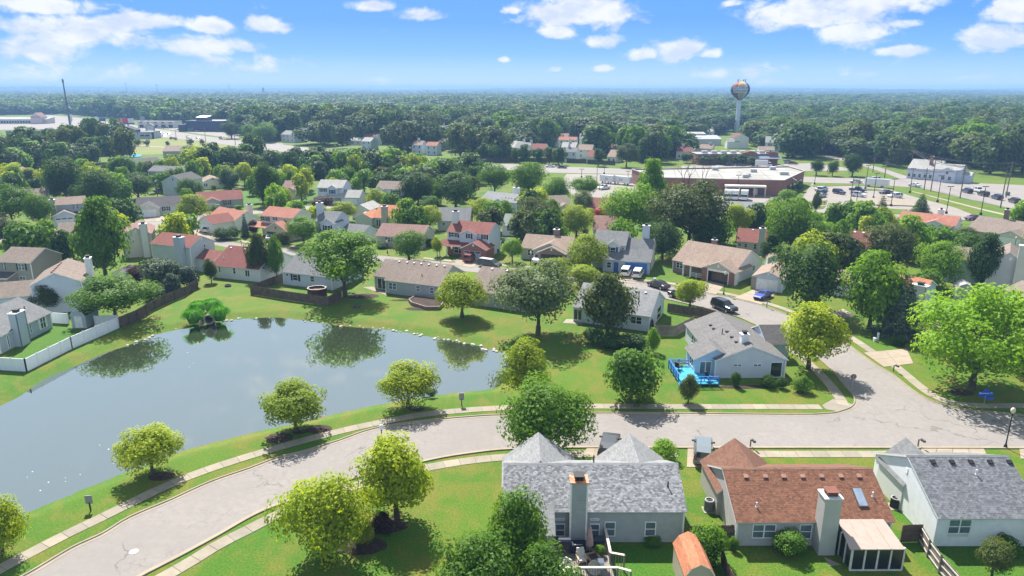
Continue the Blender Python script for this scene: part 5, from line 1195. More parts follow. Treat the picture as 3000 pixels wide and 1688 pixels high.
# ---- shops and other flat roofed buildings -----------------------------------------------
ROOFW = plain((0.27, 0.26, 0.245), .8, var=.22, scale=.16, name='flat_roof_pale'); ROOFG = plain((0.24, 0.245, 0.265), .8, var=.1, scale=.2, name='flat_roof_grey')
gs = House('red brick grocery store with wide pale flat roof', (1946, 520), (2287, 531), 5.4, BRK, ROOFW, rot=-11, D=36, main=False, name='grocery_store', cat='store', trim=plain((.42, .41, .40), .6, name='parapet'))
fp_ = [(q.dot(gs.ex), q.dot(gs.ey)) for q in (Vector(p) - gs.o for p in ((50, 244, 0), (91.5, 236, 0), (110, 264.7, 0), (110, 280, 0), (46, 270, 0)))]
wb, rb_, pb = MB(), MB(), MB()
for (xa, ya), (xb, yb) in zip(fp_, fp_[1:] + fp_[:1]): wb.poly([(xa, ya, 0), (xb, yb, 0), (xb, yb, 5.3), (xa, ya, 5.3)]); pb.beam((xa, ya, 5.35), (xb, yb, 5.35), .35, .22)
wb.build('wall', BRK, gs.root); rb_.poly([(x, y, 4.95) for x, y in fp_]).build('roof', ROOFW, gs.root); pb.build('parapet', gs.trim, gs.root)
for k in range(6): MB().box(4 + k * 8, 3, 4.96, 4.25 + k * 8, 30, 5.02).build('roof_seam', plain((.18, .175, .17), .8, name='roof_seam'), gs.root)
def rooftop(H, x, y, z, wx=2.2, wy=1.8, hh=1.2, mat=None): MB().box(x, y, z, x + wx, y + wy, z + hh).build('roof_unit', mat or plain((.45, .46, .47), .5, .2, name='roof_unit'), H.root)
for (p, q) in (((750, 345), 2.0), ((790, 330), 1.6), ((1215, 310), 3.0), ((850, 275), 2.2), ((1090, 245), 2.2), ((370, 250), 2.2)): x, y = gs.atz(*T5(*p), 5.0); rooftop(gs, x, y, 5.0, q, q * .8, 1.1)
cn = MB(); x0, _ = gs.front(*T5(530, 450), -3); x1, _ = gs.front(*T5(1042, 470), -3); cn.box(x0, -4.0, 3.1, x1, 0, 3.7); gs_c = cn.build('canopy', plain((.62, .57, .50), .6, name='canopy'), gs.root)
for k in (.02, .35, .72, .98): MB().box(x0 + (x1 - x0) * k - .2, -3.8, 0, x0 + (x1 - x0) * k + .2, -3.4, 3.1).build('canopy_post', plain((.55, .42, .34), .7, name='post_tan'), gs.root)
MB().box(x0, -.05, 0, x1, -.01, 3.1).build('dock_shade_panel', plain((.16, .10, .10), .7, name='dock_shade'), gs.root); MB().box(x1 - 3.6, -.12, .2, x1 - 2.2, -.06, 2.3).build('door', WHITE, gs.root)  # dark sheet under the canopy; the shade there is put into its colour
(ga, gb_) = (Vector((*fp_[1], 0)), Vector((*fp_[2], 0)))
for k in range(3): p, q = ga.lerp(gb_, .2 + .25 * k), ga.lerp(gb_, .38 + .25 * k); MB().beam(p + Vector((.1, -.1, 1.6)), q + Vector((.1, -.1, 1.6)), .2, 2.4).build('shop_window', PANE, gs.root)
sm = House('brick strip of shops with a blue metal awning and trees in front', D5(555, 325), D5(1330, 345), 4.8, BRK, ROOFG, rot=0, D=18, main=False, name='shop_row', cat='shops', trim=plain((.34, .20, .17), .7, name='shop_cornice'))
sm.block(0, sm.L, 0, 17, 4.8, 'flat', roof=ROOFG); sm.block(0, 6, -3, 1, 4.4, 'flat'); sm.block(sm.L * .58, sm.L * .74, -1.0, 2, 5.4, 'y', .28, roof='brown'); sm.block(sm.L * .60, sm.L + 1.0, -3.2, .2, 2.9, 'shed', .35, roof=plain((.17, .20, .27), .5, .4, name='blue_metal_roof'), z0=2.7); sm.block(sm.L * .88, sm.L, -.6, 3, 5.6, 'flat', roof=ROOFG)
for k in range(9): a = sm.L * (.60 + .043 * k); sm.win('f', a + .2, .5, a + sm.L * .04, 2.4, base=0, grid=False, pane=PANE2, name='shop_window')
for k in range(7): rooftop(sm, sm.L * (.12 + .12 * k), 7, 4.4, 2.6, 2.2, 1.3)
lg = House('long low grey metal building below the water tower', D5(390, 170), D5(860, 190), 6.0, siding((.42, .42, .45)), ROOFG, rot=0, D=26, main=False, name='long_building', cat='building'); lg.block(0, lg.L * .75, 12, 26, 6.5, 'x', .12, roof=ROOFW); lg.block(lg.L * .1, lg.L, 0, 12, 4.0, 'shed', .14, roof=plain((.30, .31, .36), .5, .2, name='metal_roof'))
for k in range(4): MB().box(lg.L * .2 + k * 3, 3, 4.6, lg.L * .2 + k * 3 + 1.6, 4, 4.9).build('skylight', WHITE, lg.root)
bk = House('dark blue boxy store with a white roof monitor beside the far parking lot', D2(480, 225), D2(1000, 235), 9.0, siding((.035, .040, .085), .5), ROOFW, rot=-8, D=30, main=False, name='dark_store', cat='store'); bk.block(0, bk.L * .95, 0, 28, 9.0, 'flat'); bk.block(6, 16, 6, 14, 11.5, 'shed', .15, z0=8.6, roof=plain((.55, .65, .66), .4, .2, name='monitor_roof')); bk.block(-6, .2, -2, 10, 6, 'flat')
for k in range(2): MB().box(1 + k * 3, -.06, .2, 3.4 + k * 3, 0, 3).build('shop_window', PANE2, bk.root)
wl = House('pale long strip mall with a pointed entrance gable at the far left', D1(-120, 205), D1(640, 208), 4.6, siding((.52, .50, .46)), ROOFW, rot=3, D=18, main=False, name='strip_mall', cat='shops'); wl.block(0, wl.L, 0, 14, 4.6, 'shed', .12, roof=ROOFW); wl.block(wl.L * .74, wl.L * .93, -3, 8, 7.0, 'y', .8, wall=siding((.60, .50, .46)), roof='mauve')
for k in range(12): wl.win('f', wl.L * (.1 + .05 * k), .6, wl.L * (.14 + .05 * k), 3.0, base=0, grid=False, name='shop_window')
sg = MB(); wl_c = wl.L * .835
for k in range(6): MB().box(wl_c - 5 + k * 1.7, -3.15, 6.2, wl_c - 4 + k * 1.7, -3.02, 7.4).build('sign_letter', plain((.45, .12, .12), .5, name='sign_red'), wl.root)
wm_ = House('pale store row with red signs beyond the highway', D2(-250, 235), D2(330, 235), 6, siding((.62, .60, .58)), ROOFW, rot=-5, D=15, main=False, name='store_row', cat='shops'); wm_.block(0, wm_.L, 0, 14, 6, 'flat')
for k in range(5): MB().box(wm_.L * (.05 + .2 * k), -.08, .3, wm_.L * (.16 + .2 * k), 0, 3).build('shop_window', PANE, wm_.root); MB().box(wm_.L * (.06 + .2 * k), -.15, 4.2, wm_.L * (.14 + .2 * k), -.03, 5.3).build('sign_panel', plain((.42, .10, .09), .5, name='sign_red2'), wm_.root)
bt = House('low pale building with dark awnings and small windows behind the left woods', D1(1800, 395), D1(2260, 398), 5.0, siding((.48, .49, .51)), ROOFG, rot=0, D=14, main=False, name='bank_building', cat='building'); bt.block(0, bt.L, 0, 14, 5.0, 'flat'); bt.block(bt.L * .62, bt.L, -1.5, 3, 4.4, 'flat')
for k in range(3): bt.win('f', bt.L * (.14 + .2 * k), 3.0, bt.L * (.20 + .2 * k), 4.0, base=0, grid=False)
for k in range(2): MB().slab([(bt.L * (.68 + .16 * k), -2.8, 2.2), (bt.L * (.80 + .16 * k), -2.8, 2.2), (bt.L * (.80 + .16 * k), -1.5, 3.2), (bt.L * (.68 + .16 * k), -1.5, 3.2)], .1).build('awning', DARK, bt.root)
gb = MB(); p = bt.o
gable_dark = House('black gabled roof rising in front of the billboard', D1(1745, 362), D1(2000, 375), 6.5, siding((.05, .06, .10)), 'black', rot=0, D=8, apex=D1(1790, 308), L=14, name='dark_gable_building', cat='building', m=.35)
rb = House('low pale commercial building with dark gable at the far left', D1(80, 378), D1(800, 375), 3.6, siding((.30, .29, .29)), ROOFG, rot=2, D=9, main=False, name='commercial_building', cat='building'); rb.block(0, rb.L, 0, 9, 3.6, 'flat', roof=plain((.05, .055, .08), .8, name='roof_navy')); rb.block(rb.L * .78, rb.L, -.4, 7, 3.6, 'y', .5, wall=siding((.06, .07, .11)), roof='black')
for k in range(3): rb.win('f', rb.L * (.2 + .25 * k), 2.2, rb.L * (.24 + .25 * k), 3.2, base=0, grid=False)
sc = House('low grey roofed building beside the mown field', D2(130, 690), D2(640, 640), 3.2, 'tan', 'taupe', rot=12, D=16, m=.3, name='school_building', cat='building', ridge=None)
for (A, B, hh, lab) in (((208, 289), (314, 289), 8, 'white warehouse roof far away on the left horizon'), ((452, 290), (530, 291), 8, 'pale tan warehouse far away right of the two masts'), ((70, 282), (86, 282), 7, 'tiny pale far building at the left horizon')):
    q = House(lab, A, B, hh, siding((.60, .56, .50)), ROOFW, rot=0, D=60, main=False, name='warehouse', cat='warehouse'); q.block(0, q.L, 0, 60, hh, 'flat'); FARPOS.append(q.o)
SHOPS = [gs, sm, lg, bk, wl, wm_, bt, rb, sc, hc, hj, gable_dark]
# ------------------------------------------------------------------ trees
def foliage(name, a, b_, tr=0.34):
    m, t = nmat('foliage_' + name)
    if t:
        at = t.new('ShaderNodeAttribute'); at.attribute_name = 'tone'
        rnd = t.new('ShaderNodeObjectInfo').outputs['Random']
        c = t.mix(at.outputs['Fac'], a, b_)
        c = t.mix(rnd, t.mix(1.0, c, (0.72, 0.78, 0.80), 'MULTIPLY'), t.mix(1.0, c, (1.28, 1.22, 1.02), 'MULTIPLY'))
        n = t.noise(t.new('ShaderNodeTexCoord').outputs['Object'], 9.0, 3)
        c = t.mix(t.smooth(n, .3, .7), t.mix(1.0, c, (.80, .82, .80), 'MULTIPLY'), c)
        p = princ(t, c, 0.62, 0, 0.18)
        tl = t.new('ShaderNodeBsdfTranslucent'); t.link(t.mix(1.0, c, (1.9, 1.7, 0.55), 'MULTIPLY'), tl.inputs[0])
        ms = t.new('ShaderNodeMixShader'); ms.inputs[0].default_value = tr
        t.link(p.outputs[0], ms.inputs[1]); t.link(tl.outputs[0], ms.inputs[2]); finish(t, ms.outputs[0])
    return m
FOL = dict(Y=foliage('yellow_green', (0.168, 0.269, 0.013), (0.336, 0.392, 0.026), .42), G=foliage('green', (0.067, 0.168, 0.013), (0.134, 0.246, 0.022), .38), D=foliage('dark', (0.029, 0.083, 0.015), (0.069, 0.140, 0.026)),
           O=foliage('olive', (0.056, 0.094, 0.024), (0.110, 0.143, 0.044)), L=foliage('lime', (0.118, 0.263, 0.013), (0.202, 0.336, 0.024), .42), W=foliage('silver', (0.106, 0.168, 0.066), (0.207, 0.263, 0.127)),
           C=foliage('needles', (0.036, 0.069, 0.044), (0.076, 0.118, 0.073), .15), P=foliage('purple', (0.038, 0.015, 0.022), (0.084, 0.031, 0.040), .2), R=foliage('red', (0.336, 0.034, 0.022), (0.470, 0.101, 0.055)),
           F=foliage('forest', (.032, .074, .018), (.072, .118, .032), .28), B=foliage('blue_spruce', (0.062, 0.112, 0.088), (0.123, 0.185, 0.149), .15))
BARK = plain((0.10, 0.075, 0.055), .9, var=.3, scale=4, name='bark'); BARKP = plain((0.12, 0.10, 0.085), .9, var=.3, scale=4, name='bark_grey')
def leafmesh(name, C, N, S, T, aspect=1.55):
    """diamond leaves at C with normals N, size S and tone T"""
    n = len(C); r = np.random.RandomState(n)
    a = np.cross(N, r.normal(size=(n, 3))); a /= np.linalg.norm(a, axis=1)[:, None] + 1e-9; b = np.cross(N, a)
    S = S[:, None]; k = S / aspect
    bend = N * (S * .25)
    V = np.stack([C - a * S, C - b * k + bend, C + a * S, C + b * k + bend], 1).reshape(-1, 3).astype(np.float32)
    me = bpy.data.meshes.new(name); me.vertices.add(4 * n); me.vertices.foreach_set('co', V.ravel())
    me.loops.add(4 * n); me.loops.foreach_set('vertex_index', np.arange(4 * n, dtype=np.int32)); me.polygons.add(n)
    me.polygons.foreach_set('loop_start', np.arange(0, 4 * n, 4, dtype=np.int32)); me.polygons.foreach_set('loop_total', np.full(n, 4, dtype=np.int32))
    at = me.attributes.new('tone', 'FLOAT', 'FACE'); at.data.foreach_set('value', np.clip(T, 0, 1).astype(np.float32))
    me.update(); me.materials.append(FOL['G']); return me
def sphere(r, n):
    d = r.normal(size=(n, 3)); return d / np.linalg.norm(d, axis=1)[:, None]
def crown(shape, seed, n, leaf, lobes=26, z0=.22, lump=.24):
    """crown of unit height (trunk foot at 0, top at 1) and unit width"""
    r = np.random.RandomState(seed); cz = (1 + z0) / 2; hz = (1 - z0) / 2
    d = sphere(r, lobes); d[:, 2] = d[:, 2] * .95 + .1
    rad_ = r.uniform(.38, .90, lobes)
    prof = np.ones(lobes)
    if shape == 'tall': prof = np.interp(d[:, 2], [-1, -.4, .3, 1], [.9, 1, .85, .5])
    if shape == 'pear': prof = np.interp(d[:, 2], [-1, -.3, .4, 1], [1.0, 1.05, .82, .55])
    if shape == 'spread': prof = np.interp(d[:, 2], [-1, 0, .5, 1], [.6, 1.12, 1.02, .8])
    if shape == 'bush': prof = np.interp(d[:, 2], [-1, -.5, .5, 1], [1.1, 1.1, .95, .8])
    L = np.stack([d[:, 0] * .5 * rad_ * prof, d[:, 1] * .5 * rad_ * prof, cz + d[:, 2] * hz * rad_], 1)
    lr = lump * r.uniform(.62, 1.15, lobes)
    pick = r.choice(lobes, n, p=lr ** 2 / (lr ** 2).sum()); q = sphere(r, n); q[:, 2] = np.where(r.rand(n) < .35, np.abs(q[:, 2]), q[:, 2])
    rr = np.where(r.rand(n) < .78, r.uniform(.80, 1.06, n), r.uniform(.15, .8, n)) * lr[pick]
    C = L[pick] + q * rr[:, None] * np.array([1, 1, 1.0 * hz / .42])
    C[:, 2] = np.maximum(C[:, 2], z0 * .55 + r.uniform(0, .05, n)); C[:, 2] = np.minimum(C[:, 2], 1.0 + r.uniform(-.02, .02, n))
    o = C - np.array([0, 0, cz - .12]); o /= np.linalg.norm(o, axis=1)[:, None] + 1e-6
    N = q * .55 + o * .45 + sphere(r, n) * .55 + np.array([0, 0, .22]); N /= np.linalg.norm(N, axis=1)[:, None]
    ltone = r.uniform(.15, .85, lobes); T = ltone[pick] * .55 + r.uniform(0, 1, n) * .45
    S = leaf * r.uniform(.6, 1.35, n)
    return C, N, S, T, L
def conifer(seed, n, leaf, z0=.04, wid=1.0, tiers=15):
    r = np.random.RandomState(seed); C = []; N = []
    per = n // (tiers * 11)
    for i in range(tiers):
        f = i / (tiers - 1); z = z0 + (1 - z0) * (f ** .92) * .97; R = .5 * wid * (1 - f) ** .85 + .02; nb = max(4, int(13 * (1 - f) + 4))
        for k in range(nb):
            a = 2 * math.pi * (k + r.uniform(-.3, .3)) / nb + i; Rk = R * r.uniform(.78, 1.08)
            m_ = max(5, int(per * (.5 + 1.2 * (1 - f))))
            s = r.uniform(.12, 1, m_) ** .7; w_ = (1 - s) * .11 + .02
            lat = r.normal(size=m_) * w_
            x = np.cos(a) * Rk * s - np.sin(a) * lat; y = np.sin(a) * Rk * s + np.cos(a) * lat
            zz = z - Rk * .30 * s + .07 * Rk * s ** 3 + r.normal(size=m_) * .008
            C.append(np.stack([x, y, zz], 1)); nn = np.stack([np.cos(a) * np.full(m_, .4), np.sin(a) * np.full(m_, .4), np.full(m_, .9)], 1) + r.normal(size=(m_, 3)) * .45; N.append(nn)
    C = np.concatenate(C); N = np.concatenate(N); N /= np.linalg.norm(N, axis=1)[:, None]; C[:, 2] = np.clip(C[:, 2], z0 * .6, 1.0)
    return C, N, leaf * r.uniform(.6, 1.3, len(C)), r.uniform(0, 1, len(C)), None
def trunkmesh(L, z0, seed, rw=.035, limbs=9):
    r = random.Random(seed); b = MB(); top = Vector((r.uniform(-.03, .03), r.uniform(-.03, .03), z0 + (1 - z0) * .45)); p = Vector((0, 0, -.02)); k = 4
    for i in range(k):
        q = Vector((0, 0, -.02)).lerp(top, (i + 1) / k) + Vector((r.uniform(-.012, .012), r.uniform(-.012, .012), 0)); b.tube(p, q, rw * (1.25 if i == 0 else 1 - .2 * i), rw * (.8 - .15 * i + (.2 if i == 0 else 0)), 7, caps=False); p = q
    if L is not None:
        for j in range(min(limbs, len(L))):
            e = Vector(L[j]); s = Vector((0, 0, z0 * .75 + (top.z - z0 * .75) * r.uniform(.1, .9))); mid = s.lerp(e, .5) + Vector((0, 0, -.03)); b.tube(s, mid, rw * .42, rw * .3, 5, caps=False); b.tube(mid, e, rw * .3, rw * .1, 5, caps=False)
    return b.data('trunk', [BARK])
PRO = {}
def proto(key, *a, con=False, z0=.22, rw=.035, limbs=9, **kw):
    lst = []
    for sd in range(kw.pop('var', 3)):
        C, N, S, T, L = conifer(sd * 7 + 3, *a, z0=z0, **kw) if con else crown(a[0], sd * 11 + len(key), a[1], a[2], z0=z0, **kw)
        lst.append((leafmesh('crown', C, N, S, T, 3.2 if con else 1.55), trunkmesh(L, z0, sd, rw, limbs)))
    PRO[key] = lst
proto('round', 'round', 9500, .0220, lobes=44, z0=.19, lump=.20, var=4)
proto('pear', 'pear', 10000, .0210, lobes=48, z0=.15, lump=.19, var=3)
proto('big', 'round', 10500, .0195, lobes=60, z0=.09, lump=.18, var=3)
proto('spread', 'spread', 11000, .0185, lobes=70, z0=.20, lump=.155, rw=.03, limbs=16, var=2)
proto('wide', 'spread', 16000, .0150, lobes=110, z0=.06, lump=.125, rw=.026, limbs=20, var=1)
proto('tall', 'tall', 8500, .0285, lobes=56, z0=.10, lump=.19, var=2)
proto('bush', 'bush', 4200, .036, lobes=24, z0=.02, lump=.26, var=3)
proto('spruce', 6500, .030, con=True, z0=.05, var=2)
proto('cypress', 1500, .05, con=True, z0=.02, var=1, tiers=12)
proto('mid', 'round', 1500, .056, lobes=24, z0=.10, lump=.23, var=4)
proto('far', 'round', 420, .085, lobes=16, z0=.05, lump=.27, limbs=3, var=4)
NAMES = dict(round='leafy_tree', pear='leafy_tree', big='shade_tree', spread='spreading_tree', wide='spreading_tree', tall='tall_tree', bush='shrub', spruce='conifer_tree', cypress='cypress_shrub', mid='leafy_tree', far='leafy_tree')
tcount = [0]
CW = dict(G='mid green', D='dark green', F='forest green', L='bright lime green', O='olive green', Y='yellow green', C='blue green', P='purple')
def put_tree(P, h, w_, shape, kind, label, group=None, cat=None, name=None, bark=None):
    i = tcount[0]; tcount[0] += 1; rr = random.Random(i * 13 + 5)
    cm_, tm = PRO[shape][i % len(PRO[shape])]
    cat = cat or ('shrub' if shape == 'bush' else 'tree')
    o = empty(name or NAMES[shape], P, rr.uniform(0, 6.28), label, cat, group); o.scale = (w_, w_, h)
    c = link('crown', cm_, o); c.material_slots[0].link = 'OBJECT'; c.material_slots[0].material = FOL[kind]
    if shape not in ('bush', 'cypress'): link('trunk', tm, o)
    return o
def tree(shape, kind, cx, vt, vb, wpx, label, group=None, **kw):
    P = G(cx, vb); P.z = -0.02
    return put_tree(P, max(.5, z_at(P, vt)) * 1.02, wpx * pxm(P), shape, kind, label, group, **kw)
# the trees one can tell apart, from the pond outwards: shape, colour, crown centre, top, foot, width
TREES = [
 ('round', 'Y', 449, 1264, 1390, 178, 'yellow green tree alone on the pond bank left of the other bank trees'), ('round', 'Y', 868, 1132, 1263, 190, 'yellow green tree between two mulch beds on the pond bank'),
 ('round', 'Y', 1196, 1076, 1193, 166, 'yellow green tree on the pond bank nearest the lake sign post'), ('pear', 'Y', 1543, 1005, 1180, 162, 'tall yellow green tree at the right end of the pond'),
 ('big', 'G', 1594, 1120, 1332, 262, 'large green tree between the curving road and the grey house'), ('bush', 'G', 1848, 1026, 1170, 152, 'round green tree leafy to the ground on the lawn left of the blue deck'),
 ('pear', 'Y', 1163, 1291, 1518, 236, 'big yellow green tree with a purple bush at its foot'), ('big', 'Y', 952, 1404, 1640, 258, 'bright yellow green tree in the mulch bed nearest the bottom edge'),
 ('pear', 'G', 1512, 1450, 1720, 195, 'green tree with upright shoots in front of the grey house deck'), ('big', 'G', 1400, 1590, 1830, 270, 'leafy green tree cut off by the bottom edge left of the deck'), ('big', 'G', 1600, 1622, 1840, 220, 'low spreading green tree at the bottom edge before the deck'),
 ('pear', 'Y', 8, 1468, 1625, 150, 'yellow green tree cut off by the left edge near the road'), ('pear', 'Y', 2368, 900, 1082, 188, 'yellow green street tree by the stop sign and corner house'),
 ('wide', 'L', 2845, 838, 1138, 385, 'very large spreading lime green tree at the right side'), ('tall', 'L', 2546, 746, 962, 158, 'ragged bright green tree left of the big spruce'),
 ('spruce', 'B', 2632, 808, 980, 165, 'large blue green spruce in front of the tall square chimney'), ('big', 'D', 2360, 714, 912, 196, 'large round dark maple in front of the white garage gable'),
 ('round', 'Y', 2021, 822, 900, 92, 'small yellow green tree by the road left of the black suv'), ('spread', 'W', 1576, 775, 980, 236, 'large silvery willow like tree between the grey roofs above the pond'),
 ('tall', 'O', 1780, 810, 985, 150, 'dark olive tree in front of the white ranch house with grey roof'), ('round', 'Y', 1354, 811, 930, 152, 'yellow green tree standing alone on the lawn right of the brick planter'),
 ('spread', 'G', 1011, 682, 868, 226, 'big green locust tree in the fenced yard above the pond'), ('spread', 'G', 342, 812, 940, 218, 'wide bright green tree hanging over the white fence and wooden fence'),
 ('tall', 'G', 311, 588, 815, 150, 'very tall green tree in front of the white ranch house at left'), ('pear', 'O', 148, 833, 915, 96, 'olive small tree in front of the white gable house at left'),
 ('cypress', 'D', 413, 752, 800, 14, 'left thin cypress of the pair beside the dark shed'), ('cypress', 'D', 425, 750, 798, 15, 'right thin cypress of the pair beside the dark shed'),
 ('bush', 'C', 474, 760, 846, 100, 'big feathery evergreen above the brown fence'), ('bush', 'C', 506, 802, 858, 56, 'round evergreen bush against the brown fence'), ('bush', 'C', 552, 782, 842, 60, 'evergreen bush at the right end of the brown fence'), ('bush', 'C', 458, 836, 880, 62, 'low evergreen bush at the middle of the brown fence'), ('cypress', 'D', 437, 832, 882, 16, 'thin dark cypress at the left end of the brown fence'), ('cypress', 'D', 86, 850, 888, 34, 'dark pointed cypress beside the white gable house'),
 ('bush', 'P', 401, 780, 842, 46, 'purple leaved tree between the shed and the evergreens'), ('pear', 'O', 620, 760, 828, 40, 'small olive tree at the left corner of the dark red roofed house'),
 ('tall', 'O', 760, 690, 818, 64, 'dark olive tree at the right end of the dark red roof'), ('tall', 'G', 812, 697, 818, 56, 'lighter green tree beside the wooden fence of the pale blue house'),
 ('round', 'G', 890, 640, 718, 98, 'round green street tree before the tall pale blue house'), ('spruce', 'B', 720, 627, 694, 32, 'small blue spruce beside the white orange roofed house'), ('bush', 'P', 745, 645, 690, 26, 'purple leaved small tree right of the small blue spruce'),
 ('round', 'Y', 572, 574, 658, 96, 'round yellow green tree by the red stop sign on the crescent'), ('round', 'Y', 822, 547, 612, 78, 'yellow tree in front of the small white house with mauve roof'), ('tall', 'D', 786, 480, 602, 74, 'tall dark pine tree behind the yellow tree'), ('big', 'D', 677, 494, 556, 66, 'dark round tree right of the ivory gable house'), ('round', 'Y', 718, 480, 550, 56, 'yellow green tree touching the dark round tree at the wood edge'), ('round', 'G', 674, 525, 558, 28, 'little green tree right of the ivory gable house'),
 ('big', 'D', 557, 522, 590, 76, 'dark tree in front of the pale blue gable house'), ('big', 'D', 198, 461, 592, 122, 'huge dark tree behind the grey two storey house'), ('big', 'D', 304, 503, 625, 114, 'big dark tree right of the grey two storey house'), ('big', 'D', 406, 508, 584, 98, 'dark tree left of the pale blue gable house'),
 ('round', 'Y', 42, 480, 555, 66, 'yellow topped tree at the left in front of the pale roof'), ('round', 'Y', 99, 494, 548, 46, 'smaller yellow green tree beside the yellow topped tree'), ('spread', 'G', 40, 545, 665, 130, 'wide feathery green tree at the left edge'), ('big', 'G', 118, 570, 668, 80, 'green tree left of the white garage with tan gable'), ('big', 'O', 24, 640, 716, 84, 'olive brown tree at the left edge above the street'),
 ('bush', 'L', 56, 690, 728, 60, 'bright green bushes behind the taupe house, left one'), ('bush', 'L', 112, 694, 730, 54, 'bright green bushes behind the taupe house, right one'), ('round', 'G', 175, 720, 775, 52, 'green tree between the taupe and the white house at left'), ('bush', 'L', 520, 658, 686, 72, 'low lime tree beyond the big red roofed house'),
 ('round', 'P', 940, 580, 620, 64, 'dark purple round tree before the white house with blue shutters'), ('round', 'Y', 1008, 595, 652, 80, 'yellow green tree behind the tall pale blue house'), ('pear', 'Y', 1109, 556, 622, 72, 'yellow green tree left of the orange roof'), ('big', 'D', 1226, 507, 606, 104, 'left one of the two round dark trees'), ('big', 'D', 1336, 508, 610, 114, 'right one of the two round dark trees'), ('round', 'G', 1262, 577, 622, 64, 'green tree in front of the two round dark trees'), ('pear', 'Y', 1259, 604, 672, 86, 'yellow green tree right of the orange roofed house'), ('big', 'Y', 1412, 583, 656, 80, 'rich green yellow tree between the grey roofs'), ('pear', 'G', 1480, 588, 654, 58, 'light green tree in front of the white cross gabled house'), ('spread', 'O', 1566, 580, 696, 120, 'dark bronze green tree over the pale green roof'), ('big', 'Y', 1688, 605, 698, 104, 'dense tree with yellowish top left of the blue garage house'),
 ('pear', 'Y', 1720, 692, 796, 128, 'yellow green tree in front of the blue garage house'), ('big', 'G', 1198, 678, 764, 102, 'round green tree before the reddish tan roof'), ('round', 'L', 1501, 703, 768, 62, 'small bright green tree with round shadow on the green lawn'), ('round', 'Y', 1281, 697, 752, 34, 'spindly young tree left of the brick garage'), ('bush', 'Y', 1622, 757, 815, 92, 'yellow green tree behind the silvery willow'), ('bush', 'Y', 1713, 780, 838, 78, 'yellow tree left of the white grey roofed ranch house'),
 ('spread', 'L', 1850, 545, 705, 165, 'large bright green tree left of the half dead oak'), ('tall', 'L', 1905, 473, 640, 84, 'tall bright crown rising in front of the grocery'), ('spread', 'O', 2015, 535, 735, 222, 'huge olive oak with bare branches at its top'), ('round', 'Y', 2158, 604, 704, 76, 'yellow tree before the grey roofed house by the grocery'), ('big', 'G', 2310, 584, 748, 138, 'big dark tree with yellowish top beside the pale green chimney'), ('big', 'G', 2375, 652, 765, 112, 'bright green tree left of the long dark red roof'), ('tall', 'G', 2455, 648, 762, 66, 'upright green tree touching the dark red roof'),
 ('big', 'O', 2606, 660, 806, 148, 'big dark olive tree right of the dark red roof'), ('big', 'L', 2745, 714, 845, 132, 'bright lime green tree left of the white chimney house'), ('big', 'D', 2748, 664, 735, 100, 'dark tree before the salmon roofed house'), ('big', 'O', 2822, 667, 722, 64, 'olive tree left of the white garage door at right'), ('tall', 'D', 2872, 690, 842, 88, 'dark tree in front of the white chimney gable'), ('round', 'Y', 2596, 630, 682, 66, 'golden yellow tree left of the salmon roofed house'), ('spruce', 'C', 2578, 575, 652, 58, 'light green conifer by the lot entry lane'), ('spruce', 'D', 2696, 569, 624, 62, 'dark pine behind the salmon roofed house'), ('spruce', 'B', 2452, 596, 655, 38, 'small blue spruce on the lawn below the lot'),
 ('tall', 'O', 2390, 566, 622, 32, 'thin small tree beside the lot entrance'), ('round', 'D', 2392, 470, 514, 40, 'left tree on the grass strip beyond the grocery'), ('round', 'D', 2438, 473, 516, 36, 'middle tree on the grass strip beyond the grocery'), ('big', 'D', 2496, 452, 517, 56, 'right largest tree on the grass strip beyond the grocery'), ('bush', 'G', 2304, 556, 600, 56, 'round bush at the grocery corner'), ('bush', 'L', 2270, 578, 622, 46, 'lime bush behind the grey roofed house by the grocery'), ('tall', 'D', 2340, 530, 562, 26, 'dark conifer like tree at the grocery side wall'),
 ('big', 'G', 1628, 522, 610, 84, 'green tree beside the grey roofed taupe house'), ('spread', 'G', 1716, 518, 585, 84, 'light crowned tree at the edge of the grocery lot'), ('round', 'W', 1706, 562, 632, 56, 'pale silvery tree left of the red roofed house'), ('spread', 'G', 1450, 480, 578, 100, 'left wide tree behind the white cross gabled house'), ('spread', 'G', 1548, 478, 590, 112, 'right wide tree with visible trunk behind the white cross gabled house'), ('bush', 'R', 1755, 612, 640, 44, 'red leaved shrub in front of the red roofed house'),
 ('round', 'O', 2905, 1588, 1690, 96, 'thin young tree in the lower right yard'), ('bush', 'G', 2945, 1575, 1622, 70, 'dark green shrubs along the wall of the lower right house'), ('bush', 'G', 2302, 1558, 1618, 92, 'green bush at the back wall of the brown roofed house'), ('bush', 'G', 2070, 1540, 1652, 104, 'tall green bush behind the orange roofed shed'), ('bush', 'L', 1945, 1292, 1352, 74, 'bright green bush by the drive between the grey gables'), ('bush', 'G', 1910, 1572, 1594, 46, 'low dark shrub below the grey house windows'), ('bush', 'G', 2148, 1575, 1612, 26, 'little bush at the corner of the tan sided house'),
 ('bush', 'G', 2348, 1104, 1148, 50, 'rounded shrub at the porch of the corner house'), ('tall', 'O', 2016, 1102, 1180, 58, 'small grey green tree beside the blue deck corner'), ('bush', 'D', 2154, 1090, 1134, 26, 'tall weedy shrub against the white gable wall'), ('bush', 'D', 2250, 1098, 1134, 38, 'dark flower shrub under the small gable wall window'), ('bush', 'D', 2290, 1108, 1138, 30, 'dark low shrub near the porch opening'), ('tall', 'L', 1913, 964, 1032, 38, 'light green sapling in front of the short wooden fence'), ('bush', 'D', 1790, 972, 1020, 70, 'dark shrub at the foot of the dark olive tree'), ('bush', 'D', 1735, 960, 1005, 60, 'dark shrub beside the patio left of the dark olive tree'), ('bush', 'D', 1850, 980, 1028, 84, 'wide dark shrub in the shade right of the dark olive tree'),
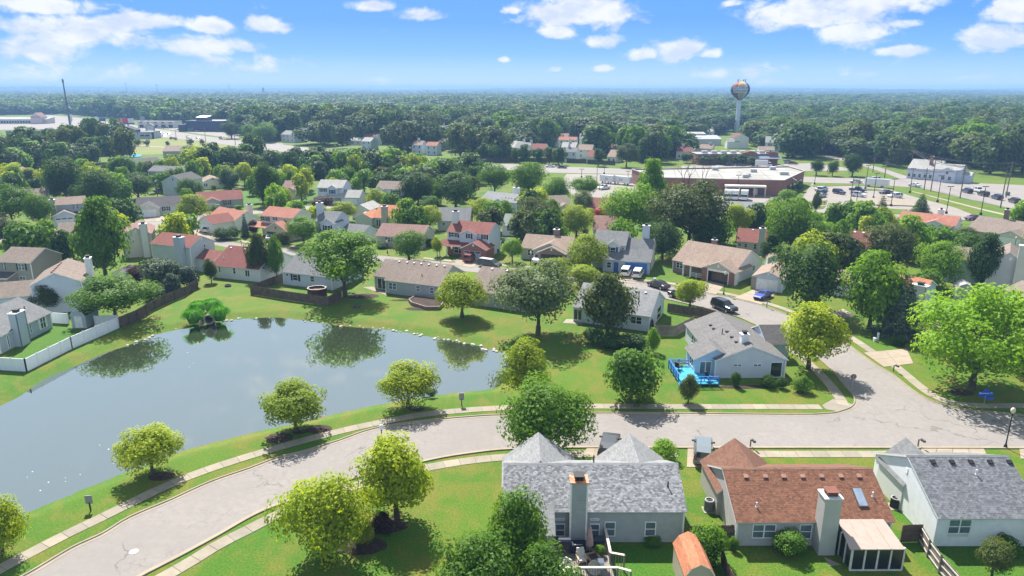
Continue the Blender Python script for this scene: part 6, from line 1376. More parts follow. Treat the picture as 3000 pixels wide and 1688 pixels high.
 ('bush', 'D', 654, 668, 702, 52, 'left half of the clipped hedge by the white suv'), ('bush', 'D', 686, 667, 700, 44, 'right half of the clipped hedge by the white suv'), ('bush', 'O', 830, 676, 716, 46, 'grey wispy shrub at the garage with the star'), ('bush', 'P', 1118, 1500, 1560, 60, 'purple bush in the mulch under the big yellow green tree'), ('bush', 'Y', 1058, 1520, 1592, 66, 'yellow green shrub right of the bright tree in the mulch bed'), ('bush', 'D', 1262, 1140, 1160, 34, 'low dark bush behind the bank tree near the sign'), ('bush', 'D', 1118, 712, 728, 30, 'small dark shrub at the left wall of the reddish tan house'), ('bush', 'D', 1262, 700, 722, 34, 'round shrub at the right corner of the reddish tan house'), ('bush', 'D', 2630, 985, 1012, 40, 'small dark shrub in the shade below the big spruce'), ('bush', 'D', 2470, 740, 790, 90, 'dark shrub group behind the bright ragged tree'), ('tall', 'D', 2255, 690, 775, 60, 'dark tree left of the shed with blue walls'), ('tall', 'D', 2070, 640, 745, 120, 'dark lower crown at the right of the huge oak'), ('big', 'D', 1940, 650, 760, 110, 'dark green tree right of the grey blue garage house'), ('bush', 'W', 1185, 560, 600, 30, 'pale shrub between the two round dark trees'),
 ('big', 'D', 3010, 1010, 1100, 130, 'dark green tree at the right edge behind the lime tree'), ('bush', 'D', 2220, 812, 835, 40, 'shrub at the right wall of the open garage house')]
for T in TREES: tree(*T)
# bare dead limbs above the oak
b = MB(); P = G(2015, 735); H0 = z_at(P, 535); top = z_at(P, 478); rr = random.Random(2)
def limb(p, d, L, r, n):
    q = p + d * L; b.tube(p, q, r, r * .6, 5, caps=False)
    if n:
        for _ in range(2): limb(q, (d + Vector((rr.uniform(-.8, .8), rr.uniform(-.5, .5), rr.uniform(-.1, .5)))).normalized(), L * .66, r * .6, n - 1)
for k in range(3): limb(P + Vector((rr.uniform(-3, 2), 0, H0 * .72)), Vector((rr.uniform(-.5, .3), rr.uniform(-.2, .2), 1)).normalized(), (top - H0 * .72) * .42, .16, 3)
oak = [o for o in bpy.data.objects if o.get('label', '').startswith('huge olive oak')][0]
d = b.build('dead_branches', BARKP, None); bpy.context.view_layer.update(); d.parent = oak; d.matrix_parent_inverse = oak.matrix_world.inverted()
# pampas grass round the culvert
GB = foliage('pampas', (.09, .30, .010), (.14, .38, .02), .5)
for i, (u, v, r, lab) in enumerate([(568, 946, 1.9, 'left clump of tall bright grass by the culvert'), (583, 922, 1.9, 'back left clump of tall bright grass above the culvert'), (622, 916, 2.0, 'back right clump of tall bright grass above the culvert'), (646, 938, 1.9, 'right clump of tall bright grass by the culvert')]):
    n = 900; rs_ = np.random.RandomState(i); a = rs_.uniform(0, 6.28, n); s = np.sqrt(rs_.uniform(0, 1, n)); b = MB()
    for k in range(n):
        ln = 1.0 + .75 * rs_.rand(); o_ = Vector((math.cos(a[k]) * s[k] * .5, math.sin(a[k]) * s[k] * .5, 0)); dd = Vector((math.cos(a[k]) * s[k], math.sin(a[k]) * s[k], 0)); w_ = Vector((-dd.y, dd.x, 0)).normalized() * .04
        p1 = o_ + dd * .35 * r * .5 + Vector((0, 0, ln)); p2 = o_ + dd * .9 * r * .62 + Vector((0, 0, ln * (1.15 - .55 * s[k])))
        b.poly([o_ - w_, o_ + w_, p1 + w_, p1 - w_]); b.poly([p1 - w_, p1 + w_, p2])
    o = b.build('ornamental_grass', GB, None, G(u, v)); o.scale = (1.4, 1.4, 1.25); tag(o, lab, 'grass clump', 'tall grass round the culvert')

# woods: single trees first, the mass beyond as one
def proj(x, y, z=0.0):
    dy = y * CP - (z - CAM_H) * SP; up = y * SP + (z - CAM_H) * CP
    return 1500 + FPX * x / dy, 844 - FPX * up / dy
def inpoly(u, v, poly):
    ins = np.zeros(u.shape, bool); n = len(poly)
    for i in range(n):
        (x0, y0), (x1, y1) = poly[i], poly[(i + 1) % n]
        c = ((y0 > v) != (y1 > v)); ins ^= c & (u < x0 + (v - y0) / ((y1 - y0) if y1 != y0 else 1e-9) * (x1 - x0))
    return ins
def scatter(step, r0, r1, seed, half=.76, jit=.42):
    rs_ = np.random.RandomState(seed); xs = np.arange(-r1, r1, step); ys = np.arange(60, r1, step); X, Y = np.meshgrid(xs, ys); X = X.ravel() + rs_.uniform(-jit, jit, X.size) * step; Y = Y.ravel() + rs_.uniform(-jit, jit, Y.size) * step
    R = np.hypot(X, Y); k = (R > r0) & (R < r1) & (np.abs(np.arctan2(X, Y)) < half) & (rs_.rand(X.size) > .06); return X[k], Y[k]
KEEP = [[(p.x, p.y), 9.0, 58] for p in FARPOS] + [[(G(2158, 386).x, G(2158, 386).y), 11.0, 220]]
def clear(x, y):
    k = np.ones(x.shape, bool)
    for (c, r, fr_) in KEEP:
        L = math.hypot(*c); ux, uy = c[0] / L, c[1] / L; dx, dy = x - c[0], y - c[1]; al = dx * ux + dy * uy; la = np.abs(dx * uy - dy * ux)
        k &= ~((la < r * .8) & (al > -fr_) & (al < r))
    for H in SHOPS:
        c = H.o + H.ex * H.L / 2 + H.ey * H.D / 2; dx, dy = x - c.x, y - c.y; a, bb = dx * H.ex.x + dy * H.ex.y, dx * H.ey.x + dy * H.ey.y
        k &= ~((np.abs(a) < H.L / 2 + 6) & (bb < H.D / 2 + 6) & (bb > -H.D / 2 - 60))
    return k
for o in bpy.data.objects:
    if o.get('category') == 'house' and o.location.y < 330: pass
WOODS = [[(300, 484), (480, 505), (560, 506), (640, 514), (700, 520), (770, 500), (840, 530), (1060, 525), (1090, 545), (1170, 575), (1380, 585), (1420, 525), (1300, 514), (1200, 506), (1010, 498), (880, 492), (800, 496), (741, 490), (600, 496), (480, 498), (390, 496)],
         [(-120, 600), (-100, 490), (60, 482), (180, 468), (395, 480), (300, 484), (250, 500), (130, 500), (60, 520), (0, 540)],
         [(118, 446), (140, 418), (230, 416), (330, 412), (345, 430), (370, 460), (180, 448)], [(-40, 402), (110, 400), (110, 416), (-40, 424)]]
X, Y = scatter(8.2, 150, 480, 3); u, v = proj(X, Y); k = np.zeros(X.shape, bool)
for p in WOODS: k |= inpoly(u, v, p)
k &= clear(X, Y); X, Y, u = X[k], Y[k], u[k]
rw_ = random.Random(9); order = np.argsort(np.hypot(X, Y))
for i in order[:75]:
    kd = rw_.choices('GDFLOY', weights=(4, 5, 4, 1.2, 1.8, .5))[0]; h = rw_.uniform(7.0, 11.5)
    lab, grp = (CW[kd] + ' tree in the wood left of the far road', 'trees of the left wood') if u[i] < 520 else (CW[kd] + ' tree in the wood between the far road and the houses', 'trees of the middle wood')
    put_tree(Vector((X[i], Y[i], -.02)), h, rw_.uniform(.8, 1.15) * min(h, 11), 'mid', kd, lab, grp)
rest_xy = [(X[i], Y[i]) for i in order[75:]]
GAPS = [[(0, 470), (480, 475), (560, 520), (700, 540), (800, 545), (1080, 560), (1400, 590), (1700, 600), (1960, 640), (1960, 770), (1250, 745), (1000, 725), (700, 695), (560, 655), (0, 690)], [(2050, 630), (2450, 680), (3050, 690), (3050, 930), (2560, 930), (2400, 890), (2050, 760)], [(0, 700), (400, 690), (560, 720), (560, 790), (300, 800), (0, 790)]]
ROADPX = [[(p.x, p.y) for p in SIDE_W + SIDE_E[3:][::-1]], [(G(a, b_).x, G(a, b_).y) for a, b_ in ((-300, 708), (77, 676), (300, 656), (493, 640), (600, 624), (885, 602), (1010, 596), (1010, 611), (756, 630), (640, 650), (600, 716), (300, 686), (-300, 742))]]
HS = [o for o in COL.objects if o.get('category') in ('house', 'shed')]; HB = []
for o in HS:
    q = [o.matrix_basis @ Vector(c) for ch in o.children if ch.name.startswith('wall') for c in ch.bound_box]
    q = [o.matrix_basis.inverted() @ p for p in q]; HB.append((o.matrix_basis.inverted(), min(p.x for p in q), max(p.x for p in q), min(p.y for p in q), max(p.y for p in q)))
OCC = [(o.location.x, o.location.y, o.scale.x * .5) for o in COL.objects if o.get('category') in ('tree', 'shrub')] + [(o.location.x, o.location.y, 3.5) for o in COL.objects if o.get('category') in ('car', 'suv', 'minivan', 'pickup')]
X, Y = scatter(5.6, 70, 330, 21); u, v = proj(X, Y); k = np.zeros(X.shape, bool)
for p in GAPS: k |= inpoly(u, v, p)
for p in ROADPX: k &= ~inpoly(X, Y, p)
for x, y, uu in zip(X[k], Y[k], u[k]):
    near, hide = False, False
    for M, x0, x1, y0, y1 in HB:
        l = M @ Vector((x, y, 0))
        if x0 - 1.8 < l.x < x1 + 1.8 and y0 - 1.8 < l.y < y1 + 1.8: near = True; break
        if x0 - 1 < l.x < x1 + 1 and y0 - (13 if y < 170 else 30) < l.y < y0: hide = True
    if near or any((x - a) ** 2 + (y - c) ** 2 < (r + 1.6) ** 2 for a, c, r in OCC) or rw_.random() < (.62 if hide else .42): continue
    if any((x - p.x) ** 2 + (y - p.y) ** 2 < 9 for p in SIDE_W + SIDE_E): continue
    OCC.append((x, y, 1.5)); P = Vector((x, y, -.02)); wh = 'left' if uu < 700 else 'middle' if uu < 2000 else 'right'
    if hide: kd = rw_.choices('GDLYP', weights=(4, 4, 2, 2, .4))[0]; put_tree(P, rw_.uniform(1.0, 2.3), rw_.uniform(1.6, 3.2), 'bush', kd, CW[kd] + ' garden shrub in front of the %s rows of houses' % wh, 'garden shrubs, %s rows' % wh)
    else: h = rw_.uniform(5, 9.5); kd = rw_.choices('GDLYO', weights=(5, 4, 2, 2.5, 1.5))[0]; put_tree(P, h, h * rw_.uniform(.62, .9), 'mid', kd, CW[kd] + (' tall' if h > 7.2 else ' small') + ' garden tree in the gaps between the %s rows of houses' % wh, 'garden trees, %s rows' % wh)
LIM = [(-900, 342), (0, 338), (180, 335), (300, 343), (470, 362), (560, 366), (700, 384), (712, 405), (830, 415), (1010, 438), (1200, 460), (1400, 468), (1600, 476), (1861, 484), (1990, 476), (2050, 438), (2310, 438), (2330, 468), (2400, 452), (2480, 460), (2560, 486), (2640, 500), (2680, 476), (2815, 480), (2880, 514), (3000, 520), (4200, 560)]
def far_ok(x, y):
    u, v = proj(x, y); lim = np.interp(u, [a for a, _ in LIM], [b_ for _, b_ in LIM]); return (v < lim) & clear(x, y)
pts = []
for step, r0, r1, sd, wd in ((11.5, 180, 900, 11, 16), (15, 900, 2200, 12, 21), (24, 2200, 4000, 13, 29), (42, 4000, 9000, 14, 50)):
    x, y = scatter(step, r0, r1, sd); k = far_ok(x, y)
    if r0 >= 900:                                   # clearings
        k &= ~((np.sin(x / 210 + 1.3) * np.sin(y / 170) + .5 * np.sin(x / 77) > .98))
    pts += [(a, c, wd) for a, c in zip(x[k], y[k])]
pts = np.array(pts); R = np.hypot(pts[:, 0], pts[:, 1]); order = np.argsort(R); near = order[:25]
for i in near:
    x, y, wd = pts[i]; h = rw_.uniform(12, 18); u_, _ = proj(x, y)
    kd = rw_.choices('GDFOC', weights=(2, 5, 5, 2.5, .3))[0]
    put_tree(Vector((x, y, -.02)), h, rw_.uniform(.72, .95) * min(h, 15), 'mid', kd, CW[kd] + ' tree at the near edge of the forest beyond the road junction' if u_ > 2330 else CW[kd] + ' tree at the near edge of the forest behind the far townhouses', 'trees at the near forest edge right' if u_ > 2330 else 'trees at the near forest edge middle')
fp = np.concatenate([pts[order[25:]], np.array([(a, c, 10) for a, c in rest_xy]).reshape(-1, 3)])
# the far wood: one object, crowns set on its points by geometry nodes
rs_ = np.random.RandomState(4); n = len(fp); me = bpy.data.meshes.new('far_forest')
rr_ = np.hypot(fp[:, 0], fp[:, 1]); gz = np.clip((rr_ - 3200) / 4500, 0, 1) ** 1.5 * (20 + 8 * np.sin(fp[:, 0] / 900.0) + 6 * np.sin(fp[:, 0] / 370.0 + 1))
me.vertices.add(n); me.vertices.foreach_set('co', np.stack([fp[:, 0], fp[:, 1], gz - .3], 1).astype(np.float32).ravel())
wv = fp[:, 2] * rs_.uniform(.8, 1.3, n); hv = np.where(fp[:, 2] < 18, rs_.uniform(11, 19, n), np.where(fp[:, 2] < 30, rs_.uniform(11, 19, n), rs_.uniform(13, 20, n))) * (1 + .22 * np.sin(fp[:, 0] / 95) * np.sin(fp[:, 1] / 120))
a = me.attributes.new('size', 'FLOAT_VECTOR', 'POINT'); a.data.foreach_set('vector', np.stack([wv, wv, hv], 1).astype(np.float32).ravel())
a = me.attributes.new('which', 'INT', 'POINT'); a.data.foreach_set('value', np.where(rr_ < 750, 12 + rs_.randint(0, 12, n), rs_.randint(0, 12, n)).astype(np.int32))
a = me.attributes.new('turn', 'FLOAT', 'POINT'); a.data.foreach_set('value', rs_.uniform(0, 6.28, n).astype(np.float32))
ff = link('far_forest', me); tag(ff, 'far wooded plain reaching the horizon behind the houses', 'forest', kind='stuff')
src = bpy.data.collections.new('far_crowns')
for j in range(24):
    kd = 'FFODFDOGFDFD'[j % 12]; c = bpy.data.objects.new('far_crown_%02d' % j, PRO['far' if j < 12 else 'mid'][j % 4][0]); c.material_slots[0].link = 'OBJECT'; c.material_slots[0].material = FOL[kd]; src.objects.link(c)
ng = bpy.data.node_groups.new('far_forest', 'GeometryNodeTree'); ng.interface.new_socket('Geometry', in_out='INPUT', socket_type='NodeSocketGeometry'); ng.interface.new_socket('Geometry', in_out='OUTPUT', socket_type='NodeSocketGeometry')
N_ = NT(ng); gi = N_.new('NodeGroupInput'); go = N_.new('NodeGroupOutput'); ip = N_.new('GeometryNodeInstanceOnPoints'); ci = N_.new('GeometryNodeCollectionInfo'); ci.inputs['Collection'].default_value = src; ci.inputs['Separate Children'].default_value = True; ci.inputs['Reset Children'].default_value = True
N_.link(gi.outputs[0], ip.inputs['Points']); N_.link(ci.outputs[0], ip.inputs['Instance']); ip.inputs['Pick Instance'].default_value = True
def natt(nm, ty):
    q = N_.new('GeometryNodeInputNamedAttribute', data_type=ty); q.inputs[0].default_value = nm; return q.outputs[0]
N_.link(natt('which', 'INT'), ip.inputs['Instance Index']); N_.link(natt('size', 'FLOAT_VECTOR'), ip.inputs['Scale'])
cx_ = N_.new('ShaderNodeCombineXYZ'); N_.link(natt('turn', 'FLOAT'), cx_.inputs[2]); er = N_.new('FunctionNodeEulerToRotation'); N_.link(cx_.outputs[0], er.inputs[0]); N_.link(er.outputs[0], ip.inputs['Rotation'])
N_.link(ip.outputs[0], go.inputs[0])
md = ff.modifiers.new('crowns', 'NODES'); md.node_group = ng
# ------------------------------------------------------------------ vehicles
TYRE = plain((0.018, 0.018, 0.02), .85, name='tyre_rubber'); RIM = plain((0.45, 0.46, 0.48), .35, .6, name='wheel_rim'); CARGL = glassy((0.015, 0.018, 0.022), .05, 'car_glass')
LAMPW = plain((0.70, 0.72, 0.72), .2, name='headlight_glass'); LAMPR = plain((0.40, 0.015, 0.015), .3, name='taillight_glass'); TRIMD = plain((.03, .03, .032), .6, name='car_trim')
SHAPES = dict(
 sedan=([(-2.34, .74, .45, .72, .76, .64), (-2.2, .86, .30, .88, .97, .74), (-1.62, .90, .24, .93, 1.02, .72), (-.85, .90, .24, .95, 1.40, .59), (.20, .90, .24, .95, 1.44, .59), (1.02, .90, .24, .93, 1.00, .70), (2.0, .87, .28, .80, .84, .70), (2.34, .72, .40, .62, .68, .58)], (2, 5), 1.42),
 suv=([(-2.40, .84, .42, .95, 1.02, .78), (-2.28, .92, .34, 1.04, 1.62, .66), (-1.3, .94, .32, 1.06, 1.76, .68), (.38, .94, .32, 1.06, 1.74, .68), (1.18, .94, .32, 1.05, 1.12, .78), (2.15, .90, .36, .98, 1.03, .76), (2.42, .80, .42, .80, .86, .66)], (0, 4), 1.48),
 minivan=([(-2.48, .86, .40, .95, 1.02, .80), (-2.36, .95, .32, 1.02, 1.62, .68), (-1.2, .96, .30, 1.04, 1.74, .70), (.75, .96, .30, 1.04, 1.70, .68), (1.70, .95, .30, 1.02, 1.10, .76), (2.30, .88, .36, .88, .92, .72), (2.50, .76, .42, .70, .76, .62)], (0, 4), 1.55),
 coupe=([(-2.2, .74, .45, .70, .76, .62), (-2.05, .88, .30, .84, .94, .76), (-1.45, .92, .22, .88, .98, .72), (-.70, .91, .22, .90, 1.24, .55), (-.05, .91, .22, .90, 1.27, .55), (.85, .92, .22, .88, .94, .68), (1.9, .86, .26, .72, .76, .68), (2.22, .66, .36, .54, .60, .52)], (2, 5), 1.36),
 pickup=([(-2.8, .90, .45, .98, 1.0, .86), (-2.7, .95, .40, 1.02, 1.04, .90), (-.95, .96, .36, 1.06, 1.08, .80), (-.80, .96, .36, 1.08, 1.80, .68), (.55, .96, .36, 1.08, 1.80, .68), (1.35, .96, .36, 1.06, 1.14, .78), (2.5, .92, .42, 1.0, 1.05, .80), (2.75, .84, .48, .84, .90, .72)], (2, 5), 1.75))
CARP = {}
def car_proto(kind):
    S, (g0, g1), wx = SHAPES[kind]; body, gl = MB(), [MB() for _ in range(4)]
    def ring(s): x, w_, z0, zb, zt, wt = s; return [Vector((x, -w_ * .9, z0)), Vector((x, -w_, z0 + (zb - z0) * .45)), Vector((x, -w_ * .97, zb)), Vector((x, -wt, zt)), Vector((x, wt, zt)), Vector((x, w_ * .97, zb)), Vector((x, w_, z0 + (zb - z0) * .45)), Vector((x, w_ * .9, z0))]
    R = [ring(s) for s in S]
    for i in range(len(R) - 1):
        a, b = R[i], R[i + 1]; cab = g0 <= i < g1
        for k in range(7):
            q = [a[k], a[k + 1], b[k + 1], b[k]][::-1]
            if cab and k in (2, 4):
                body.poly(q); c = sum(q, Vector()) / 4; n = (q[1] - q[0]).cross(q[2] - q[0]).normalized(); gl[0 if k == 2 else 1].poly([c + (p - c) * .84 + n * .012 for p in q])
            elif cab and k == 3 and (i == g0 or i == g1 - 1):
                body.poly(q); c = sum(q, Vector()) / 4; n = (q[1] - q[0]).cross(q[2] - q[0]).normalized(); gl[2 if i == g0 else 3].poly([c + (p - c) * .9 + n * .012 for p in q])
            else: body.poly(q)
        body.poly([a[0], a[7], b[7], b[0]])
    body.poly(R[0][::-1]); body.poly(R[-1])
    L = S[-1][0]; wd = .92; zl = S[-1][3]
    tb = MB(); tb.box(-S[-1][1] * .55, 0, 0, S[-1][1] * .55, .03, .12)
    CARP[kind] = dict(body=body, gl=gl, wx=wx, S=S)
    return CARP[kind]
CARD = {}
def car(kind, P, ang, col, label, group=None, detail=True, top=None, cat=None):
    p = CARP.get(kind) or car_proto(kind); key = kind
    o = empty('parked_car' if group and 'park' in group else 'car', P, ang, label, cat or {'suv': 'suv', 'minivan': 'minivan', 'pickup': 'pickup'}.get(kind, 'car'), group)
    if key not in CARD:
        d = dict(body=p['body'].data('body', [carpaint((.5, .5, .5))]), win=[g.data('window', [CARGL]) for g in p['gl']])
        w_ = MB(); w_.tube((0, -.11, 0), (0, .11, 0), .335, n=16); d['tyre'] = w_.data('tyre', [TYRE]); w_ = MB(); w_.tube((0, -.125, 0), (0, .125, 0), .215, n=12); d['rim'] = w_.data('rim', [RIM])
        S = p['S']; f, r = S[-2], S[1]; h = MB(); h.obox((0, 0, 0), (.10, 0, 0), (0, .19, 0), (0, 0, .075)); d['head'] = h.data('headlight', [LAMPW]); h = MB(); h.obox((0, 0, 0), (.05, 0, 0), (0, .14, 0), (0, 0, .11)); d['tail'] = h.data('taillight', [LAMPR])
        h = MB(); h.obox((0, 0, 0), (.04, 0, 0), (0, .45, 0), (0, 0, .09)); d['grille'] = h.data('grille', [TRIMD]); h = MB(); h.obox((0, 0, 0), (.07, 0, 0), (0, .10, 0), (0, 0, .07)); d['mirror'] = h.data('mirror', [TRIMD]); CARD[key] = d
    d = CARD[key]; b = link('body', d['body'], o); b.material_slots[0].link = 'OBJECT'; b.material_slots[0].material = carpaint(col)
    for g in d['win']: link('window', g, o)
    if top:
        S = p['S']; rf = MB(); i0 = 3 if kind in ('sedan', 'coupe') else 1; a, c = S[i0], S[i0 + 1] if kind in ('sedan', 'coupe') else S[3]; rf.box(a[0] + .15, -a[5] + .04, a[4] + .0, c[0] - .05, a[5] - .04, max(a[4], c[4]) + .05); rf.build('roof', carpaint(top), o)
    for x in (-p['wx'] + .05, p['wx'] - .05):
        for y in (-.80, .80):
            wh = link('wheel', d['tyre'], o, (x, y, .335))
            if detail: link('rim', d['rim'], wh)
    if detail:
        S = p['S']; f, r = S[-1], S[0]
        for y in (-1, 1):
            link('headlight', d['head'], o, (f[0] - .10, y * f[1] * .78, f[3] - .02)); link('taillight', d['tail'], o, (r[0] + .03, y * r[1] * .82, r[3] - .05)); 
            k = SHAPES[kind][1][1]; link('mirror', d['mirror'], o, (S[k][0] - .25, y * 1.02, S[k][3] + .06))
        link('grille', d['grille'], o, (f[0] - .0, 0, f[3] - .14))
    return o
def carpx(kind, tile, c, to, col, label, group=None, z=.02, **kw):
    A, B = G(*tile(*c)), G(*tile(*to)); d = B - A; A.z = z
    return car(kind, A, math.atan2(d.y, d.x), col, label, group, **kw)
BLK, NAVY, WHT, SIL, RED_, DGR, BLU = (.012, .012, .015), (.015, .025, .075), (.70, .71, .72), (.36, .38, .41), (.16, .015, .02), (.05, .053, .06), (.03, .05, .36)
carpx('suv', T8, (940, 975), (1380, 1145), (.010, .012, .022), 'black suv driving on the road past the corner house roof')
carpx('coupe', T8, (1420, 825), (1290, 885), BLU, 'bright blue sports car on the drive before the round maple', z=.06)
carpx('sedan', T8, (120, 695), (-60, 640), BLK, 'black sedan parked at the kerb behind the white ranch house')
carpx('sedan', T8, (400, 830), (620, 890), BLK, 'dark car mostly hidden behind the small yellow green tree by the road')
carpx('sedan', T7, (80, 975), (250, 1030), (.09, .012, .018), 'dark red car on the shaded drive behind the street tree', z=.06)
carpx('minivan', U2, (985, 318), (1045, 285), (.17, .012, .022), 'maroon minivan on the drive of the brick fronted house', z=.06)
carpx('minivan', U2, (1120, 368), (1330, 400), DGR, 'dark van with a pale roof at the kerb below the brick house', top=(.55, .56, .55))
carpx('minivan', U2, (2150, 425), (2195, 360), WHT, 'left one of two white cars before the blue garage door', 'white cars before the blue garage', z=.06)
carpx('suv', U2, (2240, 440), (2285, 375), WHT, 'right one of two white cars before the blue garage door', 'white cars before the blue garage', z=.06)
carpx('pickup', T4, (335, 1395), (400, 1330), WHT, 'white pickup before the open double gable garage', z=.06)
carpx('suv', T2, (515, 1020), (640, 985), WHT, 'white suv parked on the drive left of the clipped hedge', z=.06)
carpx('sedan', T2, (1245, 1125), (1290, 1060), SIL, 'silver car on the drive below the garage with the star', z=.03)
carpx('suv', T2, (590, 755), (655, 790), (.02, .16, .55), 'bright blue suv on the drive of the grey ranch house')
carpx('sedan', T1, (575, 1068), (570, 1020), BLK, 'black car nose in beside the white ranch house at left')
carpx('sedan', T1, (2005, 528), (2080, 520), NAVY, 'dark blue car in the shade left of the pale blue gable house')
carpx('sedan', T1, (890, 905), (930, 940), (.50, .06, .05), 'red car before the white garage with tan gable')
carpx('sedan', T6, (1265, 1085), (1230, 1130), WHT, 'white car on the drive below the salmon roofed house', z=.03)
carpx('sedan', T6, (1915, 872), (1780, 880), (.10, .015, .09), 'purple sedan on the lane right of the salmon roof', z=.05)
carpx('suv', L3, (150, 540), (150, 470), (.14, .17, .19), 'dark blue grey suv on the drive left of the brown garage roof', z=.06)
carpx('suv', L2, (2020, 510), (2030, 470), DGR, 'dark suv on the drive between the two grey front gables', z=.06)
LOTG = 'cars parked in the lot beside the grocery'
for a in (('suv', (45, 512), (120, 498), SIL, 'silver suv at the back of the lot row'), ('sedan', (0, 505), (75, 490), WHT, 'white car next to the back silver suv'), ('suv', (30, 555), (110, 540), DGR, 'dark grey suv at the front left of the lot'), ('sedan', (25, 590), (100, 575), SIL, 'silver sedan beside the front left dark suv'), ('suv', (245, 548), (320, 562), NAVY, 'dark blue suv standing alone in the middle of the lot'), ('pickup', (480, 520), (580, 530), NAVY, 'navy pickup beside the white suv in the lot'), ('suv', (485, 582), (590, 592), WHT, 'white suv in the lot in front of the navy pickup'), ('sedan', (825, 545), (700, 552), DGR, 'dark grey sedan leaving the lot on the exit lane'), ('suv', (940, 598), (820, 600), WHT, 'white suv on the exit lane behind the grey sedan')):
    carpx(a[0], T6, a[1], a[2], a[3], a[4] + ' beside the grocery', LOTG, z=.05)
ROADG = 'cars on the arterial road at the right'
for a in (('sedan', (455, 412), (330, 405), WHT, 'white sedan passing above the parking lot'), ('minivan', (675, 385), (540, 385), WHT, 'white minivan on the far lane near the junction'), ('sedan', (1185, 458), (1060, 440), WHT, 'white sedan at the junction by the long pole'), ('suv', (1845, 535), (1720, 500), NAVY, 'navy suv heading the queue of cars'), ('pickup', (1975, 525), (1850, 495), WHT, 'white pickup beside the head of the queue'), ('suv', (2045, 572), (1920, 540), BLK, 'black suv second in the queue of cars'), ('suv', (2215, 615), (2090, 580), NAVY, 'navy suv in the middle of the queue by the tall pole'), ('suv', (2430, 660), (2300, 620), BLK, 'black suv last but one in the queue'), ('suv', (2560, 685), (2440, 650), WHT, 'white suv at the right edge of the road')):
    carpx(a[0], T6, a[1], a[2], a[3], a[4] + ' at right', ROADG, z=.07)
carpx('sedan', T4, (475, 214), (360, 210), WHT, 'white sedan on the arterial behind the wide tree', z=.05); carpx('sedan', T4, (625, 228), (740, 232), BLK, 'black and white patrol car on the arterial road', z=.05, top=WHT)
carpx('pickup', T4, (1150, 490), (1080, 500), WHT, 'white pickup in the concrete yard left of the grocery', z=.05); carpx('sedan', T4, (1262, 590), (1300, 560), SIL, 'silver car half hidden by the bright tree in the concrete yard', z=.05)
for k, (c, to, kd, cl, lab) in enumerate((((1320, 165), (1420, 165), 'suv', SIL, 'silver suv at the right end of the brick shops'), ((1375, 178), (1460, 180), 'sedan', RED_, 'dark red car at the right end of the brick shops'), ((1280, 235), (1360, 235), 'sedan', WHT, 'white car on the drive behind the grocery roof'), ((1110, 205), (1180, 205), 'sedan', BLK, 'black car beside the white truck at the brick shops'), ((590, 195), (660, 195), 'suv', BLK, 'black suv at the brick shops between two trees'), ((720, 200), (800, 200), 'sedan', NAVY, 'navy car in front of the brick shops'))): carpx(kd, T5, c, to, cl, lab, 'cars in front of the brick shops', z=.07)
def boxtruck(tile, c, to, label, L=7.0, cab=True, group=None, box=WHT, sign=None):
    A, B = G(*tile(*c)), G(*tile(*to)); d = B - A; o = empty('box_truck' if cab else 'cargo_trailer', A, math.atan2(d.y, d.x), label, 'truck' if cab else 'trailer', group); A.z = .03; o.location = A
    MB().box(-L / 2, -1.15, .75, L / 2 - (1.9 if cab else 0), 1.15, 3.1).build('cargo_box', carpaint(box), o)
    if cab:
        b = MB(); q = L / 2; b.slab([(q - 1.8, -1.0, .5), (q, -1.0, .5), (q, 1.0, .5), (q - 1.8, 1.0, .5)][::-1], .05); b.box(q - 1.8, -1.0, .5, q, 1.0, 1.4); b.slab([(q - 1.7, -.95, 2.2), (q - .6, -.95, 2.2), (q - .6, .95, 2.2), (q - 1.7, .95, 2.2)], .1); b.build('cab', carpaint(box), o)
        g = MB(); g.poly([(q - .05, -.95, 1.4), (q - .05, .95, 1.4), (q - .6, .9, 2.15), (q - .6, -.9, 2.15)]); g.build('windshield', CARGL, o)
        for y in (-.98, .98): MB().box(q - 1.7, min(y, y * .98), 1.4, q - .35, max(y, y * .98), 2.1).build('window', CARGL, o)
    car_proto('suv') if 'suv' not in CARP else None
    for x in (-L / 2 + 1.2, L / 2 - (1.0 if cab else 2.2)):
        for y in (-.95, .95): wh = link('wheel', CARD['suv']['tyre'], o, (x, y, .4)); link('rim', CARD['suv']['rim'], wh)
    if sign: text_on(sign, o, (0, -1.17, 1.3), (rad(90), 0, 0), 1.3, plain((.03, .05, .30), .5, name='sign_blue_ink'))
    return o
def text_on(s, parent, loc, rot, size, mat, name='lettering', ext=.01):
    cu = bpy.data.curves.new(name, 'FONT'); cu.body = s; cu.size = size; cu.align_x = 'CENTER'; cu.align_y = 'BOTTOM'; cu.extrude = ext; cu.fill_mode = 'BOTH'; cu.materials.append(mat)
    ob = bpy.data.objects.new('tmp', cu); COL.objects.link(ob); dg = bpy.context.evaluated_depsgraph_get(); dg.update(); me = bpy.data.meshes.new_from_object(ob.evaluated_get(dg)); bpy.data.objects.remove(ob)
    o = link(name, me, parent, loc)
    if rot: o.rotation_euler = rot
    return o
for p, lab in (((560, 618), 'left white truck at the grocery dock'), ((650, 620), 'middle white truck at the grocery dock'), ((765, 625), 'right white truck at the grocery dock')): boxtruck(T5, p, (p[0] - 12, p[1] + 40), lab, 6.0, group='white trucks at the grocery dock')
boxtruck(T5, (1005, 210), (1100, 212), 'white box truck parked before the brick shops', 7.5)
boxtruck(T4, (1195, 415), (1300, 425), 'left white trailer with blue letters in the concrete yard', 6.0, False, 'white trailers in the yard', sign='La'); boxtruck(T4, (1378, 430), (1480, 442), 'right white trailer with blue letters in the concrete yard', 8.0, False, 'white trailers in the yard', sign='Lo')
boxtruck(D5, (280, 222), (345, 222), 'long white trailer among the trees before the long grey building', 11, False)
